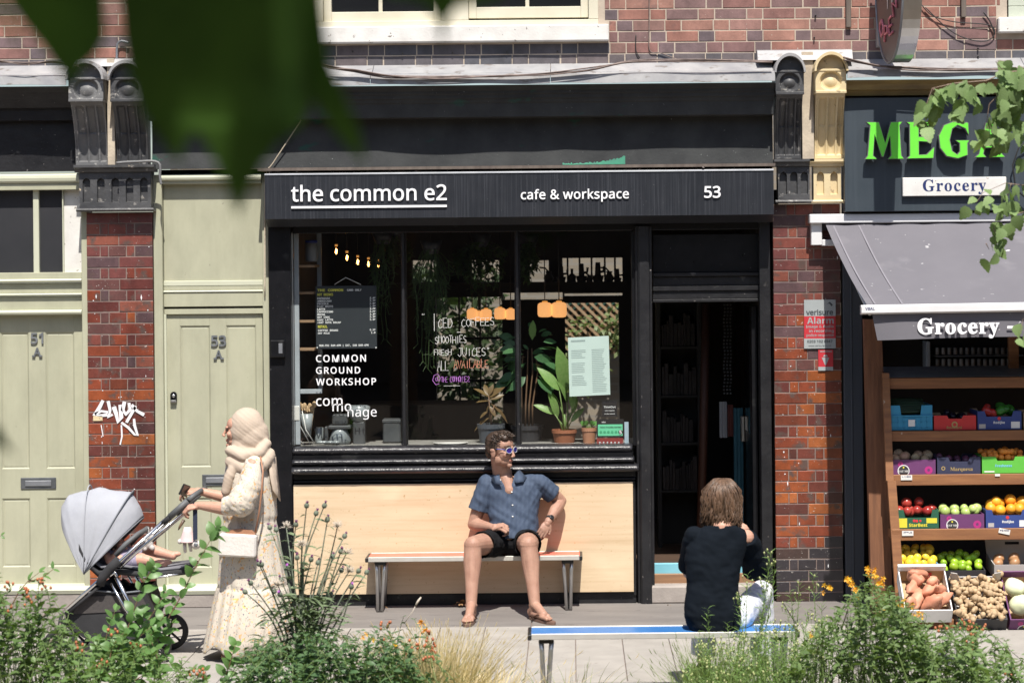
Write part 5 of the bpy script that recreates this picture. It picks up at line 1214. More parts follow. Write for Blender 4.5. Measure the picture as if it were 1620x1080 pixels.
# ------------------------------------------------------------------ awning
M_fabric = mat('grey_awning_cloth', (.122, .117, .134), (.138, .132, .150), 3, .85, bump=.15, bscale=180, extra=chain(specks(26, .70, (.52, .51, .52), (.5, 1, 1), w=.03), specks(3, .62, (.18, .172, .19), w=.2)))
M_bar = mat('white_awning_bar', (.72, .72, .73), (.64, .64, .65), 5, .35)
aw = thing('awning', 'grey fabric awning with white bars, its hanging flap lettered Grocery', 'awning', P(1480, 350, .1))
AO = 1.22
a, _, c, d = rect(1281, 337, 1700, 351.5, .16)
q = MB(); q.cbox(a, 4.5, -.16, -.02, c, d, .006); q.build('cassette', M_bar, aw)
q = MB(); q.box(a+.08, 4.5, -.10, -.01, c-.05, c-.001); q.build('cassette_gap', M_stblack, aw)
p0 = P(1306, 357, .14); p1 = P(1372, 483, AO-.02); xr = 4.5
q = MB(); NX, NZ = 60, 14
for j in range(NZ+1):
 v = j/NZ; xl = p0.x+(p1.x-p0.x)*v; xl = X(0, 0)*0+xl
 for i in range(NX+1):
  u = i/NX; x = xl+(xr-xl)*u; y = p0.y+(p1.y-p0.y)*v; z = p0.z+(p1.z-p0.z)*v-.030*math.sin(math.pi*v)+.004*math.sin(x*5+v*3)*math.sin(math.pi*v)+.010*noise.noise(Vector((x*1.4, v*2.5, 0)))*math.sin(math.pi*v)+.010*math.exp(-(v*7))*abs(math.sin(x*11))+.012*u
  z -= .007*math.exp(-((x-p0.x-.24-.26*v)/.012)**2)
  q.v.append((x, y, z))
w_ = NX+1; q.f = [(j*w_+i, (j+1)*w_+i, (j+1)*w_+i+1, j*w_+i+1) for j in range(NZ) for i in range(NX)]; q.s = [True]*len(q.f); q.m = [0]*len(q.f)
q.build('canopy', M_fabric, aw)
M_seam = mat('awning_seam', (.20, .19, .215), None, 4, .8)
q = MB()
for off, sl in ((.055, 0), (.24, .26)):
 pts = []
 for k in range(NZ+1):
  v = k/NZ; x = p0.x+(p1.x-p0.x)*v+off*(1-0*v)+(0 if sl else 0); y = p0.y+(p1.y-p0.y)*v; z = p0.z+(p1.z-p0.z)*v-.030*math.sin(math.pi*v)+.006
  pts += [(x-.006, y, z+.002), (x+.006, y, z+.002)]
 q.add(pts, [(2*k, 2*k+1, 2*k+3, 2*k+2) for k in range(NZ)], True)
q.build('seam', M_seam, aw)
bx = P(1362, 490, AO)
def bary(x): return .010*(x-bx.x)/1.3
q = MB(); z0 = Z(497.5, 1362, AO); z1 = Z(482.5, 1362, AO); nn = 2
vs = []
for x in (bx.x, xr): vs += [(x, -AO, z0+bary(x)), (x, -AO-.035, z0+.012+bary(x)), (x, -AO-.035, z1-.012+bary(x)), (x, -AO, z1+bary(x)), (x, -AO+.05, z1-.002+bary(x)), (x, -AO+.05, z0+bary(x))]
q.add(vs, [(i, (i+1) % 6, (i+1) % 6+6, i+6) for i in range(6)]+[tuple(range(5, -1, -1)), tuple(range(6, 12))]); fb = q.build('front_bar', M_bar, aw)
q = text_mb('VBAL', X(1369, 489, AO+.04), X(1384, 489, AO+.04), Z(490.5, 1377, AO+.04), -AO-.0355, .0008, .01); q.build('small_print', M_navy, fb)
# hanging flap
q = MB(); NX = 90; xa = X(1380, 510, AO); zt0 = z0+.004; zb0 = Z(538, 1390, AO)
for j in range(5):
 v = j/4
 for i in range(NX+1):
  x = xa+(xr-xa)*i/NX+.035*v*(1-i/NX); q.v.append((x, -AO+.01-.012*v*math.sin(x*9)-.01*v*math.sin(x*3.3), zt0+bary(x)+(zb0-zt0)*v+.008*v*math.sin(x*2.4+1)))
w_ = NX+1; q.f = [(j*w_+i, (j+1)*w_+i, (j+1)*w_+i+1, j*w_+i+1) for j in range(4) for i in range(NX)]; q.s = [True]*len(q.f); q.m = [0]*len(q.f)
val = q.build('flap', M_fabric, aw)
q = text_mb('Grocery -', X(1452, 520, AO+.03), X(1604, 520, AO+.03), Z(527.5, 1528, AO+.03), -AO-.013, .001, .012, None, 'serif', 1.06); q.build('lettering', M_letter, val)
q = MB(); a, b, c, d = rect(1283, 351, 1300, 388, .1); q.cbox(a, b, -.12, -.03, c, d, .004); a2, b2, c2, d2 = rect(1283, 379, 1322, 389, .1); q.cbox(b+.001, b2, -.12, -.03, c2, d2, .004); q.build('end_bracket', M_bar, aw)
q = MB(); q.tube([P(1335, 385, .1), P(1350, 440, .5), P(1376, 496, AO-.08)], .014, 8); q.build('folding_arm', M_bar, aw)
# ------------------------------------------------------------------ grocery front under the awning
M_gpost = mat('blue_grey_post_paint', (.040, .048, .062), (.055, .062, .078), 3, .45, stretch=(1, 1, .3))
gf = thing('grocery_front', 'dark glazed grocery shopfront in the shade of the awning', 'shopfront', P(1500, 900, 0))
def gpart(x0, y0, x1, y1, o0, o1, name, m, par, ref=0, z0=None, x1w=None):
 a, b, c, d = rect(x0, y0, x1, y1, ref); q = MB(); q.cbox(a, x1w or b, -o1, -o0, c if z0 is None else z0, d, .004); return q.build(name, m, par)
gpart(1334, 352, 1364, 945, -.1, .06, 'post', M_gpost, gf, z0=0)
gpart(1345, 352, 1348, 945, .06, .066, 'post_bead', M_gpost, gf, z0=0.01)
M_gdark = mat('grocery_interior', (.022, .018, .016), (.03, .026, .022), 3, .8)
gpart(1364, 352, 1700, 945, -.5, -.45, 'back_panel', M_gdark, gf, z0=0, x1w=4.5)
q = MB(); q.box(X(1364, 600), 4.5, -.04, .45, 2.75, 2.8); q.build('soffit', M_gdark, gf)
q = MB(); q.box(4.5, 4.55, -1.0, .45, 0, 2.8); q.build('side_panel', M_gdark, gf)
M_can = mat('shelf_goods', (.20, .19, .18), (.34, .32, .30), 20, .5, rnd=True, objvar=.5)
cn = thing('goods_shelf', 'dim shelf of little tins behind the top of the fruit rack', 'shelf', P(1500, 590, -.2))
for row, py in enumerate((562, 580)):
 gpart(1480, py, 1620, py+2, -.42, -.2, 'shelf_board', M_grey_metal, cn, -.2)
 for i in range(14):
  c = P(1484+i*9.4, py, -.2); q = MB(); q.lathe([(.014, 0), (.014, .05), (.012, .052)], (c.x, .22, c.z+.005), 8); q.build('tin', M_can, cn)
gpart(1466, 540, 1472, 600, -.4, -.2, 'shelf_upright', M_alu, cn, -.2)
# timber post and stepped fruit rack
M_timber = mat('rough_brown_timber', (.22, .095, .045), (.13, .055, .028), 9, .75, stretch=(4, 4, .35), bump=.6, bscale=30)
M_rack = mat('rack_orange_timber', (.30, .135, .055), (.19, .08, .035), 6, .6, stretch=(.5, 4, 5), bump=.25, extra=specks(16, .70, (.45, .35, .28), w=.04))
t0 = P(1367, 505, .55); t1 = P(1394, 505, .55); b0 = P(1379, 935, .62); b1 = P(1413, 935, .62); b0.z = b1.z = 0
q = MB(); dy = Vector((0, .09, 0)); q.add([b0, b1, b1+dy, b0+dy, t0, t1, t1+dy, t0+dy], [(3, 2, 1, 0), (4, 5, 6, 7), (0, 1, 5, 4), (1, 2, 6, 5), (2, 3, 7, 6), (3, 0, 4, 7)])
o_ = q.build('timber_post', M_timber, label='rough brown timber post at the left end of the fruit rack', cat='post')
rk = thing('fruit_rack', 'stepped orange brown timber rack holding the fruit crates', 'rack', P(1520, 940, .6))
# shelf: front edge rows (top, bottom), out of its front, how deep
shelves = [(597, 614, 1402, .62, .34), (681, 697, 1409, .68, .36), (750, 767, 1404, .74, .36), (836, 854, 1411, .80, .36), (935, 946, 1418, .86, .34)]
XE = 4.3
for i, (ya, yb, xl, o, dp_) in enumerate(shelves):
 a, b, c, d = rect(xl, ya, 1620, yb, o); c = max(c, .06)
 q = MB(); q.cbox(a, XE, -o, -o+.025, c, d, .003); q.build('shelf_edge', M_rack, rk)
 q = MB(); q.cbox(a, XE, -o+.026, -o+dp_, c+.01, d-.012, .002); q.build('shelf_board', M_grey_metal if i == 0 else M_rack, rk)
q = MB(); a, b, c, d = rect(1404, 583, 1620, 597, .62); q.box(a, XE, -.60, -.30, d-.012+0*c, d-.010);
q.v = [(x, y, z+(.012 if y > -.45 else -.045)) for x, y, z in q.v]; q.build('top_board', M_grey_metal, rk)
for (xa, ya, xb, yb, o0, o1, w_) in ((1396, 590, 1402, 760, .63, .75, 12), (1404, 760, 1419, 942, .755, .87, 15)):
 u0, u1 = P(xa, ya, o0), P(xa+w_*.9, ya, o0); l0, l1 = P(xb, yb, o1), P(xb+w_, yb, o1)
 if yb > 900: l0.z = l1.z = 0
 dy = Vector((0, .05, 0)); q = MB(); q.add([l0, l1, l1+dy, l0+dy, u0, u1, u1+dy, u0+dy], [(3, 2, 1, 0), (4, 5, 6, 7), (0, 1, 5, 4), (1, 2, 6, 5), (2, 3, 7, 6), (3, 0, 4, 7)]); q.build('upright', M_rack, rk)
gpart(1596, 500, 1612, 600, .33, .38, 'upright', M_rack, rk, .38)
q = MB(); q.box(XE, XE+.05, -.85, -.3, 0, 1.9); q.build('upright', M_rack, rk)
for i, (px, py) in enumerate(((1434, 752), (1436, 840), (1589, 837), (1578, 750))):
 o = (.745, .805, .805, .745)[i]; w_ = 9 if i < 3 else 4; a, b, c, d = rect(px-w_, py-1, px+w_, py+7 if i < 3 else py+3, o)
 q = MB(); q.box(a, b, -o-.002, -o-.0005, c, d)
 if i == 2: q.xf(Matrix.Translation(((a+b)/2, 0, (c+d)/2)) @ Matrix.Rotation(.22, 4, 'Y') @ Matrix.Translation((-(a+b)/2, 0, -(c+d)/2)))
 tg = q.build('price_ticket', M_white, rk)
 if i < 3:
  q = scrawl('APPLE' if i == 1 else 'LIMES' if i == 0 else 'PEARS', a+.01, b-.01, (c+d)/2+.002, d-.006, -o-.003, .0012); q.build('handwriting', M_navy, tg)
# ------------------------------------------------------------------ projecting OPEN sign, cables and small fixings
M_plumface = mat('sign_face_plum', (.075, .05, .05), (.095, .065, .062), 3, .4); M_neon = mat('neon_pink', (.75, .22, .28), None, 4, .4); M_cream2 = mat('sign_glass_shape', (.55, .52, .50), None, 4, .4)
os_ = thing('projecting_sign', 'oval brushed metal projecting sign with OPEN in pink letters on a plum face', 'hanging sign', (2.33, -.5, 3.9))
def lerp(a, b, t): return a+(b-a)*t
x_in, x_out, o_in, o_out, zc_, rz_ = 2.235, 2.305, .13, 1.02, 4.42, .535
def fp(u, w, dx=0.0): oo = lerp(o_in, o_out, (u+1)/2); return Vector((lerp(x_in, x_out, (u+1)/2)+dx, -oo, zc_+rz_*w))
N = 48; el = [(math.cos(i*2*math.pi/N), math.sin(i*2*math.pi/N)) for i in range(N)]
q = MB(); q.add([fp(u, w, -.004) for u, w in el], [tuple(range(N))]); q.build('face', M_plumface, os_)
q = MB()
for i in range(N):
 (u0, w0), (u1, w1) = el[i], el[(i+1) % N]; q.add([fp(u0, w0), fp(u1, w1), fp(u1, w1, .13), fp(u0, w0, .13)], [(0, 1, 2, 3)], True)
q.add([fp(u, w, .13) for u, w in el], [tuple(range(N))]); q.build('rim', M_metal, os_)
q = MB(); q.tube([fp(u, w, -.004) for u, w in el], .009, 6, closed=True); q.build('edge_trim', M_grey_metal, os_)
for ch_, u0, w0, rot in (('O', -.52, -.50, -.25), ('P', -.16, -.60, -.05), ('E', .18, -.52, .15), ('N', .45, -.28, .55)):
 q = MB();
 for stt in SG[ch_]:
  pts = []
  for a_, b_ in stt:
   aa, bb = (a_-.5)*.26, (b_-.5)*.22; pts.append(fp(u0+aa*math.cos(rot)-bb*math.sin(rot)*.8, w0+bb*math.cos(rot)+aa*math.sin(rot)*.8, -.010))
  q.tube(pts, .009, 6)
 q.build('neon_letter', M_neon, os_)
for u0, w_ in ((-.1, .07), (.22, .09)):
 q = MB(); q.add([fp(u0-w_*.5, -.28, -.007), fp(u0+w_*.5, -.28, -.007), fp(u0+w_, .1, -.007), fp(u0+w_*1.3, .6, -.007), fp(u0-w_*1.3, .6, -.007), fp(u0-w_, .1, -.007)], [(0, 1, 2, 3, 4, 5)]); q.build('glass_shape', M_cream2, os_)
a, b, c, d = rect(1388, 20, 1396, 74, .1); q = MB(); q.cbox(a, b, -.16, .0, c, d); q.build('wall_bracket', M_lead, os_)
def cable(pts, o, label, r=.006, m=None, strands=1, name='cable'):
 q = MB()
 for k in range(strands):
  pp = [P(x, y, (o if not hasattr(o, '__len__') else o[i]))+Vector((0, -.006*k, R.uniform(-.012, .012) if strands > 1 else 0)) for i, (x, y) in enumerate(pts)]
  sm = []
  for i in range(len(pp)-1):
   for t in range(5):
    u = t/5; a_ = pp[max(0, i-1)]; b_ = pp[i]; c_ = pp[i+1]; d_ = pp[min(len(pp)-1, i+2)]
    sm.append(.5*((2*b_)+(-a_+c_)*u+(2*a_-5*b_+4*c_-d_)*u*u+(-a_+3*b_-3*c_+d_)*u**3))
  sm.append(pp[-1]); q.tube(sm, r*(1 if k == 0 else .6), 6)
 return q.build(name, m or M_cable, label=label, cat='cable')
cable([(488, 95), (520, 106), (560, 113), (620, 122), (700, 124), (790, 122), (860, 118), (930, 110), (1000, 98), (1100, 97), (1222, 99)], .35, 'bundle of old brown cables sagging along the lead capping over the cafe', .008, strands=4)
cable([(1334, 93), (1380, 104), (1440, 109), (1520, 111), (1640, 108)], .35, 'brown cables running along the lead capping over the letter sign', .008, strands=4)
cable([(-10, 96), (40, 101), (85, 98), (125, 104)], .35, 'loose wires crossing the lead capping over the fanlight door', .005, strands=5)
cable([(1027, -60), (1027, 40), (1028, 80), (1045, 84), (1075, 96)], .012, 'thin dark cable dropping down the pink brick wall', .004)
cable([(1006, 56), (1006, 80), (1012, 92)], .012, 'short cable end above the cafe cornice', .004, M_cable_black)
cable([(1458, 8), (1475, 25), (1510, 35), (1560, 39), (1573, 47), (1570, 60), (1552, 66), (1520, 58), (1495, 42), (1464, 12)], .02, 'black cable looping from the oval sign along the bricks', .004, M_cable_black)
cable([(1556, 20), (1566, 34), (1574, 55)], .02, 'short black wire by the white sill at the upper right', .005, M_cable_black)
cable([(419, 470), (419, 330), (421, 275), (432, 258), (470, 200), (476, 190)], (.03, .03, .10, .10, .10, .10), 'pale wire climbing the left end of the cafe sign and up the fascia', .005, M_stonecream)
cable([(186, 125), (186, 70), (204, 68)], .03, 'grey conduit pipe with a hooked top between the left scroll brackets', .010, M_grey_metal, name='conduit')
cable([(184, 258), (215, 256), (250, 257), (253, 280), (255, 292)], .20, 'grey pipe bent over the left capital', .010, M_corbel_grey, name='conduit')
for x0, y1, lab in ((1342, 44, 'weathered wooden batten on the bricks left of the oval sign'), (1524, 28, 'weathered wooden batten on the bricks right of the oval sign')):
 a, b, c, d = rect(x0-4, -60, x0+4, y1, .02); q = MB(); q.cbox(a, b, -.035, -.002, c, d, .004); q.build('wooden_batten', M_darkwood, label=lab, cat='batten')
# ------------------------------------------------------------------ benches
M_redseat = mat('bench_red', (.72, .13, .09), (.78, .22, .16), 6, .45); M_blueseat = mat('bench_blue', (.05, .22, .60), (.10, .30, .66), 4, .20, coat=.35)
M_alurail = mat('bench_rail_aluminium', (.60, .58, .54), (.52, .50, .46), 8, .4, metal=.35); M_aluleg = mat('bench_leg_aluminium', (.50, .50, .50), (.42, .42, .42), 9, .3, metal=.85)
M_blackcap = mat('black_plastic', (.015, .015, .016), None, 6, .4)
def bench(label, c, L, W_, h, ang, m):
 t = thing('folding_bench', label, 'bench', (c.x, c.y, 0), 'low folding benches outside the cafe')
 M = Matrix.Translation((c.x, c.y, 0)) @ Matrix.Rotation(ang, 4, 'Z')
 hl, hw = L/2, W_/2
 def bl(q, name, mm): q.xf(M); return q.build(name, mm, t)
 q = MB(); q.cbox(-hl+.02, hl-.02, -hw+.016, hw-.016, h-.022, h-.001, .003); bl(q, 'seat', m)
 for s_ in (-1, 1): q = MB(); y0 = s_*hw; q.cbox(-hl+.022, hl-.022, min(y0, y0-s_*.015), max(y0, y0-s_*.012), h-.032, h+.0025, .003); bl(q, 'side_rail', M_alurail)
 for s_ in (-1, 1): q = MB(); x0 = s_*hl; q.cbox(min(x0, x0-s_*.022), max(x0, x0-s_*.022), -hw-.002, hw+.002, h-.034, h-.002, .004); bl(q, 'end_cap', M_blackcap)
 for sx in (-1, 1):
  for sy in (-1, 1):
   xa = sx*(hl-.075); xb = sx*(hl-.140); yt, yb_ = sy*(hw-.05), sy*(hw-.012); q = MB()
   q.tube([(xa, yt, h-.045), (xa+sx*-.006, yt+.2*(yb_-yt), h-.10), (sx*(hl-.090), yb_, .006)], .0135, 10)
   q.tube([(xb, yt, h-.045), (xb+sx*.006, yt+.2*(yb_-yt), h-.10), (sx*(hl-.114), yb_, .006)], .0135, 10); bl(q, 'leg', M_aluleg)
  q = MB(); q.cbox(min(sx*(hl-.15), sx*(hl-.065)), max(sx*(hl-.15), sx*(hl-.065)), -hw+.03, hw-.03, h-.058, h-.024, .004); bl(q, 'leg_bracket', M_blackcap)
 return t
bench('low folding bench with a red seat against the plywood, the man sits on it', Vector(((X(577, 883, .35)+X(922, 880, .35))/2, -.215, 0)), 1.56, .27, .392, 0.0, M_redseat)
bench('low folding bench with a blue seat in front, a woman sits on it', Vector(((X(833, 999, 3.6)+X(1265, 999, 3.6))/2, -3.53, 0)), 1.565, .28, .372, 0.008, M_blueseat)
# dry leaves and twigs blown against the wall
M_dry = mat('dry_leaf', (.34, .20, .09), (.24, .13, .06), 20, .8, rnd=True)
for i, (px, py, sz_) in enumerate(((728, 955, .035), (609, 960, .012), (1060, 905, .01))):
 q = MB(); c = P(px, py, .12 if i == 0 else .30); c.z = .012
 for k in range(9 if i == 0 else 2): vs, fs = leaf_raw(sz_*1.6, sz_, curl=.6, n=3); M = frame((R.uniform(-1, 1), R.uniform(-1, 1), R.uniform(0, .8)), at=c+Vector((R.uniform(-.02, .02), 0, .01))); q.add([M @ Vector(v) for v in vs], fs)
 q.build('dry_leaf', M_dry, label=['curled dry leaf on the paving behind the man\'s foot', 'small dry leaf beside the red bench leg', 'tiny dry leaf near the cafe step'][i], cat='leaf')

# ------------------------------------------------------------------ crates of fruit
def carton(name, col): return mat(name, col, tuple(min(1, c*1.15+.004) for c in col), 5, .55)
M_cblue = carton('crate_plastic_blue', (.03, .24, .42)); M_cred = carton('carton_red', (.50, .03, .03)); M_cnavy = carton('carton_navy', (.025, .05, .20)); M_cpurple = carton('carton_purple', (.12, .035, .12))
M_cdnavy = carton('carton_dark_navy', (.028, .032, .07)); M_cgreen = carton('carton_bright_green', (.10, .42, .05)); M_cdgreen = carton('carton_dark_green', (.015, .09, .05)); M_cwhite = carton('carton_white', (.68, .68, .68))
M_cblack = carton('crate_black', (.03, .03, .034)); M_cbrown = carton('carton_inside_brown', (.42, .28, .16)); M_cgrey = carton('carton_grey', (.40, .38, .37)); M_gold = mat('print_gold', (.42, .30, .12), None, 5, .5); M_pink = mat('print_magenta', (.42, .03, .20), None, 5, .5)
M_pyel = mat('print_yellow', (.70, .62, .05), None, 5, .5); M_pred = mat('print_red', (.60, .04, .05), None, 5, .5); M_pwhite = mat('print_white', (.75, .75, .75), None, 5, .5)
CR = 'crates of fruit and vegetables at the grocery'
def crate(name, label, px0, px1, yt, yb, o, m, d=.32, h=None, tilt=0.0, inner=None, notch=(.3, .7, .35), lattice=False, cat='crate', ph=None):
 s_ = FOC/(DIST-o); w_ = (px1-px0-1.5)/s_; hh = h or (yb-yt)/s_; c = P((px0+px1)/2, yb, o)
 M = Matrix.Translation(c) @ Matrix.Rotation(tilt, 4, 'X')
 t = thing(name, label, cat, c, CR); th = .008; inner = inner or m
 q = MB(); n0, n1, nd = notch; a, b = -w_/2, w_/2
 pr = [(a, 0), (b, 0), (b, hh)]+([(a+w_*n1+.012, hh), (a+w_*n1, hh*(1-nd)), (a+w_*n0, hh*(1-nd)), (a+w_*n0-.012, hh)] if nd else [])+[(a, hh)]
 q.prism(pr, 0, th); q.xf(M); q.build('front_side', m, t)
 q = MB(); q.prism(pr, d-th, d); q.xf(M); q.build('back_side', inner, t)
 for xx in (a, b-th): q = MB(); q.box(xx, xx+th, th, d-th, .0, hh*1.0); q.xf(M); q.build('end_side', m, t)
 q = MB(); q.box(a+th, b-th, th, d-th, 0, .008); q.xf(M); q.build('bottom', inner, t)
 if lattice:
  q = MB()
  for i in range(7): xx = a+w_*(i+.5)/7.5; q.box(xx, xx+.006, -.004, -.0005, .008, hh*.55)
  for i in range(3): q.box(a+.004, b-.004, -.004, -.0005, hh*(.08+.22*i), hh*(.12+.22*i))
  q.box(a-.004, b+.004, -.008, .0, hh*.55, hh*.60); q.xf(M); q.build('ribs', m, t, kind='stuff')
 return t, M, w_, hh
def prnt(t, M, w_, hh, s_, u0, u1, v, mm, sty='bold', bold=0, h=None):
 q = text_mb(s_, -w_/2+w_*u0, -w_/2+w_*u1, hh*v, -.0008, .0006, bold, h, sty); q.xf(M); return q.build('printed_lettering', mm, t)
def pbox(t, M, w_, hh, u0, u1, v0, v1, mm, name='printed_panel', y=-.0006):
 q = MB(); q.box(-w_/2+w_*u0, -w_/2+w_*u1, y-.0004, y, hh*v0, hh*v1); q.xf(M); return q.build(name, mm, t)
def pdisc(t, M, w_, hh, u, v, r, mm, y=-.001, name='printed_disc', ring=0):
 q = MB(); a_ = [(-w_/2+w_*u+r*math.cos(i*math.pi/12), max(.001, hh*v+r*math.sin(i*math.pi/12))) for i in range(24)]
 hol = [[(-w_/2+w_*u+r*ring*math.cos(i*math.pi/12), max(.002, hh*v+r*ring*math.sin(i*math.pi/12))) for i in range(24)]] if ring else ()
 q.prism(a_, y-.0003, y, hol); q.xf(M); return q.build(name, mm, t)
def eatme(c4):
 t, M, w_, hh = c4; pdisc(t, M, w_, hh, .27, .25, .042, M_pwhite, -.0008); pdisc(t, M, w_, hh, .27, .25, .036, M_cblack, -.0012); prnt(t, Matrix(M) @ Matrix.Translation((0, -.001, 0)), w_, hh, 'EAT ME', .15, .39, .16, M_pwhite, 'serif'); pdisc(t, M, w_, hh, .27, .48, .006, M_pyel, -.0016); pdisc(t, M, w_, hh, .84, .28, .028, M_pink, -.0008, ring=.35); pdisc(t, M, w_, hh, .2, .7, .018, M_pink, -.0006, ring=.3)
S1 = .655; S2 = .715; S3 = .775; S4 = .835
c1 = crate('plastic_crate', 'bright blue plastic crate of dark cucumbers, topmost at the left of the rack', 1405, 1476, 641, 680, S1, M_cblue, notch=(.3, .72, .5), lattice=True); pbox(*c1, .45, .6, .15, .42, M_pwhite, 'sticker', -.005)
c2 = crate('carton', 'red carton of aubergines in the top row of the rack', 1477, 1545, 657, 680, S1, M_cred, inner=M_cbrown, notch=(.35, .66, .22)); prnt(*c2, 'Rodeani', .30, .66, .08, M_gold); pdisc(*c2, .49, .38, .022, M_gold, ring=.55)
c3 = crate('carton', 'navy carton of red and green peppers in the top row of the rack', 1546, 1617, 650, 679, S1, M_cnavy, inner=M_cbrown, notch=(.2, .78, .30)); prnt(*c3, 'Rodijke', .36, .62, .32, M_pwhite, bold=.01); pbox(*c3, .03, .18, .05, .30, M_cgrey); pbox(*c3, .76, .96, .06, .42, M_pwhite); pdisc(*c3, .49, .60, .012, M_pred)
c3b = crate('carton', 'plain brown carton at the right end of the top row', 1619, 1688, 652, 678, S1, M_cbrown, notch=(.3, .7, 0))
c4 = crate('carton', 'purple carton of pale onions in the second row', 1410, 1481, 727, 750, S2, M_cpurple, notch=(.1, .42, 0)); eatme(c4)
c5 = crate('carton', 'dark navy carton of plums between the purple and the green ones', 1482, 1552, 723, 749.5, S2, M_cdnavy, notch=(.3, .72, .25)); prnt(*c5, 'Marquesa', .30, .82, .20, M_gold, 'serif'); pdisc(*c5, .14, .35, .014, M_gold, ring=.6)
c6 = crate('carton', 'bright green carton of apricots in the second row', 1553, 1624, 722, 748, S2, M_cgreen, notch=(.35, .72, .25)); prnt(*c6, 'Freshness', .30, .68, .38, mat('print_sky', (.2, .55, .75), None, 5, .5), bold=.01); pbox(*c6, .05, .28, .06, .14, M_pwhite)
c6b = crate('carton', 'purple carton at the right end of the second row', 1626, 1690, 724, 747, S2, M_cpurple, notch=(.3, .7, 0))
c7 = crate('carton', 'dark green carton with yellow panels holding red apples', 1415, 1486, 806, 835.5, S3, M_cdgreen, notch=(.24, .82, .42)); pbox(*c7, .08, .28, .05, .55, M_pyel); pbox(*c7, .72, .96, .28, .55, M_pyel); prnt(*c7, 'StarBest', .32, .74, .10, M_pyel, bold=.01); pdisc(*c7, .44, .42, .010, M_pred); pdisc(*c7, .50, .40, .010, M_pred); pdisc(*c7, .58, .41, .008, M_pred)
c8 = crate('carton', 'purple carton of green apples in the third row', 1487, 1558, 813, 835.5, S3, M_cpurple, notch=(.4, .55, 0)); eatme(c8)
c9 = crate('carton', 'navy carton heaped with oranges in the third row', 1559, 1632, 806, 834.5, S3, M_cnavy, inner=M_cbrown, notch=(.17, .78, .30)); prnt(*c9, 'Rodijke', .36, .62, .28, M_pwhite, bold=.01); pbox(*c9, .05, .18, .05, .28, M_cgrey); pbox(*c9, .74, .96, .06, .42, M_pwhite); pdisc(*c9, .48, .58, .012, M_pred)
c10 = crate('carton', 'pale blue carton of lemons in the lowest shelf row', 1421, 1487, 893, 915, S4, carton('carton_pale_blue', (.12, .30, .52)), tilt=.12, notch=(.3, .7, 0), h=.09)
c11 = crate('carton', 'black carton of limes in the lowest shelf row', 1489, 1560, 902, 922, S4, M_cblack, tilt=.12, notch=(.3, .7, 0), h=.09)
c12 = crate('carton', 'grey sided carton of brown onions with a tall handled back, right of the limes', 1572, 1650, 896, 915, S4, M_cgrey, tilt=.12, notch=(.3, .7, 0), h=.10)
q = MB(); M = c12[1]; w_ = c12[2]; q.prism([(-w_/2, .1), (w_/2, .1), (w_/2+.01, .27), (-w_/2-.02, .27)], .30, .308, [[(-w_*.12, .17), (w_*.18, .17), (w_*.18, .19), (-w_*.12, .19)]]); q.xf(M); q.build('raised_back', M_cgrey, c12[0])
c13 = crate('carton', 'white fronted carton of sweet potatoes, tilted forward on the pavement', 1429, 1506, 962, 984, 1.36, M_cwhite, d=.40, h=.11, tilt=.62, inner=M_cbrown, notch=(.3, .7, 0)); pbox(c13[0], c13[1] @ Matrix.Translation((0, .385, 0)), c13[2], c13[3], .42, .72, .35, .85, M_pred); prnt(c13[0], c13[1] @ Matrix.Translation((0, .383, 0)), c13[2], c13[3], 'SWEET', .46, .68, .48, M_pwhite)
q = MB(); w_ = c13[2]; q.prism([(-w_/2-.003, .11), (w_/2+.003, .11), (w_/2+.003, .15), (-w_/2-.003, .15)], .385, .41); q.xf(c13[1]); q.build('top_strip', M_cwhite, c13[0])
c14 = crate('carton', 'black carton of knobbly ginger with grey flaps, in the middle of the pavement row', 1512, 1592, 972, 1000, 1.36, M_cblack, d=.42, h=.12, tilt=.62, inner=M_cgrey, notch=(.3, .7, 0))
for sx in (-1, 1):
 q = MB(); w_ = c14[2]; q.prism([(sx*w_/2, .12), (sx*w_*.30, .12), (sx*w_*.38, .20), (sx*(w_/2+.004), .21)], .36, .366); q.xf(c14[1]); q.build('corner_flap', M_cgrey, c14[0])
c15 = crate('carton', 'purple carton of pale cabbages at the right end of the pavement row', 1595, 1680, 974, 1000, 1.36, M_cpurple, d=.42, h=.12, tilt=.62, inner=M_cbrown, notch=(.3, .7, 0)); eatme(c15)
q = MB(); w_ = c15[2]; q.prism([(-w_/2, .12), (w_/2, .12), (w_/2, .17), (-w_/2, .17)], .412, .42); q.xf(c15[1]); q.build('raised_back', M_cpurple, c15[0])
# support under the tilted crates
q = MB(); a, b = X(1430, 990, 1.2), 4.2; q.cbox(a, b, -1.30, -.90, .0, .06, .004); q.cbox(a, b, -1.06, -.90, .061, .20, .004); q.build('wooden_plinth', M_rack, label='low stepped timber plinth under the tilted pavement crates', cat='plinth')
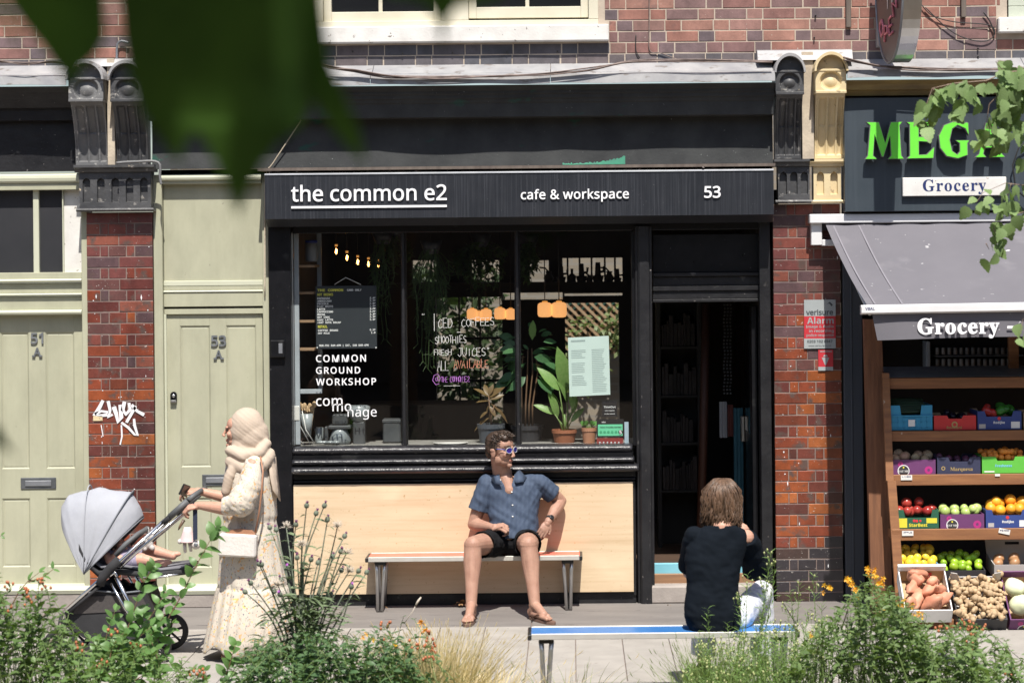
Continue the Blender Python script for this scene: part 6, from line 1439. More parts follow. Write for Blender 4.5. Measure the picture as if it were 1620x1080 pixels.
# fruit: one mesh per kind, one object per fruit
def fm(name, col, col2, rough=.4, scale=9, ov=.12, spec=.5): return mat(name, col, col2, scale, rough, rnd=True, objvar=ov, bump=.05, bscale=40, spec=spec)
def fruit_mesh(r, m, seg=14, rings=9, dent=.12, lump=0.0, seed=0, nm='fruit'):
 q = MB(); q.ball((0, 0, 0), r, seg, rings, dent=dent)
 if lump: q.v = [tuple(Vector(v)*(1+lump*noise.noise(Vector(v)*24+Vector((seed, 0, 0))))) for v in q.v]
 return raw_mesh(nm, (q.v, q.f), m)
def heap(c, kind, label, cat, mesh, spots, sc=(.84, 1.12), zoff=0.0, rot=True, group=None):
 t, M, w_, hh = c; few = len(spots) <= 12
 if few: spots = sorted(spots)
 for i, (u, v, z) in enumerate(spots):
  pos = M @ Vector((-w_/2+w_*u, v, hh+z+zoff))
  o = bpy.data.objects.new(kind, mesh if not isinstance(mesh, list) else mesh[i % len(mesh)]); COL.objects.link(o); o.location = pos
  o.rotation_euler = (R.uniform(-.8, .8), R.uniform(-.8, .8), R.uniform(0, 6.3)) if rot else (0, 0, R.uniform(-.2, .2)); k = R.uniform(*sc); o.scale = (k, k, k)
  tag(o, label+(', %s from the left' % 'first second third fourth fifth sixth seventh eighth ninth tenth eleventh twelfth'.split()[i] if few else ''), cat, group or cat+' heap')
def grid(nx, ny, y0, y1, z=0.0, top=0, jit=.02, slope=.0):
 out = []
 for j in range(ny):
  for i in range(nx):
   out.append(((i+.5+R.uniform(-.2, .2)+(j % 2)*.25)/(nx+.3), y0+(y1-y0)*(j+.5)/ny+R.uniform(-jit, jit)*.4, z+slope*j+R.uniform(-.011, .010)))
 for i in range(top): out.append((R.uniform(.2, .8), y0+(y1-y0)*R.uniform(.3, .8), z+.05+R.uniform(0, .01)))
 return out
heap(c7, 'red_apple', 'shiny dark red apple in the dark green carton', 'apple', fruit_mesh(.037, fm('red_apple_skin', (.22, .012, .015), (.42, .06, .04), .25), nm='apple'), grid(4, 2, .04, .18, -.020)+[(.33, .13, .035), (.62, .14, .04), (.3, .03, -.012)])
heap(c8, 'green_apple', 'pale green apple in the purple carton', 'apple', fruit_mesh(.036, fm('green_apple_skin', (.36, .50, .12), (.46, .56, .20), .3), nm='apple'), grid(4, 2, .04, .16, .008, slope=.02)+[(.12, .03, .02), (.78, .06, .03)])
heap(c9, 'orange', 'big orange in the navy carton', 'orange', fruit_mesh(.044, fm('orange_skin', (.80, .30, .02), (.84, .40, .03), .45), dent=.05, nm='orange'), grid(4, 2, .04, .18, -.004, slope=.03)+[(.3, .12, .045), (.62, .13, .055)])
heap(c10, 'lemon', 'yellow lemon in the pale blue carton', 'lemon', fruit_mesh((.030, .030, .037), fm('lemon_skin', (.80, .55, .03), (.84, .62, .07), .4), dent=-.05, nm='lemon'), grid(5, 4, .03, .26, .004, slope=.02))
heap(c11, 'lime', 'green lime in the black carton', 'lime', fruit_mesh((.029, .029, .033), fm('lime_skin', (.20, .42, .03), (.42, .55, .04), .3, 3, .25), dent=-.03, nm='lime'), grid(5, 4, .03, .26, .004, slope=.018))
heap(c12, 'brown_onion', 'brown onion in the grey sided carton', 'onion', fruit_mesh((.040, .040, .034), fm('onion_skin', (.34, .16, .07), (.46, .26, .13), .4), nm='onion'), grid(3, 2, .04, .2, -.01, slope=.02))
heap(c4, 'pale_onion', 'pale onion in the second row purple carton', 'onion', fruit_mesh((.036, .036, .033), fm('pale_onion_skin', (.42, .36, .22), (.30, .16, .12), .5, 4, .25), nm='onion'), grid(4, 2, .04, .16, .006, slope=.02))
heap(c5, 'plum', 'dark plum in the navy second row carton', 'plum', fruit_mesh((.026, .026, .029), fm('plum_skin', (.05, .015, .04), (.10, .03, .07), .4), nm='plum'), grid(5, 2, .03, .15, -.022, slope=.01))
heap(c6, 'apricot', 'orange apricot in the bright green carton', 'apricot', fruit_mesh(.024, fm('apricot_skin', (.72, .22, .03), (.80, .32, .05), .5), nm='apricot'), grid(7, 3, .03, .18, -.008, slope=.018)+[(.5+.07*i, .06, .03) for i in range(4)])
heap(c2, 'aubergine', 'glossy black aubergine in the red carton', 'aubergine', fruit_mesh((.034, .075, .034), fm('aubergine_skin', (.010, .006, .014), (.02, .01, .025), .15), nm='aubergine'), [(.3, .08, -.015), (.5, .1, -.01), (.7, .09, -.016), (.4, .16, .012)], rot=False)
heap(c3, 'green_pepper', 'green pepper in the top row navy carton', 'pepper', fruit_mesh((.036, .036, .042), fm('green_pepper_skin', (.03, .16, .02), (.06, .24, .03), .2), lump=.35, nm='pepper'), [(.55, .06, .0), (.68, .08, .01), (.62, .16, .02), (.8, .15, .0)])
heap(c3, 'red_pepper', 'red pepper in the top row navy carton', 'pepper', fruit_mesh((.034, .034, .040), fm('red_pepper_skin', (.40, .02, .02), (.5, .04, .03), .2), lump=.35, nm='pepper'), [(.25, .06, -.005), (.38, .05, -.02), (.3, .15, .01)])
heap(c1, 'cucumber', 'dark cucumber in the blue plastic crate', 'cucumber', fruit_mesh((.14, .018, .018), fm('cucumber_skin', (.012, .035, .012), (.02, .06, .02), .35), 16, 6, nm='cucumber'), [(.5, .05+.035*i, -.05+.012*i) for i in range(7)], rot=False, sc=(.95, 1.0))
M_sp = fm('sweet_potato_skin', (.50, .20, .12), (.60, .30, .19), .6, 14)
spm = [fruit_mesh((.085, .040, .038), M_sp, 14, 10, 0, .5, k, 'sweet_potato') for k in range(3)]
heap(c13, 'sweet_potato', 'pinkish sweet potato in the white fronted carton', 'sweet potato', spm, [(.33, .32, .0), (.40, .34, .02), (.68, .27, .005), (.25, .22, .0), (.62, .2, .01), (.3, .12, .0), (.55, .08, -.005), (.8, .10, .0), (.80, .18, .02), (.16, .06, -.01)], sc=(.9, 1.15))
M_gi = fm('ginger_skin', (.48, .35, .21), (.38, .26, .15), .75, 18)
def ginger(seed):
 q = MB(); r_ = random.Random(seed); p = Vector((-.04, 0, 0))
 for k in range(r_.randint(3, 5)):
  q.ball(p, (r_.uniform(.018, .026), r_.uniform(.014, .02), r_.uniform(.015, .02)), 10, 7, M=Matrix.Rotation(r_.uniform(0, 3), 4, 'Z'))
  if r_.random() < .7: q.ball(p+Vector((r_.uniform(-.01, .01), r_.choice((-1, 1))*.022, r_.uniform(-.01, .012))), (.012, .02, .012), 8, 6)
  p += Vector((.026, r_.uniform(-.012, .012), r_.uniform(-.006, .006)))
 return raw_mesh('ginger', (q.v, q.f), M_gi)
gm = [ginger(k) for k in range(5)]
heap(c14, 'ginger_root', 'knobbly root of ginger heaped in the black carton', 'ginger', gm, [((i+.5+.3*(j % 2))/5.2, .03+.05*j, .002+.012*R.random()) for j in range(8) for i in range(5)]+[(R.uniform(.2, .8), R.uniform(.05, .3), .035) for _ in range(9)], sc=(.95, 1.25), rot=True)
M_cab = fm('cabbage_leaf_pale', (.62, .66, .40), (.70, .72, .52), .5, 5)
heap(c15, 'pale_cabbage', 'round pale cabbage in the right hand pavement carton', 'cabbage', fruit_mesh((.075, .075, .066), M_cab, 20, 12, .1, .12, nm='cabbage'), [(.22, .30, .01), (.24, .13, .01), (.62, .05, .0), (.75, .30, 0), (.78, .17, .01)], sc=(.95, 1.05))
# ------------------------------------------------------------------ alarm signs on the pillar
M_pgrey = mat('sign_pale_grey', (.36, .39, .40), (.30, .33, .34), 6, .5); M_psred = mat('sign_red', (.52, .03, .045), (.44, .03, .04), 6, .5); M_psdark = mat('sign_dark_print', (.06, .07, .08), None, 5, .5)
AS = .040
t = thing('alarm_sign', 'grey and red alarm sign on the glazed brick pillar', 'sign', P(1297, 551, AS), 'alarm signs on the pillar')
def band(x0, y0, x1, y1, o, m, nm, par, th=.003):
 a, b, c, d = rect(x0, y0, x1, y1, o); q = MB(); q.box(a, b, -o-th, -o+.004, c, d); return q.build(nm, m, par)
def wr(s_, x0, x1, yb, o, m, par, sty='bold', h=None, bold=0): q = text_mb(s_, X(x0, yb, o), X(x1, yb, o), Z(yb, (x0+x1)/2, o), -o, .0008, bold, h, sty); return q.build('printed_line', m, par)
band(1272, 474, 1322, 500, AS, M_pgrey, 'top_panel', t); band(1272, 500, 1322, 535.2, AS, M_psred, 'red_panel', t); band(1272, 535.2, 1322, 551, AS, M_pgrey, 'bottom_panel', t)
a_ = AS+.0035
wr('verisure', 1275, 1318, 498, a_, M_psdark, t, 'sans', bold=.02); wr('Alarm', 1277, 1319, 512, a_, M_pgrey, t); wr('Image & Audio', 1275, 1319, 518.5, a_, M_pgrey, t); wr('in recording', 1280, 1319, 525.5, a_, M_pgrey, t); wr('police response', 1276, 1319, 532, a_, M_pgrey, t, 'sans', bold=.01)
wr('0203 102 8947', 1277, 1317, 542, a_, M_psdark, t); wr('www.verisure.co.uk', 1279, 1315, 548, a_, M_psdark, t, 'sans')
q = MB(); c = P(1312, 482, a_); q.prism([(c.x-.02, c.z+.004), (c.x+.004, c.z+.022), (c.x+.026, c.z+.0), (c.x+.014, c.z-.012), (c.x+.006, c.z+.004), (c.x-.006, c.z+.010)], -a_-.0006, -a_); q.build('emblem', M_psdark, t)
t = thing('alarm_sticker', 'small red sign with a pale cone just below the grey and red alarm sign', 'sign', P(1306, 586, AS), 'alarm signs on the pillar')
band(1294.5, 553, 1318, 580, AS, M_psred, 'red_panel', t); band(1294.5, 580, 1318, 586, AS, M_pgrey, 'bottom_panel', t)
q = MB(); c = P(1306, 568, a_); q.prism([(c.x-.028, c.z+.012), (c.x+.028, c.z+.012), (c.x+.003, c.z-.045), (c.x-.003, c.z-.045)], -a_-.0006, -a_); q.prism([(c.x-.018, c.z+.018), (c.x+.018, c.z+.018), (c.x+.010, c.z+.032), (c.x-.010, c.z+.032)], -a_-.0006, -a_); q.build('cone_mark', M_pgrey, t); wr('WARNING', 1297, 1316, 557, a_, M_pgrey, t)
# ------------------------------------------------------------------ people: one continuous skin grown over tapered limbs
def capsule(q, p0, r0, p1, r1, seg=14, flat=False):
 p0, p1 = Vector(p0), Vector(p1); q.tube([p0, p1], [r0, r1], seg)
 if not flat: q.ball(p0, r0, seg, 8); q.ball(p1, r1, seg, 8)
def chain_(q, pts, rs, seg=14):
 for i in range(len(pts)-1): capsule(q, pts[i], rs[i], pts[i+1], rs[i+1], seg)
def grown(q, voxel, smooth=2, disp=None, cut=None, mats=None, matfn=None):
 """join overlapping solids into one smooth skin; returns mesh data in world coordinates"""
 me = bpy.data.meshes.new('tmp'); me.from_pydata(q.v, [], q.f); me.update()
 ob = bpy.data.objects.new('tmp', me); COL.objects.link(ob)
 md = ob.modifiers.new('r', 'REMESH'); md.mode = 'VOXEL'; md.voxel_size = voxel; md.adaptivity = 0.0
 if smooth: ms = ob.modifiers.new('s', 'SMOOTH'); ms.iterations = smooth; ms.factor = .5
 dg = bpy.context.evaluated_depsgraph_get(); dg.update(); out = bpy.data.meshes.new_from_object(ob.evaluated_get(dg))
 bpy.data.objects.remove(ob); bpy.data.meshes.remove(me)
 vs = [v.co.copy() for v in out.vertices]
 if disp:
  ns = [v.normal.copy() for v in out.vertices]
  vs = [v+n*disp(v, n) for v, n in zip(vs, ns)]
 fs = [tuple(p.vertices) for p in out.polygons]
 bpy.data.meshes.remove(out)
 if cut: fs = [f for f in fs if not cut((vs[f[0]]+vs[f[2]])/2)]
 r_ = MB(); r_.v = vs; r_.f = fs; r_.s = [True]*len(fs)
 r_.m = [matfn((vs[f[0]]+vs[f[2]])/2) for f in fs] if matfn else [0]*len(fs)
 return r_
def loftq(q, rings, NS=30, y0=1):
 """closed body through (left px, right px, row px, out, half depth)"""
 vs = []
 for (a, b, y, o, d) in rings:
  A, B = P(a, y, o), P(b, y, o); c = (A+B)/2; hw = (B.x-A.x)/2
  for i in range(NS):
   t = 2*math.pi*i/NS; ct, st = math.cos(t), math.sin(t); vs.append((c.x+hw*abs(ct)**.85*(1 if ct > 0 else -1), c.y+d*abs(st)**.85*(1 if st > 0 else -1), c.z))
 n = len(rings); q.add(vs, [(j*NS+i, (j+1)*NS+i, (j+1)*NS+(i+1) % NS, j*NS+(i+1) % NS) for j in range(n-1) for i in range(NS)]+[tuple(range(NS)), tuple(reversed(range((n-1)*NS, n*NS)))], True)
def skinmat(name, c1, c2): return mat(name, c1, c2, 14, .52, rnd=False, sss=.08, bump=.15, bscale=140, lo=.35, hi=.7, spec=.35, extra=specks(170, .60, tuple(k*.78 for k in c2), w=.1))
M_skin = skinmat('man_skin', (.41, .24, .175), (.33, .18, .13)); M_skin2 = skinmat('fair_skin', (.52, .30, .22), (.45, .24, .17))  # the man's own skin tone, then that of the two women
M_lip = skinmat('lip', (.36, .16, .12), (.30, .13, .10)); M_stub = skinmat('shaven_skin', (.355, .20, .143), (.29, .165, .118))
M_hair = mat('dark_brown_hair', (.028, .016, .010), (.055, .032, .02), 30, .5, rnd=True); M_brown = mat('light_brown_hair', (.05, .03, .018), (.18, .105, .065), 8, .45, stretch=(7, 7, .8), rnd=True)
def head_prims(q, O, f, u, k=1.0, neck=None, ears=True):
 f = Vector(f).normalized(); u = (Vector(u)-f*Vector(u).dot(f)).normalized(); r = f.cross(u)
 L = lambda x, y, z: Vector(O)+(r*x+f*y+u*z)*k
 R3 = Matrix((r, f, u)).transposed().to_4x4()
 E = lambda c, rad, extra=None: q.ball(L(*c), tuple(a*k for a in rad), 18, 12, M=(R3 @ extra) if extra else R3)
 E((0, -.014, .030), (.075, .095, .084)); E((0, .040, .040), (.062, .046, .050)); E((0, .040, -.02), (.060, .046, .062)); E((0, .036, -.070), (.047, .045, .036))
 E((0, .072, -.096), (.021, .018, .018)); E((0, .083, .022), (.046, .012, .010))
 for s_ in (-1, 1):
  E((s_*.046, .006, -.058), (.018, .036, .034)); E((s_*.036, .066, -.022), (.022, .020, .020)); E((s_*.010, .102, -.034), (.009, .010, .008))
  if ears: E((s_*.077, -.008, -.012), (.007, .020, .033)); E((s_*.079, -.012, .006), (.009, .022, .014))
 capsule(q, L(0, .086, .012), .008*k, L(0, .107, -.029), .0105*k); E((0, .084, -.060), (.022, .008, .0050)); E((0, .082, -.069), (.020, .009, .0055))
 if neck is not None: capsule(q, L(0, -.018, -.055), .056*k, neck, .066*k, 18)
 return L, R3, r, f, u
def hand_prims(q, wrist, d, n, side, k=1.0, curl=(.9, .9, .9, .9), spread=.06, thumb=None):
 """palm, four unequal bent fingers and a thumb off the side; d along the hand, n out of the back of it"""
 d = Vector(d).normalized(); n = (Vector(n)-d*Vector(n).dot(d)).normalized(); x = d.cross(n)*side
 w = Vector(wrist); Mx = Matrix((x, d, n)).transposed().to_4x4()
 capsule(q, w, .024*k, w+d*.02*k, .027*k)
 q.ball(w+d*.050*k, (.040*k, .048*k, .017*k), 16, 10, M=Mx)
 kn = []
 for i, (off, L1) in enumerate(((.030, .044), (.010, .049), (-.010, .045), (-.029, .036))):
  base = w+d*(.086-.006*abs(i-1.2))*k+x*off*k; dd = (d+x*off*spread*20).normalized(); p = w+d*.05*k+x*off*.9*k; c = curl[i]; pts = [p, base]; ang = 0
  for j, (s_, a_) in enumerate(((1, .55*c), (.62, .85*c), (.48, .55*c))):
   ang += a_; dv = (dd*math.cos(ang)-n*math.sin(ang)); base = base+dv*L1*s_*k; pts.append(base)
  chain_(q, pts, [.011*k, .0105*k, .009*k, .0082*k, .0070*k], 10)
 tb = w+d*.022*k+x*.026*k; t_ = thumb or (d*.75+x*.65-n*.25); t_ = Vector(t_).normalized(); t2 = (t_*.8+d*.5-x*.25).normalized()
 chain_(q, [w+d*.01*k+x*.008*k, tb, tb+t_*.038*k, tb+t_*.038*k+t2*.030*k], [.018*k, .0155*k, .0115*k, .0085*k], 10)
def foot_prims(q, ankle, toe, k=1.0, sole=.018, bare=True):
 a = Vector(ankle); t = Vector(toe); t.z = sole; g_ = Vector((a.x, a.y, sole)); d = (t-g_); d.z = 0; L = d.length; d.normalize(); x = Vector((d.y, -d.x, 0))
 hl = g_-d*.045*k; q.ball(hl+Vector((0, 0, .032*k)), (.032*k, .036*k, .033*k), 14, 9); capsule(q, a, .036*k, hl+d*.02+Vector((0, 0, .045*k)), .034*k)
 capsule(q, a+d*.01, .034*k, g_+d*(L*.52)+Vector((0, 0, .032*k)), .030*k); capsule(q, hl+Vector((0, 0, .024)), .026*k, g_+d*L*.62+Vector((0, 0, .022*k))+x*.018*k, .022*k); capsule(q, hl+Vector((0, 0, .022)), .024*k, g_+d*L*.60+Vector((0, 0, .020*k))-x*.022*k, .020*k)
 for i, (off, rr, ln) in enumerate(((.030, .0135, .92), (.012, .0095, .93), (-.003, .0088, .89), (-.017, .0082, .83), (-.030, .0078, .76))):
  off *= k; capsule(q, g_+d*L*.58+x*off*.9+Vector((0, 0, .020)), rr*1.15, g_+d*L*ln+x*off+Vector((0, 0, rr+.002)), rr)
 return d, x, L, g_
# ---- the man on the red bench
man = thing('person', 'man in blue striped short sleeved shirt, black shorts and sunglasses sitting on the red bench', 'person', (X(810, 880, .3), -.35, 0))
Hc = P(792.5, 712, .27); hf = Vector((.80, -.56, -.03)); hu = Vector((-.04, 0, 1))
neck = P(795, 750, .20)
shL, shR = P(770, 765, .21), P(853, 764, .21); elL, elR = P(749, 829, .215), P(887, 792, .125); wrL, wrR = P(779, 834, .39), P(867, 825, .30)
hpL, hpR = P(790, 858, .25), P(833, 857, .25); knL, knR = P(748, 862, .66), P(836, 861, .66); anL, anR = P(745.5, 956, .79), P(846, 956, .77); toL, toR = P(739, 976, 1.03), P(873, 973, .97)
q = MB(); L_, R3, hr, hf_, hu_ = head_prims(q, Hc, hf, hu, 1.07, neck)
c_, p_ = P(809, 790, .185), P(812, 852, .25)
q.ball(c_, (.155, .095, .15), 20, 12); q.ball(p_, (.155, .12, .11), 20, 12); capsule(q, c_, .11, p_, .11); capsule(q, shL, .050, neck+Vector((0, 0, -.055)), .045); capsule(q, shR, .050, neck+Vector((0, 0, -.055)), .045)
capsule(q, P(800, 757, .24), .05, P(806, 775, .27), .05)
for sh, el, wr in ((shL, elL, wrL), (shR, elR, wrR)):
 chain_(q, [sh, sh.lerp(el, .35), el], [.060, .056, .043]); m_ = el.lerp(wr, .28); chain_(q, [el, m_, el.lerp(wr, .7), wr], [.043, .047, .035, .027])
hand_prims(q, wrL, P(800, 832, .44)-wrL, (0.1, -.6, .8), 1, 1.0, (1.5, 1.45, 1.4, 1.3), .02, thumb=P(800, 826, .46)-wrL)
hand_prims(q, wrR, P(853, 852, .36)-wrR, (.3, -1, .15), -1, .92, (.75, .7, .75, .8), .02)
for hp, kn, an, to, s_ in ((hpL, knL, anL, toL, 1), (hpR, knR, anR, toR, -1)):
 chain_(q, [hp, hp.lerp(kn, .5), kn], [.096, .086, .064], 18); q.ball(kn+Vector((0, -.006, .002)), (.058, .058, .060), 16, 10)
 cf = kn.lerp(an, .30)+Vector((0, .022, 0)); q.ball(cf+Vector((0, .012, 0)), (.060, .056, .085), 14, 9); chain_(q, [kn, cf, kn.lerp(an, .62)+Vector((0, .008, 0)), an], [.061, .065, .048, .038], 18); capsule(q, kn.lerp(an, .12)+Vector((0, -.012, 0)), .044, kn.lerp(an, .8)+Vector((0, -.006, 0)), .030)
 for e in (-1, 1): q.ball(an+Vector((e*.028, .004, -.004)), .016, 10, 6)
 foot_prims(q, an, to, 1.0, .020)
def inhead(p):
 d = p-Hc; return d.dot(hr)/1.07, d.dot(hf_)/1.07, d.dot(hu_)/1.07
def mman(p):
 x, y, z = inhead(p)
 if y > .083 and abs(x) < .024 and -.077 < z < -.054: return 1
 if y > -.01 and z < -.036-.02*(abs(x) > .03) and z > -.125 and (y > .02 or z > -.1): return 2
 return 0
bm_ = grown(q, .0034, 2, matfn=mman); body = bm_.build('body', [M_skin, M_lip, M_stub], man)
# short wavy hair
q = MB(); k = 1.07
for c, rr in (((0, -.030, .050), (.080, .086, .078)), ((0, .020, .092), (.060, .060, .034)), ((.028, .055, .088), (.030, .026, .022)), ((-.02, .05, .09), (.034, .03, .022)), ((0, -.075, -.005), (.062, .036, .066)), ((.070, -.03, .028), (.014, .048, .044)), ((-.070, -.03, .028), (.014, .048, .044)), ((.072, .012, .022), (.009, .012, .022)), ((-.072, .012, .022), (.009, .012, .022))):
 q.ball(L_(*c), tuple(a*k for a in rr), 18, 12, M=R3)
hb = grown(q, .004, 1, disp=lambda v, n: .004*noise.noise(v*60)+.0035*noise.noise(v*170))
r_ = random.Random(11)
for i in range(420):
 th, ph = r_.uniform(0, 6.28), r_.uniform(0, 1.5); dx, dy, dz = math.sin(ph)*math.cos(th), math.sin(ph)*math.sin(th), math.cos(ph)
 if dy > .55 and dz < .62: continue
 b_ = (dx*.080, dy*.094-.018+(.025 if dz > .6 else 0), dz*.082+.042); cu = r_.uniform(-.012, .012)
 q2 = [L_(*b_), L_(b_[0]*1.06+cu, b_[1]*1.06+.006, b_[2]+.010*dz), L_(b_[0]*1.08+cu*1.6, b_[1]*1.04+.016, b_[2]+.004)]
 hb.tube(q2, [.0042, .0036, .0012], 4)
hb.m = [0]*len(hb.f); hb.build('hair', M_hair, man)
# brows, sunglasses
M_lens = mat('mirror_blue_lens', (.02, .025, .22), (.06, .03, .30), 20, .08, spec=1.0, coat=1.0); M_gfr = mat('clear_grey_frame', (.40, .42, .46), None, 5, .2); M_garm = mat('blue_arm', (.03, .08, .36), None, 5, .3)
q = MB()
for s_ in (-1, 1):
 q.tube([L_(s_*.060, .068, .034), L_(s_*.038, .086, .038), L_(s_*.014, .095, .033)], [.003, .0055, .004], 6)
q.build('eyebrow', M_hair, man)
sgl = MB()
for s_ in (-1, 1): sgl.tube([L_(s_*.062, .080, .016), L_(s_*.075, .03, .017), L_(s_*.080, -.012, .014)], .0028, 6)
sg_o = sgl.build('sunglasses', M_garm, man)
for s_ in (-1, 1):
 Mx = Matrix((hr, hu_, hf_)).transposed().to_4x4(); el_ = [(.027*math.cos(a*math.pi/12), .021*math.sin(a*math.pi/12)*(1.0 if math.sin(a*math.pi/12) < 0 else .85)) for a in range(24)]
 cpt = lambda a, b, o=.0: L_(s_*.034+a, .098-abs(s_*.034+a)*.12+o-.4*max(0, abs(s_*.034+a)-.05), .010+b)
 q = MB(); q.add([cpt(a, b, .003) for a, b in el_]+[cpt(a, b, -.001) for a, b in el_], [tuple(range(24)), tuple(reversed(range(24, 48)))]+[(i, (i+1) % 24, (i+1) % 24+24, i+24) for i in range(24)]); q.build('lens', M_lens, sg_o)
 q = MB(); q.tube([cpt(a, b, .002) for a, b in el_], .0030, 6, closed=True); q.build('rim', M_gfr, sg_o)
# eyes behind the glasses
q = MB()
for s_ in (-1, 1): q.ball(L_(s_*.033, .076, .006), .012, 12, 8)
q.build('eye', M_white, man)
# shirt
def px_of(p):
 s_ = FOC/(DIST+p.y); xs_ = p.x*s_; zs_ = (p.z-CAMH)*s_; u = xs_*CK-zs_*SK; v = -(xs_*SK+zs_*CK); return 904+u, 405+v
def stripes(t, c, b, vec):
 w = _n(t, 'ShaderNodeTexWave', Scale=34.0, Distortion=1.2, Detail=2.0); w.inputs['Detail Scale'].default_value = .6; v = coords(t, (1, .25, .12)); t.links.new(v, w.inputs['Vector'])
 k_ = ramp(t, w.outputs[0], [(.45, (0, 0, 0)), (.75, (.75,)*3)]); return mixc(t, k_, c, (.085, .12, .18))
M_shirt = mat('blue_striped_shirt', (.019, .032, .066), (.028, .045, .088), 5, .8, extra=stripes, bump=.25, bscale=160)
q = MB(); loftq(q, [(783, 808, 747, .19, .055), (770, 838, 756, .195, .085), (764, 857, 765, .20, .10), (765, 858, 780, .205, .113), (770, 854, 800, .215, .120), (774, 851, 825, .235, .126), (776, 853, 852, .25, .132)])
capsule(q, shL+Vector((.01, 0, .0)), .068, neck+Vector((-.035, 0, -.062)), .045); capsule(q, shR+Vector((-.01, 0, 0)), .068, neck+Vector((.04, 0, -.062)), .045)
eL = shL.lerp(elL, .66); eR = shR.lerp(elR, .62)
q.ball(shL, .067, 14, 9); q.tube([shL, eL], [.067, .076], 18); q.ball(shR, .067, 14, 9); q.tube([shR, eR], [.067, .075], 18)
dL = (elL-shL).normalized(); dR = (elR-shR).normalized()
def cutshirt(p):
 x, y = px_of(p)
 if p.y < -.10 and 745 < y < 776 and abs(x-(800+(y-745)*.22)) < (776-y)*.50: return True
 if (p-neck).length < .12 and p.z > neck.z+.006: return True
 if (p-eL).dot(dL) > -.004 and (p-eL).length < .085: return True
 if (p-eR).dot(dR) > -.004 and (p-eR).length < .085: return True
 return p.z < Z(848.5, 812, .26) and abs(p.x-X(812, 845, .26)) < .2
def dsh(v, n):
 w = Vector((v.x*9, v.y*9, v.z*5)); f = .006*noise.noise(w)+.007*noise.noise(Vector((v.x*16+v.z*22, v.y*14, v.z*5-v.x*6)))+.004*noise.noise(Vector((v.x*34-v.z*20, v.y*20, v.z*9)))
 pk = abs(v.x-X(810.5, 800, .3));
 return f
sb = grown(q, .0052, 3, disp=dsh, cut=cutshirt); shirt = sb.build('shirt', M_shirt, man)
md = shirt.modifiers.new('s', 'SOLIDIFY'); md.thickness = .003; md.offset = -1
# collar, placket, buttons, pocket
def cloth_patch(pts_rows, m, name, parent, th=.0035):
 q = MB(); w_ = len(pts_rows[0]); q.v = [tuple(p) for r in pts_rows for p in r]; q.f = [(j*w_+i, j*w_+i+1, (j+1)*w_+i+1, (j+1)*w_+i) for j in range(len(pts_rows)-1) for i in range(w_-1)]; q.s = [True]*len(q.f); q.m = [0]*len(q.f)
 o = q.build(name, m, parent); md = o.modifiers.new('s', 'SOLIDIFY'); md.thickness = th; return o
cloth_patch([[P(784, 743, .19), P(780, 751, .24), P(777, 758, .275)], [P(787, 746, .25), P(785, 756, .295), P(783, 765, .315)], [P(790, 750, .28), P(791, 760, .318), P(794, 766, .325)]], M_shirt, 'collar', man)
cloth_patch([[P(822, 743, .17), P(828, 750, .22), P(833, 755, .25)], [P(818, 746, .23), P(824, 755, .285), P(828, 762, .305)], [P(815, 750, .26), P(814, 759, .305), P(816, 764, .32)]], M_shirt, 'collar', man)
M_button = mat('shirt_button', (.75, .74, .70), None, 5, .3)
for px, py in ((808.5, 778), (810, 798), (809.5, 815), (790, 757)):
 hit = min((v for v in sb.v[::3] if abs(px_of(v)[0]-px) < 2 and abs(px_of(v)[1]-py) < 2), key=lambda v: v.y, default=None)
 c = Vector(hit) if hit is not None else P(px, py, .34); q = MB(); q.lathe([(.0062, 0), (.006, .003)], (0, 0, 0), 10, M=Matrix.Translation(c+Vector((0, -.001, 0))) @ Matrix.Rotation(math.pi/2, 4, 'X')); q.build('button', M_button, man)
# shorts
M_shorts = mat('black_shorts', (.007, .007, .008), (.012, .012, .014), 6, .9, spec=.15, bump=.2)
q = MB(); q.ball(P(812, 858, .25), (.165, .125, .10), 20, 12)
for hp, kn in ((hpL, knL), (hpR, knR)): e = hp.lerp(kn, .68)+Vector((0, 0, -.004)); q.ball(hp, .100, 16, 10); q.tube([hp, hp.lerp(kn, .4), e], [.100, .098, .097], 20)
eh = [(hpL.lerp(knL, .68), (knL-hpL).normalized()), (hpR.lerp(knR, .68), (knR-hpR).normalized())]
sh_ = grown(q, .006, 3, disp=lambda v, n: .008*noise.noise(v*16)+.004*noise.noise(v*38), cut=lambda p: any((p-e).dot(d) > -.006 and (p-e).length < .115 for e, d in eh)); so_ = sh_.build('shorts', M_shorts, man)
md = so_.modifiers.new('s', 'SOLIDIFY'); md.thickness = .003; md.offset = -1
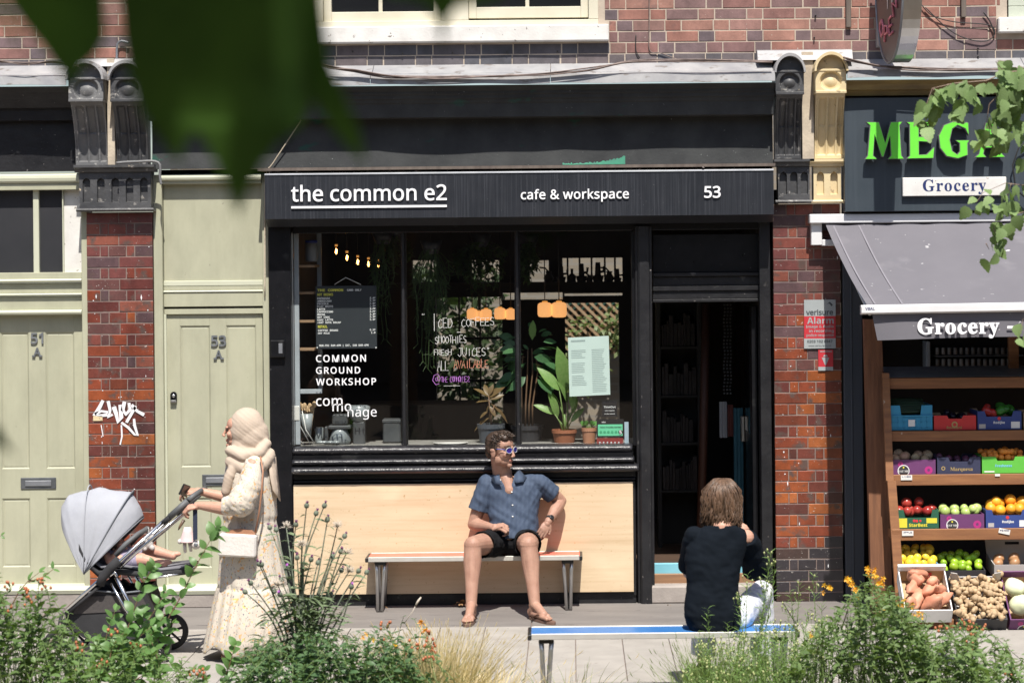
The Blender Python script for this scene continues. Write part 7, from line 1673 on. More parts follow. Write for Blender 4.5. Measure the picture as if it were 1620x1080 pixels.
# watch and flip flops
M_watch = mat('dark_watch', (.02, .02, .022), None, 5, .3)
fa = (elR-wrR).normalized(); wp = wrR.lerp(elR, .12); q = MB(); q.tube([wp-fa*.010, wp+fa*.010], [.0305, .0315], 18); wo = q.build('watch_strap', M_watch, man)
q = MB(); nb_ = (Vector((.35, -1, .35))-fa*Vector((.35, -1, .35)).dot(fa)).normalized(); M_ = Matrix((fa.cross(nb_), fa, nb_)).transposed().to_4x4(); q.lathe([(.017, .026), (.018, .036), (.014, .038)], (0, 0, 0), 16, M=Matrix.Translation(wp) @ M_); q.build('watch_face', M_watch, wo)
M_flip = mat('brown_sandal', (.10, .045, .03), (.14, .07, .045), 20, .6); M_flipsole = mat('sandal_sole', (.17, .10, .075), None, 9, .6)
for an, to in ((anL, toL), (anR, toR)):
 g_ = Vector((an.x, an.y, 0)); t_ = Vector((to.x, to.y, 0)); d = (t_-g_); L = d.length; d.normalize(); x = Vector((d.y, -d.x, 0)); q = MB(); ol = []
 for i in range(24):
  a = 2*math.pi*i/24; yy = math.cos(a); xx = math.sin(a); w_ = .038+.010*max(0, yy); c = g_+d*(L*.42); ol.append(c+d*yy*(L*.5+.055)+x*xx*w_)
 q.add([p+Vector((0, 0, .002)) for p in ol]+[p+Vector((0, 0, .020)) for p in ol], [tuple(reversed(range(24))), tuple(range(24, 48))]+[(i, (i+1) % 24, (i+1) % 24+24, i+24) for i in range(24)]); f_ = q.build('sandal', M_flipsole, man)
 tp = g_+d*L*.70+Vector((0, 0, .038))+x*.018
 q = MB()
 for s_ in (-1, 1): q.tube([tp, g_+d*L*.45+x*s_*.034+Vector((0, 0, .058)), g_+d*L*.12+x*s_*.042+Vector((0, 0, .024))], [.007, .010, .008], 8, flat=.5)
 q.tube([tp, tp+Vector((0, 0, -.02))], .005, 6); q.build('strap', M_flip, f_)
# ---- the woman with the pram
lady = thing('person', 'woman in a cream headscarf and long floral dress walking and pushing the pram', 'person', (X(385, 1035, 2.2), -2.2, 0))
def flowers(t, c, b, vec):
 v = coords(t, (1, 1, 1))
 def spot(scale, thr, col, loc, c, st=(1, 1, 1), w=.02):
  vv = coords(t, st); mp = vv.node; mp.inputs['Location'].default_value = loc; n = noise_(t, vv, scale, 2, .5); kk = ramp(t, n, [(thr, (0, 0, 0)), (thr+w, (.85,)*3)]); return mixc(t, kk, c, col)
 c = spot(34, .63, (.62, .33, .12), (3, 1, 2), c); c = spot(38, .66, (.70, .50, .12), (9, 4, 1), c); c = spot(50, .64, (.30, .29, .24), (5, 8, 3), c, (1.6, 1.6, .8)); c = spot(80, .65, (.07, .09, .15), (2, 7, 8), c, (1.5, 1.5, .7)); c = spot(55, .68, (.45, .25, .2), (1, 1, 9), c); return c
M_dress = mat('cream_floral_dress', (.60, .54, .46), (.53, .465, .385), 8, .85, extra=flowers, bump=.2, bscale=90)
M_scarf = mat('cream_headscarf', (.50, .405, .325), (.43, .345, .27), 6, .9, bump=.25, bscale=170)
OL = 2.2
Hl = P(379, 681, OL);
q = MB(); Ll, R3l, hrl, hfl, hul = head_prims(q, Hl, (-1, -.10, .02), (0, 0, 1), .95, P(392, 722, OL), ears=False)
cn_, cf_ = P(352, 800, 2.44), P(372, 786, 2.02)
eln, elf = P(372, 806, 2.46), P(398, 796, 2.0); wrn, wrf = P(316, 799, 2.40), P(317, 777, 2.04)
chain_(q, [eln, eln.lerp(wrn, .35), wrn], [.040, .042, .026]); chain_(q, [elf, elf.lerp(wrf, .35), wrf], [.040, .042, .025]); chain_(q, [P(400, 735, 2.36), eln], [.048, .040]); chain_(q, [P(402, 735, 2.04), elf], [.048, .040])
capsule(q, P(393, 735, OL), .06, P(395, 800, OL), .08)
hand_prims(q, wrn, (-.9, .05, -.18), (-.1, -.35, .95), 1, .92, (1.15, 1.2, 1.2, 1.15), .02, thumb=(-.8, .3, -.5))
hand_prims(q, wrf, (-1, -.05, .10), (-.15, -.2, 1), -1, .92, (.75, .95, 1.05, 1.1), .03, thumb=(-.8, -.6, -.25))
fc = P(372, 1030, 2.25)
for sx, an, to in ((1, P(380, 1018, 2.28), P(357, 1036, 2.30)), (-1, P(430, 1015, 2.1), P(408, 1030, 2.1))): an.z = max(an.z, .08); foot_prims(q, an, Vector((to.x, to.y, 0)), .9, .02); capsule(q, an, .036, an+Vector((.02, 0, .3)), .05)
lb = grown(q, .0036, 2, matfn=lambda p: 1 if ((p-Hl).dot(hfl) > .074 and abs((p-Hl).dot(hrl)) < .022 and -.074 < (p-Hl).dot(hul) < -.05) else 0); lb.build('body', [M_skin2, M_lip], lady)
q = MB()
for s_ in (-1, 1): q.ball(Ll(s_*.031, .080, .006), (.012, .008, .006), 10, 6); q.tube([Ll(s_*.048, .078, .020), Ll(s_*.030, .088, .024), Ll(s_*.014, .092, .02)], .0028, 5)
q.build('eye', M_hair, lady)
# dress: a loft with gathers, tiers and a puffed sleeve
rows = [(706, 374, 416, 0, 0), (716, 366, 425, .0, 6), (735, 357, 431, .01, 7), (760, 353, 435, .015, 8), (790, 352, 437, .02, 9), (815, 352, 438, .03, 10), (822, 354, 436, .04, 16), (845, 350, 441, .035, 14), (880, 347, 446, .035, 12), (905, 345, 450, .04, 12), (922, 344, 454, .045, 12), (925, 345, 452, .02, 20), (930, 342, 457, .05, 18), (955, 336, 462, .05, 15), (985, 330, 466, .055, 13), (1010, 325, 464, .06, 12), (1020, 323, 458, .06, 11), (1027, 322, 452, .06, 11)]
q = MB(); NS = 150; NR = 100
def rowat(t):
 y = rows[0][0]+(rows[-1][0]-rows[0][0])*t
 for a_, b_ in zip(rows, rows[1:]):
  if a_[0] <= y <= b_[0]+1e-6: u = (y-a_[0])/(b_[0]-a_[0]); return [a_[i]+(b_[i]-a_[i])*u for i in range(5)]
for j in range(NR+1):
 y, xa, xb, amp, nf = rowat(j/NR); nf = 13 if y < 924 else 19; amp *= .8; ca = P(xa, y, OL); cb = P(xb, y, OL); cx, hw = (ca.x+cb.x)/2, (cb.x-ca.x)/2; z = P((xa+xb)/2, y, OL).z; dep = min(hw*.95, .17+.12*max(0, (y-800)/230))
 for i in range(NS):
  a = 2*math.pi*i/NS; n_ = noise.noise(Vector((math.cos(a)*2.2, math.sin(a)*2.2, z*.25)))
  f = 1+amp*(math.sin(a*nf+3.2*n_+z*.3)*.5+.45*n_)+amp*.16*math.sin(a*31+7*n_)
  zz_ = z
  if y > 994: zz_ += .055*max(0, (y-1000)/34)*math.exp(-((a-math.pi*1.28)/.22)**2)+.012*math.sin(a*5)*((y-1000)/34)
  q.v.append((cx+hw*f*math.cos(a), -OL+dep*f*math.sin(a), max(zz_, .025)))
q.f = [(j*NS+i, (j+1)*NS+i, (j+1)*NS+(i+1) % NS, j*NS+(i+1) % NS) for j in range(NR) for i in range(NS)]; q.s = [True]*len(q.f); q.m = [0]*len(q.f)
dr = q.build('dress', M_dress, lady); md = dr.modifiers.new('s', 'SOLIDIFY'); md.thickness = .003
q = MB(); cuff = P(350, 800, 2.45); chain_(q, [P(402, 737, 2.34), P(395, 770, 2.43), P(380, 795, 2.47), P(362, 800, 2.46)], [.066, .080, .090, .062], 18); q.tube([P(366, 800, 2.46), cuff], [.060, .043], 16)
sl = grown(q, .005, 2, disp=lambda v, n: .007*noise.noise(Vector((v.x*12+v.z*20, v.y*12, v.z*6-v.x*8)))+.004*noise.noise(Vector((v.x*30+v.z*40, v.y*20, v.z*10))), cut=lambda p: p.x < cuff.x+.006 and (p-cuff).length < .07); sl.build('sleeve', M_dress, lady)
q = MB(); chain_(q, [P(402, 737, 2.06), P(404, 775, 2.02), P(390, 792, 2.0), P(372, 783, 2.03)], [.064, .074, .070, .048], 16); sl = grown(q, .006, 2, disp=lambda v, n: .01*noise.noise(v*14)); sl.build('sleeve', M_dress, lady)
# headscarf
q = MB(); q.ball(P(391, 678, OL), (.116, .104, .138), 24, 16); q.ball(P(398, 690, OL), (.112, .104, .125), 22, 14); capsule(q, P(386, 702, OL), .088, P(394, 726, OL), .125, 20)
for (pts, rr) in (([P(364, 712, 2.28), P(385, 722, 2.33), P(410, 716, 2.31), P(421, 702, 2.25)], .034), ([P(366, 730, 2.28), P(390, 742, 2.335), P(415, 735, 2.31), P(426, 718, 2.24)], .042), ([P(372, 735, 2.30), P(363, 755, 2.32), P(358, 776, 2.32)], .036), ([P(424, 722, 2.25), P(431, 750, 2.24), P(433, 782, 2.24)], .030)):
 chain_(q, pts, [rr]*len(pts), 12)
q.ball(P(394, 738, OL), (.130, .165, .078), 22, 12)
fx = P(364.5, 680, OL).x
def dsc(v, n):
 w = v-Hl; return .005*noise.noise(Vector((w.x*4, w.y*4, w.z*20+w.x*14)))+.002*noise.noise(Vector((w.x*9, w.y*9, w.z*60+w.x*44)))
sc_ = grown(q, .005, 16, disp=dsc, cut=lambda p: (p.x < fx+.05*max(0, Z(664, 370, OL)-p.z)*0+.012*math.sin((p.z-Hl.z)*14) and p.z > Z(709, 365, OL) and p.z < Z(655, 365, OL)+.0))
so = sc_.build('headscarf', M_scarf, lady); md = so.modifiers.new('s', 'SOLIDIFY'); md.thickness = .004; md.offset = -1
M_sequin = mat('gold_flecked_scarf_edge', (.42, .33, .17), (.60, .50, .32), 60, .5)
cloth_patch([[P(424, 725, 2.28), P(431, 722, 2.24), P(436, 722, 2.18)], [P(427, 755, 2.30), P(434, 752, 2.26), P(439, 752, 2.2)], [P(431, 775, 2.30), P(436, 774, 2.27), P(442, 776, 2.2)], [P(437, 783, 2.29), P(440, 788, 2.27), P(443, 793, 2.22)]], M_scarf, 'scarf_tail', lady)
M_shoe = mat('brown_leather_shoe', (.20, .09, .05), (.27, .13, .08), 9, .5)
q = MB(); a_ = P(381, 1026, 2.28); b_ = P(358, 1034, 2.32); a_.z = .045; b_.z = .03; capsule(q, a_, .045, b_, .036); q.ball(a_+Vector((.03, 0, -.005)), (.05, .04, .04)); sm_ = grown(q, .006, 2, cut=lambda p: p.z > .085); sm_.build('shoe', M_shoe, lady)
# bag, phone
bag = thing('handbag', 'white quilted shoulder bag hanging at the side of the walking woman', 'handbag', P(376, 880, 2.5))
M_bagw = mat('white_quilted_bag', (.72, .68, .64), (.64, .60, .56), 40, .5, bump=.6, bscale=70); M_tan = mat('tan_leather', (.40, .20, .12), (.34, .17, .10), 10, .5)
q = MB(); c0_, c1_ = P(347, 880, 2.45), P(406, 838, 2.45)
Mb = Matrix.Rotation(.06, 4, 'Y'); mid = (c0_+c1_)/2; hw_, hh_ = (c1_.x-c0_.x)/2, (c1_.z-c0_.z)/2; q.cbox(-hw_, hw_, -.04, .05, -hh_, hh_*.75, .012); q.xf(Matrix.Translation(mid) @ Mb); bb = q.build('body', M_bagw, bag)
q = MB(); q.prism([(-hw_*.75, hh_*.72), (hw_*.92, hh_*.72), (hw_*.70, hh_*1.02), (hw_*.1, hh_*1.12), (-hw_*.4, hh_*.98)], -.02, .03); q.xf(Matrix.Translation(mid) @ Mb); q.build('tan_top', M_tan, bag)
q = MB(); q.tube([P(404, 842, 2.45), P(410, 810, 2.46), P(414, 775, 2.48), P(416, 745, 2.46), P(412, 722, 2.40)], .006, 6); q.build('strap', M_tan, bag)
ph = MB(); c = P(292, 775, 2.10); ph.cbox(-.038, .038, -.006, .006, -.07, .07, .004); ph.xf(Matrix.Translation(c) @ Matrix.Rotation(.3, 4, 'Z') @ Matrix.Rotation(-1.1, 4, 'Y') @ Matrix.Rotation(1.1, 4, 'X')); ph.build('phone', M_blackcap, label='black phone held in the hand of the walking woman', cat='phone')
# ---- the woman seen from behind on the blue bench
lad2 = thing('person', 'brown haired woman in a dark blue T-shirt seen from behind on the blue bench', 'person', (X(1130, 990, 3.5), -3.5, 0))
OB = 3.50
Hb = P(1144, 790, 3.40)
q = MB(); head_prims(q, Hb, (.35, 1, .05), (0, 0, 1), .95, P(1143, 826, 3.48))
s2L, s2R = P(1098, 848, 3.48), P(1180, 850, 3.46); e2R = P(1199, 906, 3.26); w2R = P(1188, 852, 3.10); e2L = P(1090, 905, 3.25); w2L = P(1120, 900, 3.05)
capsule(q, P(1142, 835, 3.5), .06, P(1130, 960, 3.5), .12); capsule(q, s2L, .05, s2R, .05); chain_(q, [s2R, e2R], [.048, .038]); chain_(q, [e2R, e2R.lerp(w2R, .3), w2R], [.038, .040, .026]); chain_(q, [s2L, e2L], [.046, .038]); chain_(q, [e2L, w2L], [.038, .026])
hand_prims(q, w2R, P(1168, 822, 3.12)-w2R, (.8, -.55, .3), 1, .95, (1.0, 1.05, 1.1, 1.1), .03, thumb=P(1160, 832, 3.1)-w2R)
for kx, ax in ((1205, 1206), (1118, 1112)):
 kn_ = P(kx, 936, 3.02); an_ = P(ax, 1000, 2.98); an_.z = .09; capsule(q, P((kx+1140)/2-5, 978, 3.45), .07, kn_, .055); chain_(q, [kn_, an_], [.05, .035]); foot_prims(q, an_, an_+Vector((.02, .2, 0)), .9, .02)
b2 = grown(q, .0038, 2); b2.build('body', M_skin2, lad2)
M_tee = mat('dark_blue_tshirt', (.0045, .0068, .0105), (.007, .010, .015), 5, .9, spec=.1, bump=.15, bscale=140)
q = MB(); loftq(q, [(1122, 1164, 828, 3.48, .075), (1108, 1178, 837, 3.48, .085), (1094, 1183, 848, 3.48, .095), (1085, 1181, 865, 3.49, .105), (1082, 1175, 885, 3.50, .110), (1085, 1171, 905, 3.51, .112), (1087, 1169, 925, 3.52, .114), (1083, 1171, 948, 3.53, .122), (1081, 1173, 970, 3.54, .128), (1086, 1172, 988, 3.54, .125), (1096, 1168, 999, 3.54, .115)])
q.ball(s2L, .060, 14, 9)
ee = s2R.lerp(e2R, .92); q.tube([s2R, ee], [.066, .085], 18); eel = s2L.lerp(e2L, .85); q.tube([s2L, eel], [.062, .07], 18)
d2 = (e2R-s2R).normalized()
def dtee(v, n):
 return .005*noise.noise(Vector((v.x*7, v.y*7, v.z*6)))+.007*noise.noise(Vector((v.x*6+v.z*14, v.y*8, v.z*7-v.x*15)))+.003*noise.noise(Vector((v.x*14+v.z*34, v.y*8, v.z*12-v.x*26)))
tb = grown(q, .0055, 3, disp=dtee, cut=lambda p: ((p-ee).dot(d2) > -.005 and (p-ee).length < .10) or ((p-P(1143, 828, 3.48)).length < .085 and p.z > Z(829.5, 1143, 3.48)))
to_ = tb.build('tshirt', M_tee, lad2); md = to_.modifiers.new('s', 'SOLIDIFY'); md.thickness = .003; md.offset = -1
M_jean = mat('white_marbled_trousers', (.62, .63, .67), (.42, .44, .52), 16, .8, lo=.52, hi=.62)
q = MB();
for kx, ax in ((1205, 1206), (1118, 1112)):
 kn_ = P(kx, 936, 3.02); an_ = P(ax, 1000, 2.98); an_.z = .13; capsule(q, P((kx+1140)/2-5, 976, 3.45), .085, kn_, .072, 18); q.tube([kn_, an_], [.070, .075], 18); q.ball(kn_, .07, 14, 9)
q.ball(P(1140, 982, 3.47), (.17, .12, .07), 20, 10)
jb = grown(q, .006, 3, disp=lambda v, n: .007*noise.noise(v*18)); jb.build('trousers', M_jean, lad2)
q = MB(); q.ball(P(1144, 783, 3.415), (.084, .098, .094), 22, 14); q.ball(P(1142, 803, 3.43), (.090, .088, .08), 22, 12); q.tube([P(1142, 800, 3.43), P(1140, 822, 3.44)], [.086, .096], 22)
hm = grown(q, .005, 2, disp=lambda v, n: .014*noise.noise(Vector((v.x*20, v.y*20, v.z*5)))+.006*noise.noise(Vector((v.x*60, v.y*60, v.z*11))), cut=lambda p: False);
r_ = random.Random(3); top_ = P(1143, 758, 3.42)
for i in range(900):
 a = r_.uniform(0, 2*math.pi)
 if 1.0 < a < 2.1: continue
 er = r_.uniform(.95, 1.06); wv = r_.uniform(.006, .018); phs = r_.uniform(0, 6); ln = r_.uniform(.80, 1.16); pts = []
 for k in range(9):
  u = k/8; ang = a+.12*math.sin(u*5+phs); rad = (.018+.088*math.sin(min(1, u*1.9)*math.pi/2))*er+wv*math.sin(u*11+phs)*(u > .25); zz_ = top_.z+.004-.055*(1-math.cos(min(1, u*1.6)*math.pi/2))-.245*max(0, u-.16)*ln
  pts.append(Vector((top_.x+rad*math.cos(ang)-.010*u, top_.y+rad*math.sin(ang)*1.05+.0, zz_)))
 hm.tube(pts, [.0032]*7+[.003, .001], 4)
hm.m = [0]*len(hm.f); hm.build('hair', M_brown, lad2)

for ax in (1206, 1112):
 q = MB(); an_ = P(ax, 1000, 2.98); an_.z = .06; capsule(q, an_+Vector((0, -.03, -.01)), .045, an_+Vector((.02, .16, -.02)), .038); sm_ = grown(q, .007, 2, cut=lambda p: p.z > .095); sm_.build('shoe', M_shorts, lad2)
# ------------------------------------------------------------------ the pram
M_chrome = mat('chrome_tube', (.74, .74, .74), (.62, .62, .62), 6, .14, metal=1.0); M_hood = mat('pale_grey_melange_hood', (.30, .31, .345), (.37, .38, .415), 5, .9, bump=.3, bscale=240, extra=specks(70, .60, (.36, .37, .42), (1, 3, .5), w=.12))
M_hoodin = mat('hood_trim_grey', (.16, .17, .19), None, 6, .8); M_pblack = mat('pram_black_fabric', (.016, .016, .018), (.03, .03, .033), 6, .85, bump=.3, bscale=120); M_grip = mat('grey_rubber_grip', (.10, .105, .11), None, 8, .6); M_tyre = mat('tyre_rubber', (.022, .022, .024), None, 9, .6); M_pad = mat('grey_seat_pad', (.17, .17, .19), (.13, .13, .15), 8, .9)
ON, OFR = 2.34, 1.84; OM = (ON+OFR)/2
pr = thing('pram', 'pram with a pale grey hood and chrome frame, pushed along by the walking woman', 'pram', (X(185, 1030, OM), -OM, 0))
def both(fn):
 for oo in (ON, OFR): fn(oo)
def tubes(pts, r, name, m, oo=None, seg=12):
 for o in ((ON, OFR) if oo is None else oo):
  q = MB(); q.tube([P2(x, y, o) for x, y in pts], r, seg); q.build(name, m, pr)
def P2(x, y, o):                                           # the pixel is read on the near side; the far side stands straight behind it
 c = P(x, y, ON); return Vector((c.x, -o, c.z))
tubes([(262, 821), (155, 919), (97, 972)], .0125, 'frame_tube', M_chrome); tubes([(289, 812), (231, 860), (190, 897)], .010, 'frame_tube', M_chrome)
tubes([(104, 972), (160, 925)], .010, 'brace', M_pblack)
tubes([(297, 792), (269, 817)], .021, 'grip', M_grip); tubes([(270, 816), (258, 827)], .018, 'collar', M_pblack)
q = MB(); q.tube([P2(298, 791, ON), P2(306, 784, ON-.04), P2(307, 783, OM), P2(306, 784, OFR+.04), P2(298, 791, OFR)], .0175, 12); q.build('handlebar', M_grip, pr)
tubes([(188, 885), (175, 898), (163, 912), (158, 925)], .030, 'hub', M_pblack); tubes([(172, 912), (182, 905), (188, 920)], .010, 'latch', M_chrome)
tubes([(184, 912), (205, 955), (228, 995), (240, 1012)], .0135, 'leg_tube', M_chrome); tubes([(176, 922), (198, 962), (222, 1000)], .008, 'leg_tube', M_chrome)
tubes([(97, 972), (93, 996)], .012, 'fork', M_pblack)
# bumper bar
q = MB(); q.tube([P2(180, 880, ON-.05), P2(196, 862, ON-.06), P2(214, 847, ON-.10), P2(222, 843, OM), P2(214, 847, OFR+.10), P2(196, 862, OFR+.06), P2(180, 880, OFR+.05)], .016, 12); q.build('bumper_bar', M_grip, pr)
# seat shell, footrest
def slab3(pts, o0, o1, name, m, th=.02, par=None):
 q = MB(); n = len(pts); a_ = [P2(x, y, o0) for x, y in pts]; b_ = [P2(x, y, o1) for x, y in pts]
 dn = Vector((0, 0, -th)); vs = a_+b_+[p+dn for p in a_]+[p+dn for p in b_]; q.add(vs, [(i, i+1, i+1+n, i+n) for i in range(n-1)]+[(i+2*n, i+3*n, i+1+3*n, i+1+2*n) for i in range(n-1)]+[(i, i+2*n, i+1+2*n, i+1) for i in range(n-1)]+[(i+n, i+1+n, i+1+3*n, i+3*n) for i in range(n-1)]+[(0, n, 3*n, 2*n), (n-1, 3*n-1, 4*n-1, 2*n-1)], True); return q.build(name, m, pr)
slab3([(122, 862), (134, 888), (152, 905), (190, 902), (215, 905), (250, 906), (296, 901)], ON-.05, OFR+.05, 'seat_shell', M_pblack, .035)
slab3([(128, 862), (140, 886), (156, 898), (190, 896), (215, 900), (250, 902), (290, 898)], ON-.08, OFR+.08, 'seat_pad', M_pad, .015)
q = MB(); q.tube([P2(215, 914, ON-.05), P2(250, 914, ON-.05), P2(290, 908, ON-.06), P2(300, 904, ON-.12), P2(301, 903, OM), P2(300, 904, OFR+.12), P2(290, 908, OFR+.06), P2(215, 914, OFR+.05)], .008, 10); q.build('footrest_trim', M_chrome, pr)
tubes([(160, 925), (168, 932), (182, 935), (188, 928)], .035, 'recline_block', M_pblack, (OM,))
# hood: cloth stretched over arched ribs that meet at the pivot
piv = P(143, 901, OM); s_ = FOC/(DIST-OM)
ribs_ = [(44, 120), (52, 130), (61, 138), (74, 134), (86, 131), (96, 128), (106, 122), (113, 114), (119, 92), (122, 60)]
def rib(ang, rad, t, hw=.205):
 a = math.radians(ang); c_ = math.cos(t); s2 = abs(math.sin(t))**.55; rr = rad/s_*s2
 return Vector((piv.x+rr*math.cos(a), -OM+(-1 if c_ > 0 else 1)*-0+(-c_)*hw*(1-.12*s2), piv.z+rr*math.sin(a)))
def hoodpart(a0, a1, name, m, dz=0.0, n=26, off=0.0):
 q = MB(); NT = 40
 for j in range(n+1):
  an = a0+(a1-a0)*j/n
  for (x0, r0), (x1, r1) in zip(ribs_, ribs_[1:]):
   if x0 <= an <= x1: rd = r0+(r1-r0)*(an-x0)/(x1-x0)
  for i in range(NT+1):
   t = math.pi*i/NT; p = rib(an, rd+off, t); dd = (p-Vector((piv.x, -OM, piv.z))); w_ = .006*noise.noise(Vector((p.x*9, p.y*5, p.z*9)))+.005*noise.noise(Vector((an*.09, t*2.2, 3)))+.0025*noise.noise(Vector((an*.25, t*7, 9)))
   sc__ = .012*math.sin(math.pi*((an-61) % 22)/22)*(an > 61)*math.sin(t); q.v.append(p*(1)+dd.normalized()*(w_-sc__) if dd.length > .02 else p)
 w_ = NT+1; q.f = [(j*w_+i, j*w_+i+1, (j+1)*w_+i+1, (j+1)*w_+i) for j in range(n) for i in range(NT)]; q.s = [True]*len(q.f); q.m = [0]*len(q.f)
 o = q.build(name, m, pr); md = o.modifiers.new('s', 'SOLIDIFY'); md.thickness = .006; return o
hd = hoodpart(61, 122, 'hood', M_hood, n=60); hoodpart(44.5, 61, 'sun_visor', M_hood, n=12, off=-2.0)
for an, rr, m, wd__ in ((61, 142, M_hoodin, .0045), (44, 117.5, M_hoodin, .004), (90, 134, M_hood, .004)):
 q = MB(); q.tube([rib(an, rr, math.pi*i/40) for i in range(41)], wd__, 6); q.build('hood_rib', m, pr)
# basket
q = MB(); o0, o1 = ON-.04, OFR+.04; prof = [(100, 966), (128, 940), (152, 934), (190, 938), (226, 934), (240, 975), (228, 1012), (180, 1020), (130, 1010), (103, 990)]
a_ = [P2(x, y, o0) for x, y in prof]; b_ = [P2(x, y, o1) for x, y in prof]; n = len(prof); q.add(a_+b_, [tuple(range(n)), tuple(reversed(range(n, 2*n)))]+[(i, i+n, (i+1) % n+n, (i+1) % n) for i in range(n) if i not in (1, 2, 3)]); q.build('basket', M_pblack, pr)
q = MB(); q.tube([P2(x, y, ON-.035) for x, y in ((126, 942), (152, 935), (190, 939), (226, 935))], .006, 6); q.build('basket_edge', M_hoodin, pr)
M_mesh = mat('basket_mesh_grey', (.045, .04, .04), (.07, .062, .06), 60, .9)
a_ = [P2(x, y, ON-.034) for x, y in ((132, 944), (222, 942), (234, 966), (112, 972))]; q = MB(); q.add(a_+[p+Vector((0, .002, 0)) for p in a_], [(0, 1, 2, 3), (7, 6, 5, 4)]); q.build('mesh_panel', M_mesh, pr)
def wheel(px, py, rpx, o, name='wheel'):
 c = P(px, py, o); r = rpx/(FOC/(DIST-o)); Mx = Matrix.Translation(c) @ Matrix.Rotation(math.pi/2, 4, 'X')
 c.z = r; Mx = Matrix.Translation(c) @ Matrix.Rotation(math.pi/2, 4, 'X')
 q = MB(); q.lathe([(r*.74, -.016), (r*.93, -.021), (r, -.010), (r, .010), (r*.93, .021), (r*.74, .016)], (0, 0, 0), 36, M=Mx, caps=False); w_ = q.build(name, M_tyre, pr)
 q = MB(); q.lathe([(r*.76, -.014), (r*.70, -.014), (r*.70, .014), (r*.76, .014)], (0, 0, 0), 36, M=Mx, caps=False); q.lathe([(r*.16, -.024), (r*.16, .024)], (0, 0, 0), 16, M=Mx)
 for k in range(6):
  a = k*math.pi/3+.3; q.tube([c+Vector((math.cos(a)*r*.12, 0, math.sin(a)*r*.12)), c+Vector((math.cos(a)*r*.72, 0, math.sin(a)*r*.72))], .009, 6)
 q.build('rim', M_blackcap if rpx > 23 else M_grey_metal, w_)
wheel(247, 1022, 24, ON); wheel(269, 1000, 29, OFR+.02); wheel(96, 1002, 28, ON); wheel(118, 990, 28, OFR)
# the child
M_babyskin = skinmat('baby_skin', (.60, .34, .26), (.54, .29, .22)); M_baby = mat('lilac_baby_clothes', (.26, .23, .33), (.34, .31, .42), 12, .9, extra=specks(60, .62, (.5, .48, .55), w=.04))
kid = thing('person', 'small child lying in the pram with bare legs and lilac clothes', 'person', P2(190, 893, OM))
q = MB(); hc = P2(172, 868, OM+.02); head_prims(q, hc, (.75, -.35, .55), (-.5, 0, .8), .62, P2(168, 886, OM))
for o, kx, ky, tx, ty in ((OM+.09, 216, 890, 252, 897), (OM-.06, 226, 880, 260, 889)):
 a_, k_, t_ = P2(184, 893, o), P2(kx, ky, o), P2(tx, ty, o); chain_(q, [a_, k_], [.052, .043]); chain_(q, [k_, t_], [.040, .027]); q.ball(t_+Vector((.02, 0, .012)), (.035, .02, .018), 12, 8)
for o, ex, ey, hx, hy in ((OM+.10, 166, 892, 178, 878), (OM-.08, 172, 888, 186, 876)): chain_(q, [P2(162, 884, o), P2(ex, ey, o+.01), P2(hx, hy, o)], [.026, .024, .018]); q.ball(P2(hx+1, hy-1, o), .023, 10, 7)
kb_ = grown(q, .004, 3); kb_.build('body', M_babyskin, kid)
q = MB(); capsule(q, P2(160, 888, OM), .085, P2(186, 893, OM), .085); capsule(q, P2(184, 893, OM+.08), .058, P2(202, 891, OM+.09), .056); capsule(q, P2(184, 893, OM-.05), .058, P2(206, 885, OM-.06), .056)
kc = grown(q, .006, 3, disp=lambda v, n: .005*noise.noise(v*25)); kc.build('clothes', M_baby, kid)
q = MB(); q.ball(hc+Vector((-.018, .0, .016)), (.062, .060, .062), 16, 10); kh = grown(q, .005, 1, disp=lambda v, n: .004*noise.noise(v*60)); kh.build('hair', M_hair, kid)
M_bunny = mat('grey_plush', (.40, .38, .37), (.48, .46, .45), 30, .95)
q = MB(); c = P2(224, 868, OM+.02); q.ball(c, .035); q.ball(c+Vector((.012, 0, .045)), .028); q.ball(c+Vector((.0, 0, .085)), (.010, .008, .03)); q.ball(c+Vector((.024, 0, .085)), (.010, .008, .03)); q.ball(c+Vector((.03, -.02, -.02)), .018); q.ball(c+Vector((-.02, -.02, -.025)), .018); bn = grown(q, .004, 2); bn.build('toy_rabbit', M_bunny, label='grey plush toy rabbit held against the bumper bar of the pram', cat='toy')
# doll and strap hanging from the handle
M_doll = mat('pink_doll_dress', (.62, .44, .44), (.70, .58, .57), 14, .9); M_dollw = mat('doll_white_cloth', (.66, .60, .56), None, 8, .9)
dl = thing('toy_doll', 'pink and white cloth doll hanging upside down from the pram handle', 'toy', P(298, 870, ON+.03))
q = MB(); c = P(297, 848, ON+.03); q.lathe([(.022, .06), (.032, .03), (.050, -.03), (.052, -.035), (.02, -.034)], c, 16); q.build('dress', M_doll, dl)
q = MB(); q.ball(P(310, 861, ON+.04), .030, 14, 9); q.ball(P(285, 856, ON+.04), .017, 10, 7); capsule(q, P(292, 858, ON+.03), .012, P(293, 872, ON+.03), .010); capsule(q, P(300, 858, ON+.03), .012, P(302, 870, ON+.03), .010); capsule(q, P(290, 848, ON+.04), .010, P(286, 855, ON+.04), .010); q.build('limbs', M_dollw, dl)
q = MB(); c = P(310, 861, ON+.075); q.lathe([(.012, 0), (.014, .005), (.008, .008)], (0, 0, 0), 14, M=Matrix.Translation(c) @ Matrix.Rotation(math.pi/2, 4, 'X')); q.build('button_nose', M_grey_metal, dl)
q = MB(); c = P(284, 826, ON+.03); q.tube([P(291, 822, ON+.03), c+Vector((0, 0, -.03)), P(282, 838, ON+.03)], [.012, .008, .003], 6); q.build('tassel', M_brown, dl)
M_strap = mat('navy_strap', (.015, .022, .05), None, 8, .7)
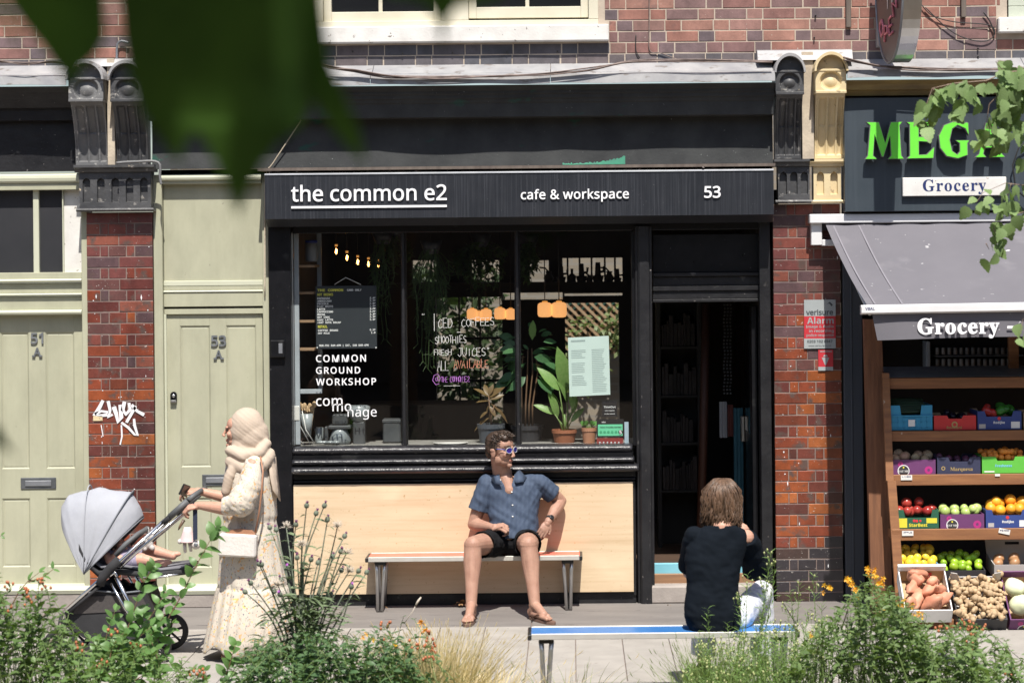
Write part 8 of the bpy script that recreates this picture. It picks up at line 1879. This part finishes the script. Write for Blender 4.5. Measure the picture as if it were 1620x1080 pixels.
q = MB(); a0, a1 = P(308.5, 795, ON+.06), P(309, 853, ON+.07); q.add([a0+Vector((-.014, 0, 0)), a0+Vector((.014, 0, 0)), a1+Vector((.014, -.004, 0)), a1+Vector((-.014, -.004, 0)), a0+Vector((-.014, .004, 0)), a0+Vector((.014, .004, 0)), a1+Vector((.014, 0, 0)), a1+Vector((-.014, 0, 0))], [(0, 1, 2, 3), (7, 6, 5, 4), (0, 4, 5, 1), (1, 5, 6, 2), (2, 6, 7, 3), (3, 7, 4, 0)]); q.build('wrist_strap', M_strap, pr)
# ------------------------------------------------------------------ planting in front
def prof(pts, x):
 if x <= pts[0][0]: return pts[0][1]
 for (a, b), (c, d) in zip(pts, pts[1:]):
  if x <= c: return b+(d-b)*(x-a)/(c-a)
 return pts[-1][1]
M_leafA = leafmat('shrub_leaf_mid', (.11, .195, .06), (.18, .27, .095), .45, back=.35); M_leafB = leafmat('sprig_leaf_fresh', (.095, .20, .055), (.15, .27, .085), .4, back=.35); M_leafD = leafmat('bush_leaf_dark', (.065, .13, .055), (.11, .19, .075), .42, back=.28)
M_leafT = leafmat('thistle_leaf_grey', (.12, .17, .09), (.18, .23, .13), .6, back=.2); M_leafF = leafmat('feathery_leaf_light', (.13, .22, .06), (.20, .30, .10), .5, back=.35); M_leafH = leafmat('hypericum_leaf', (.125, .21, .075), (.23, .32, .125), .45, back=.35)
M_straw = leafmat('dry_grass_blade', (.66, .53, .30), (.80, .68, .43), .6, back=.4); M_grassg = leafmat('green_grass_blade', (.16, .24, .07), (.26, .32, .11), .5, back=.35); M_twig = mat('grey_dead_twig', (.26, .20, .17), (.17, .13, .11), 20, .85)
M_berry = mat('orange_berry', (.50, .16, .06), (.30, .10, .05), 30, .4, rnd=True); M_red = mat('red_berry', (.42, .05, .03), (.30, .03, .02), 30, .4); M_yellow = leafmat('yellow_petal', (.78, .50, .04), (.80, .36, .04), .5); M_thead = mat('thistle_purple', (.10, .025, .09), (.16, .04, .13), 50, .8); M_tmag = mat('thistle_magenta', (.42, .12, .48), None, 40, .8); M_tgreen = mat('thistle_bud_green', (.11, .14, .10), (.17, .19, .14), 50, .7); M_fluff = mat('thistle_fluff', (.52, .45, .37), (.62, .55, .46), 40, .9)
def leafs(q, at, d, L, w, r_, curl=.25, n=3, peak=.45, fold=.2):
 vs, fs = leaf_raw(L, w, fold, curl, n, peak); M = frame(d, roll=r_.uniform(-.8, .8), at=at); q.add([M @ Vector(v) for v in vs], fs, True)
def shrub(name, label, cat, xr, top, n, o0, o1, leaf, mleaf, seed, spacing=.03, depth=.42, mstem=None, berries=None, flowers=None, spread=.30, group=None, pairs=True, up=.5, rag=60):
 r_ = random.Random(seed); base = P((xr[0]+xr[1])/2, 1080, (o0+o1)/2); base.z = .05
 t = thing(name, label, cat, base, group); qs, ql, qb = MB(), MB(), MB(); L0, W0 = leaf
 for k in range(n):
  px = r_.uniform(*xr); o = r_.uniform(o0, o1); py = prof(top, px)+(r_.random()**1.6)*rag; tip = P(px, py, o)
  b = Vector((tip.x+r_.uniform(-spread, spread), -o+r_.uniform(-.1, .1), .05)); h = tip.z-b.z
  if h < .1: continue
  pts = []; m1 = Vector((r_.uniform(-.07, .07), r_.uniform(-.06, .06), 0))
  for i in range(8): u = i/7; pts.append(b.lerp(tip, u)+m1*math.sin(u*math.pi)*1.5+Vector(((tip.x-b.x)*.25*(u*u-u), 0, 0)))
  qs.tube(pts, [.0042*(1-.6*i/7) for i in range(8)], 4, caps=False)
  dd = min(depth, h*.9); m = int(dd/spacing)
  for j in range(m):
   u = 1-(j*spacing)/h
   if u < .1: break
   i = min(6, int(u*7)); p = pts[i].lerp(pts[i+1], u*7-i); ax = (pts[i+1]-pts[i]).normalized(); a = j*1.57+r_.uniform(-.4, .4)
   for s2 in ((0, math.pi) if pairs else (0,)):
    x = Vector((math.cos(a+s2), math.sin(a+s2), 0)); d = x+ax*up*r_.uniform(.2, 1.9)+Vector((0, -.25, r_.uniform(-.2, .3)))
    k_ = r_.uniform(.7, 1.25)*(1 if j > 2 else .55+.15*j); leafs(ql, p, d, L0*k_, W0*k_, r_, curl=r_.uniform(.1, .5))
  if berries and r_.random() < berries:
   for _ in range(r_.randint(3, 7)): c = tip+Vector((r_.uniform(-.03, .03), r_.uniform(-.03, .03), r_.uniform(-.02, .03))); qb.ball(c, (.0075, .0075, .010), 6, 5); qs.tube([tip+Vector((0, 0, -.02)), c], .0015, 3, caps=False)
  if flowers and r_.random() < flowers:
   for _ in range(r_.randint(1, 3)):
    c = tip+Vector((r_.uniform(-.03, .03), r_.uniform(-.03, .03), r_.uniform(-.01, .03)))
    for f in range(5): a = f*1.257; leafs(qb, c, (math.cos(a), -.5, math.sin(a)), .017, .012, r_, curl=.1, n=2)
 qs.build('stems', mstem or M_stem_g, t, kind='stuff'); ql.build('leaves', mleaf, t, kind='stuff')
 if qb.v: qb.build('berries' if berries else 'flowers', M_berry if berries else M_yellow, t, kind='stuff')
 return t
PG = 'shrubs and wild plants in the planting bed'
shrub('berry_shrub', 'bushy shrub with orange berries in the bottom left corner', 'shrub', (-60, 118), [(-60, 905), (0, 908), (30, 938), (62, 918), (98, 945), (118, 985)], 60, 4.15, 5.0, (.058, .026), M_leafA, 1, berries=.22, spacing=.036, group=PG)
shrub('berry_shrub', 'low loose shrub with red berries in front of the pram basket', 'shrub', (60, 330), [(60, 985), (110, 1000), (160, 1000), (240, 1012), (330, 1062)], 70, 4.2, 5.0, (.058, .028), M_leafA, 2, berries=.10, spacing=.038, group=PG)
shrub('leafy_bush', 'dark dense bush below the thistle', 'bush', (372, 650), [(372, 1040), (400, 1015), (470, 1000), (520, 1005), (575, 985), (640, 1005), (650, 1040)], 150, 4.1, 4.9, (.050, .026), M_leafD, 3, spacing=.032, group=PG, flowers=.015)
shrub('berry_shrub', 'sprays with seed heads between the thistle and the dry grass', 'shrub', (590, 690), [(590, 985), (640, 972), (670, 985), (690, 1030)], 18, 4.1, 4.6, (.040, .018), M_leafD, 5, spacing=.045, berries=.5, group=PG)
# fleabane: feathery upright spikes
def feathery(label, spikes, seed, n_low, xr, top):
 r_ = random.Random(seed); t = thing('feathery_weed', label, 'weed', P((xr[0]+xr[1])/2, 1080, 4.3), PG); t.location.z = .05; BASE[t.name].z = .05; qs, ql, qb = MB(), MB(), MB()
 allp = [(x, y, r_.uniform(3.75, 4.1), h) for x, y, h in spikes]+[(x_, prof(top, x_)+r_.random()**1.4*75, r_.uniform(4.0, 4.8), r_.uniform(.12, .3)) for x_ in [r_.uniform(*xr) for _ in range(n_low)]]
 for x, y, o, h in allp:
  tip = P(x, y, o); b = Vector((tip.x+r_.uniform(-.10, .10), -o+r_.uniform(-.06, .06), .05)); qs.tube([b, b.lerp(tip, .5)+Vector((r_.uniform(-.02, .02), 0, 0)), tip], [.0045, .0035, .001], 4, caps=False)
  H = tip.z-b.z; m = int(min(H*.95, h*2.2)/.0085)
  for j in range(m):
   u = 1-j*.0085/H; p = b.lerp(tip, u); a = j*2.4; rr = .35+.65*min(1, j/14); leafs(ql, p, (math.cos(a), math.sin(a), .9+r_.uniform(-.3, .5)), (.030+.028*rr)*r_.uniform(.7, 1.2), .0055, r_, curl=r_.uniform(.1, .6), n=2)
  if r_.random() < .6:
   for _ in range(r_.randint(4, 10)): c = tip+Vector((r_.uniform(-.035, .035), r_.uniform(-.03, .03), r_.uniform(-.08, .02))); qb.ball(c, (.0055, .0055, .008), 5, 4); qs.tube([c+Vector((-.2*(c.x-tip.x), 0, -.03)), c], .0012, 3, caps=False)
 qs.build('stems', M_stem_g, t, kind='stuff'); ql.build('leaves', M_leafF, t, kind='stuff'); qb.build('buds', mat('yellow_green_bud', (.34, .38, .14), (.42, .44, .22), 30, .7), t, kind='stuff')
feathery('tall feathery light green weeds beside the seated woman', [(1219, 874, .36), (1226, 900, .3), (1210, 915, .3), (1183, 908, .26), (1168, 940, .25), (1120, 962, .2), (1150, 985, .16), (1242, 955, .25), (1208, 960, .25), (1195, 985, .2), (1230, 985, .2), (1172, 985, .2), (1105, 1010, .16)], 6, 85, (1085, 1275), [(1085, 1052), (1110, 1020), (1150, 1008), (1200, 1000), (1275, 985)])
feathery('feathery weeds with tiny buds in front of the black tiled pillar foot', [(1287, 908, .25), (1265, 920, .16), (1250, 935, .16), (1300, 955, .2), (1278, 965, .2), (1345, 965, .16)], 16, 40, (1255, 1400), [(1255, 985), (1300, 975), (1400, 990)])
shrub('hypericum_shrub', 'large shrub with yellow and orange flowers in front of the fruit rack', 'shrub', (1290, 1520), [(1290, 985), (1345, 945), (1378, 905), (1400, 925), (1432, 950), (1470, 975), (1520, 992)], 118, 4.0, 4.9, (.058, .024), M_leafH, 8, flowers=.07, group=PG, spacing=.034)
shrub('berry_shrub', 'sprawling shrub with orange berries in the bottom right corner', 'shrub', (1480, 1680), [(1480, 990), (1540, 985), (1590, 1012), (1640, 1045)], 85, 4.05, 4.9, (.055, .024), M_leafH, 9, berries=.14, group=PG, spacing=.036)
# clusters of orange flowers catching the sun
fl_ = thing('hypericum_flowers', 'cluster of bright orange flowers rising in front of the timber post', 'flowers', P(1380, 925, 4.1)); q = MB(); r_ = random.Random(31)
for (cx, cy, n_) in ((1380, 905, 9), (1392, 918, 8), (1352, 926, 8), (1310, 932, 5), (1342, 918, 5), (1452, 968, 6)):
 for _ in range(n_):
  c = P(cx+r_.uniform(-9, 9), cy+r_.uniform(-8, 8), 4.1+r_.uniform(-.05, .05))
  for f in range(5): a = f*1.257; leafs(q, c, (math.cos(a), -.6, math.sin(a)), .019, .013, r_, curl=.1, n=2)
q.build('petals', M_yellow, fl_, kind='stuff'); stems(fl_, [[P(1378, 1000, 4.15), P(1382, 950, 4.12), P(1381, 905, 4.1)], [P(1330, 1000, 4.15), P(1345, 950, 4.12), P(1350, 925, 4.1)], [P(1460, 1075, 4.2), P(1450, 1010, 4.15), P(1443, 965, 4.12)]], .004, M_twig)
# big leaved sprigs (snowberry): each leaf a part
def sprig(label, lines, o, L, seed, n_side=0, mleaf=None, sp=.050, w=.58):
 r_ = random.Random(seed); x0, y0 = lines[0][0]; b_ = P(x0, y0, o); t = thing('leafy_sprig', label, 'shrub', b_, PG); ms = [raw_mesh('leaf', leaf_raw(1, w, .16, c_, 6, .45), mleaf or M_leafB) for c_ in (.15, .35, .6)]
 for ln in lines:
  oo = o+r_.uniform(-.08, .08); pts = [P(x, y, oo) for x, y in ln]; fine = []
  for i in range(len(pts)-1):
   for k in range(6): fine.append(pts[i].lerp(pts[i+1], k/6))
  fine.append(pts[-1]); q = MB(); q.tube(fine, [.0042*(1-.7*i/len(fine)) for i in range(len(fine))], 5); q.build('stem', M_stem_b, t)
  tot = sum((a-b).length for a, b in zip(fine, fine[1:])); m = int(tot/sp)
  for j in range(1, m+1):
   u = j/m*(len(fine)-1); i = min(len(fine)-2, int(u)); p = fine[i].lerp(fine[i+1], u-i); ax = (fine[i+1]-fine[i]).normalized(); a = j*1.57+r_.uniform(-.5, .5)
   for s2 in (0, math.pi):
    sd_ = ax.cross(Vector((0, 1, 0))).normalized(); fr_ = ax.cross(sd_); d = sd_*math.cos(a+s2)+fr_*math.sin(a+s2)*.8+ax*r_.uniform(.4, 1.1)+Vector((0, 0, .1)); k_ = L*r_.uniform(.7, 1.15)*(.75 if j > m-2 else 1)
    M = frame(d, up=Vector((0, -.7, .7)), roll=r_.uniform(-.6, .6), at=p) @ Matrix.Diagonal((k_*r_.uniform(.85, 1.1), k_, k_, 1)); place_m(r_.choice(ms), 'leaf', t, M)
 return t
sprig('long arching sprig with fresh green leaves crossing in front of the walking woman', [[(262, 985), (285, 945), (310, 895), (332, 855), (346, 835)], [(215, 1010), (245, 965), (262, 935)]], 3.95, .085, 1)
sprig('leafy sprigs with broad green leaves covering the pram wheels', [[(150, 1085), (185, 1030), (205, 985), (225, 925), (243, 895)], [(180, 1085), (215, 1050), (250, 1010), (275, 985)], [(120, 1080), (160, 1040), (170, 1000), (182, 965)], [(215, 1085), (240, 1050), (262, 1035)], [(140, 1085), (150, 1050), (152, 1015)], [(200, 1090), (205, 1045), (222, 1000), (228, 965)], [(160, 1090), (195, 1062), (232, 1040)], [(190, 1090), (225, 1068), (270, 1050)], [(130, 1090), (175, 1060), (200, 1025), (240, 990)], [(205, 1060), (235, 1010), (262, 970)], [(170, 1060), (178, 1020), (205, 990)], [(240, 1090), (252, 1050), (240, 1015)]], 4.05, .088, 2)
sprig('small sprig with rounded dark leaves at the bottom edge below the woman\'s shoe', [[(345, 1095), (362, 1055), (372, 1020)], [(330, 1090), (325, 1060)], [(385, 1095), (400, 1062)]], 3.9, .080, 3, sp=.045, w=.68)
sprig('young sprig with narrow leaves standing up before the 51 A door sill', [[(20, 955), (30, 935), (45, 918), (62, 905)], [(45, 920), (68, 912), (84, 900)]], 4.0, .070, 4, sp=.06, w=.42)
sprig('two green leaves at the left edge in front of the 51 A door', [[(-30, 860), (-12, 850), (2, 847)]], 4.0, .045, 5, sp=.05)
# dead branches
q = MB();
for ln in ([(0, 1060), (30, 1010), (55, 985), (85, 960)], [(40, 1075), (70, 1035), (92, 1000), (96, 985)], [(20, 1085), (60, 1062), (110, 1035), (140, 1030)], [(60, 1040), (80, 1015), (88, 1005)]): q.tube([P(x, y, 4.0) for x, y in ln], [.010, .009, .008, .005][:len(ln)], 6)
q.build('dead_branches', M_twig, label='bare grey dead branches among the shrub at the bottom left', cat='branches', kind='stuff')
# ---- thistle
th = thing('thistle', 'tall spiny thistle with purple heads and pale fluff in front of the plywood', 'thistle', (P(478, 1080, 4.1).x, -4.1, .05))
r_ = random.Random(77); TO = 4.1; root = P(478, 1085, TO); root.z = .05; qs, ql = MB(), MB()
heads = [(485, 800, 'p', 476, 900), (513, 800, 'p', 480, 890), (500, 812, 'g', 482, 880), (518, 822, 'p', 505, 900), (545, 848, 'p', 520, 900), (539, 872, 'p', 520, 930), (526, 880, 'p', 512, 930), (427, 834, 'p', 450, 900), (437, 838, 'p', 452, 900), (468, 830, 'p', 462, 900), (453, 834, 'f', 462, 900), (410, 892, 'p', 440, 960), (397, 922, 'p', 440, 985), (388, 936, 'p', 430, 980), (540, 902, 'p', 512, 970), (567, 903, 'p', 530, 965), (580, 905, 'p', 545, 960), (556, 928, 'm', 540, 985), (492, 885, 'p', 478, 950), (470, 882, 'p', 474, 940), (503, 890, 'p', 490, 950), (445, 917, 'p', 465, 975), (434, 935, 'p', 460, 990), (443, 940, 'm', 462, 985), (456, 899, 'm', 470, 950), (534, 833, 'f', 520, 890), (477, 862, 'f', 478, 920), (548, 875, 'f', 522, 930), (552, 904, 'f', 520, 960), (440, 926, 'f', 460, 980), (414, 893, 's', 440, 960), (523, 940, 's', 500, 985)]
thorn = lambda q, p, n=3: [leafs(q, p, (r_.uniform(-1, 1), r_.uniform(-1, .4), r_.uniform(-.4, .9)), r_.uniform(.012, .028), .003, r_, curl=.1, n=1) for _ in range(n)]
for hx, hy, kd, bx, by in heads:
 o = TO+r_.uniform(-.16, .16); tip, mid_ = P(hx, hy, o), P(bx, by, TO); low = P(478+(bx-478)*.35, min(1060, by+85), TO); pts = []
 ctrl = [root, low, mid_, tip]
 for i in range(3):
  for k in range(5): u = k/5; a_ = ctrl[max(0, i-1)]; b_ = ctrl[i]; c_ = ctrl[i+1]; d_ = ctrl[min(3, i+2)]; pts.append(.5*((2*b_)+(-a_+c_)*u+(2*a_-5*b_+4*c_-d_)*u*u+(-a_+3*b_-3*c_+d_)*u**3))
 pts.append(tip); qs.tube(pts, [.0075*(1-.65*i/len(pts)) for i in range(len(pts))], 5, caps=False)
 for i in range(3, len(pts)-1):
  thorn(ql, pts[i], 4)
  if r_.random() < .75:
   d = Vector((r_.choice((-1, 1))*r_.uniform(.5, 1), r_.uniform(-.8, .3), r_.uniform(-.1, .8))); L = r_.uniform(.05, .11)*(1.2 if i < 8 else .8)
   leafs(ql, pts[i], d, L, L*.22, r_, curl=.5, n=4)
   for k in range(1, 5):
    p = pts[i]+d.normalized()*L*k/5; leafs(ql, p, (d.cross(Vector((0, 1, 0)))*r_.choice((-1, 1))+d*.6), L*.28, .006, r_, n=1)
 dr_ = (tip-pts[-3]).normalized(); Mh = frame(dr_, at=tip)
 if kd in 'pgms':
  q = MB(); q.lathe([(.003, -.014), (.012, -.008), (.0145, .002), (.0105, .013), (.008, .016)], (0, 0, 0), 12, M=Matrix.Translation(tip) @ dr_.to_track_quat('Z', 'Y').to_matrix().to_4x4())
  for _ in range(26):
   v = Vector((r_.uniform(-1, 1), r_.uniform(-1, 1), r_.uniform(-1, 1))).normalized(); leafs(q, tip+v*.011, v+dr_*.5, .011, .0022, r_, curl=0, n=1)
  b = q.build('bud', M_tgreen, th)
  q = MB(); nn = 26
  for _ in range(nn): v = (dr_+Vector((r_.uniform(-1, 1), r_.uniform(-1, 1), r_.uniform(-1, 1)))*.45).normalized(); q.tube([tip+dr_*.012, tip+dr_*.014+v*.018*r_.uniform(.7, 1.1)], [.0022, .0012], 4)
  q.build('florets', M_tmag if kd == 'm' else M_thead, th)
 else:
  q = MB()
  for _ in range(60): v = (dr_*.5+Vector((r_.uniform(-1, 1), r_.uniform(-1, 1), r_.uniform(-.6, 1)))).normalized(); q.tube([tip, tip+v*.040*r_.uniform(.6, 1.1)], [.0010, .0014], 3)
  q.build('fluffy_head', M_fluff, th)
qs.build('stems', M_tgreen, th); ql.build('leaves', M_leafT, th, kind='stuff')
# more leaf mass low on the thistle
q = MB()
for _ in range(600):
 a = r_.uniform(0, 6.28); rr = r_.uniform(0, .28); p = P(480+rr*260*math.cos(a), r_.uniform(945, 1045), TO+rr*math.sin(a)*.7)
 if abs(px_of(p)[0]-480) > 30+max(0, px_of(p)[1]-950)*1.2: continue
 leafs(q, p, (math.cos(a), math.sin(a), r_.uniform(-.2, .9)), r_.uniform(.03, .09), .017, r_, curl=.5, n=3);
q.build('basal_leaves', M_leafT, th, kind='stuff')
# ---- grasses
def grass(label, cx, w_, o, n, hpx, m, seed, lean=.3, name='grass_tuft', thick=.0026, kind='stuff'):
 r_ = random.Random(seed); q = MB(); s_ = FOC/(DIST-o)
 for i in range(n):
  b = P(cx+r_.gauss(0, w_*.30), 1080, o+r_.uniform(-.2, .2)); b.z = .05; h = ((1080-hpx)/s_+.17)*r_.uniform(.55, 1.08); dx = r_.gauss(0, 1)*lean*h*.6+((b.x-P(cx, 1080, o).x)*.8); dy = r_.gauss(0, .12); pts = []
  for k in range(6): u = k/5; pts.append(b+Vector((dx*u**1.8, dy*u, h*(u-.18*abs(dx)/h*u*u))))
  vs = []
  for k, p in enumerate(pts): ww = thick*(1-.85*k/5); vs += [p+Vector((-ww, 0, 0)), p+Vector((ww, ww*.6, 0))]
  q.add(vs, [(2*k, 2*k+1, 2*k+3, 2*k+2) for k in range(5)], True)
  if r_.random() < .35: e = pts[-1]; q.tube([e, e+Vector((dx*.05, 0, .012)), e+Vector((dx*.1, 0, .03))], [.0015, .0028, .0008], 4, caps=False)
 return q.build(name, m, label=label, cat='grass', kind=kind)
grass('tuft of pale dry golden grass beside the dark bush', 690, 125, 4.15, 900, 1008, M_straw, 3, .30)
grass('thin pale grass blades at the bottom centre', 780, 110, 4.2, 200, 1062, M_straw, 4, .3)
grass('green grass blades among the dry tuft', 650, 150, 4.25, 220, 1030, M_grassg, 5, .35)
grass('sparse green grass blades below the blue bench', 905, 180, 4.0, 26, 1062, M_grassg, 6, .3)
grass('few dry grass stalks below the blue bench', 880, 190, 4.0, 12, 1040, M_straw, 7, .25)
grass('green grass blades in the bottom left corner', 60, 130, 4.3, 300, 1030, M_grassg, 8, .35)
grass('green grass blades at the foot of the feathery weeds', 1130, 110, 4.2, 320, 1030, M_grassg, 9, .35)
q = MB(); q.tube([P(640, 985, 4.05), P(652, 968, 4.05), P(660, 953, 4.05)], .0022, 5); q.tube([P(657, 958, 4.05), P(661, 951, 4.05), P(666, 944, 4.05)], [.004, .0062, .004], 8); q.build('dry_seed_stalk', M_fluff, label='single dry seed stalk leaning up before the red bench shadow', cat='stalk')
q = MB(); r_ = random.Random(12)
for cx, cy in ((668, 984), (675, 997)):
 for k in range(10): leafs(q, P(cx, cy, 4.05), (r_.uniform(-1, 1), -.4, r_.uniform(-.6, 1)), .030, .014, r_, n=2)
q.tube([P(668, 984, 4.05), P(660, 1040, 4.1)], .002, 4); q.build('orange_flower', M_yellow, label='faded orange flower above the dry grass', cat='flower')
# ---- birch branches hanging at the right
M_birch = leafmat('birch_leaf', (.16, .25, .085), (.24, .33, .15), .5, back=.3, spec=.2); M_bark = mat('birch_bark', (.30, .22, .17), (.18, .12, .09), 12, .8)
bt = thing('birch_tree', 'birch branches with pale toothed leaves hanging in from the right edge', 'tree', (5.9, -4.4, 0))
q = MB(); q.tube([(5.9, -4.4, 0), (5.85, -4.4, 2.2), (5.7, -4.3, 4.2), (5.4, -4.2, 5.6)], [.13, .11, .08, .04], 12); q.build('trunk', M_bark, bt)
def toothed(L=1.0):
 pts = [(0, 0), (.10, .03), (.26, .06), (.36, .18), (.33, .24), (.42, .34), (.34, .40), (.36, .52), (.26, .58), (.24, .72), (.13, .80), (.10, .92), (0, 1.0)]
 vs = []; fs = []
 for i, (x, y) in enumerate(pts):
  z = -.18*y*y; vs += [(-x*1.05, y, z+.12*x), (0, y, z-.0), (x*1.05, y, z+.12*x)]
  if i: a = 3*(i-1); fs += [(a, a+1, a+4, a+3), (a+1, a+2, a+5, a+4)]
 return vs, fs
tm = raw_mesh('leaf', toothed(), M_birch); r_ = random.Random(41); nleaf = 0
def twig(pts, o, r, dens, L=.085, jit=.05):
 global nleaf
 P_ = [P(x, y, o+r_.uniform(-.04, .04)) for x, y in pts]; fine = []
 for i in range(len(P_)-1):
  for k in range(6): fine.append(P_[i].lerp(P_[i+1], k/6))
 fine.append(P_[-1]); q = MB(); q.tube(fine, [r*(1-.7*i/len(fine)) for i in range(len(fine))], 6); q.build('branch', M_bark, bt)
 tot = sum((a-b).length for a, b in zip(fine, fine[1:])); m = int(tot*dens)
 for j in range(m):
  u = (j+r_.random())/m*(len(fine)-1); i = min(len(fine)-2, int(u)); p = fine[i].lerp(fine[i+1], u-i)+Vector((r_.uniform(-jit, jit), r_.uniform(-jit*2, jit*2), r_.uniform(-jit*1.2, jit*.3)))
  d = Vector((r_.uniform(-.7, .7), r_.uniform(-.8, .4), r_.uniform(-1.2, -.1))); k_ = L*r_.uniform(.7, 1.25); place_m(tm, 'leaf', bt, frame(d, up=Vector((r_.uniform(-.6, .6), -1, .5)), roll=r_.uniform(-.9, .9), at=p) @ Matrix.Scale(k_, 4)); nleaf += 1
BOo_ = 4.3
twig([(1700, 108), (1640, 110), (1590, 115), (1560, 128), (1510, 132), (1475, 140), (1462, 175)], BOo_, .006, 34, jit=.04)
for pts, dn in (([(1590, 115), (1575, 98), (1600, 95)], 40), ([(1640, 110), (1610, 140), (1590, 180), (1580, 230)], 62), ([(1620, 112), (1640, 160), (1630, 220), (1622, 260)], 60), ([(1600, 130), (1565, 165), (1560, 200), (1557, 225)], 55), ([(1500, 133), (1490, 150), (1488, 170)], 55), ([(1478, 140), (1468, 165), (1466, 190)], 60), ([(1530, 132), (1520, 150), (1512, 175)], 50), ([(1615, 105), (1600, 130), (1605, 165), (1598, 200)], 62),
     ([(1700, 300), (1640, 295), (1590, 290), (1555, 305), (1545, 320)], 34), ([(1600, 290), (1592, 315), (1590, 330)], 45), ([(1700, 330), (1620, 335), (1585, 345), (1572, 360)], 18), ([(1572, 360), (1580, 380), (1578, 395)], 50), ([(1560, 385), (1565, 395)], 50), ([(1690, 500), (1640, 495), (1618, 505), (1614, 530)], 30)):
 twig(pts, BOo_, .003, dn)
# ---- the plane tree the picture is taken under: a few big leaves hang close to the viewer, out of focus
M_plane = leafmat('big_leaf_dark', (.026, .070, .012), (.065, .14, .022), .5, back=.4, scale=7)
pt = thing('shade_tree', 'dark blurred tree leaves hanging close in the top left corner', 'tree', (-2.6, -18.5, 0))
q = MB(); q.tube([(-2.6, -18.5, 0), (-2.6, -18.5, 2.6), (-2.3, -18.0, 3.6), (-1.4, -16.4, 3.9), (-.4, -14.9, 3.6)], [.22, .18, .12, .06, .02], 12); q.build('trunk', M_bark, pt)
def bigleaf(outline, o, bow=.02, tilt=0.0):
 pts = [P(x, y, o) for x, y in outline]; cx = sum(p.x for p in pts)/len(pts); cz = sum(p.z for p in pts)/len(pts)
 loop = [Vector((p.x, p.z, 0)) for p in pts]; tr = tessellate_polygon([loop]); vs = []
 for p in pts: dx, dz = p.x-cx, p.z-cz; vs.append((p.x, p.y+bow*(abs(dx)*6)**1.5*.3+tilt*dx-.4*dz, p.z))
 q = MB(); q.add(vs, [tuple(t) for t in tr]); o_ = q.build('leaf', M_plane, pt); return o_
bigleaf([(205, -60), (207, 60), (212, 120), (228, 178), (258, 225), (281, 262), (292, 225), (312, 205), (330, 240), (350, 290), (366, 345), (384, 300), (405, 262), (432, 225), (470, 195), (494, 150), (488, 90), (488, 20), (486, -60)], 14.55, .05, .3)
bigleaf([(-30, -60), (10, 0), (40, 45), (60, 70), (80, 100), (108, 138), (122, 110), (150, 88), (170, 60), (172, 20), (178, -60)], 14.45, .04, -.2)
bigleaf([(480, -20), (486, 110), (497, 160), (524, 205), (574, 262), (566, 205), (545, 150), (524, 100), (512, -20)], 14.5, .02)
bigleaf([(560, -60), (590, -10), (640, -3), (676, 8), (690, 30), (699, 72), (708, 30), (722, 10), (760, 6), (795, -4), (840, -60)], 14.45, .03)
bigleaf([(-40, -30), (-5, 20), (12, 45), (26, 82), (22, 40), (4, 5), (-10, -30)], 14.55, .02)
bigleaf([(-30, 650), (-6, 668), (6, 688), (20, 722), (8, 712), (-30, 690)], 14.2, .02)
bigleaf([(150, -60), (176, -8), (200, 14), (225, 8), (240, -60)], 14.5, .02)
# crown overhead: it shades the hanging leaves
q = MB(); r_ = random.Random(99)
for _ in range(1500):
 p = Vector((r_.uniform(-2.6, 1.4), r_.uniform(-17.2, -14.4), 0)); p.z = r_.uniform(3.25, 4.3)+max(0, (p.y+15.4))*.25; L = r_.uniform(.12, .22); leafs(q, p, (r_.uniform(-1, 1), r_.uniform(-1, 1), r_.uniform(-.6, .3)), L, L*.8, r_, n=3)
q.build('crown', M_plane, pt, kind='stuff')
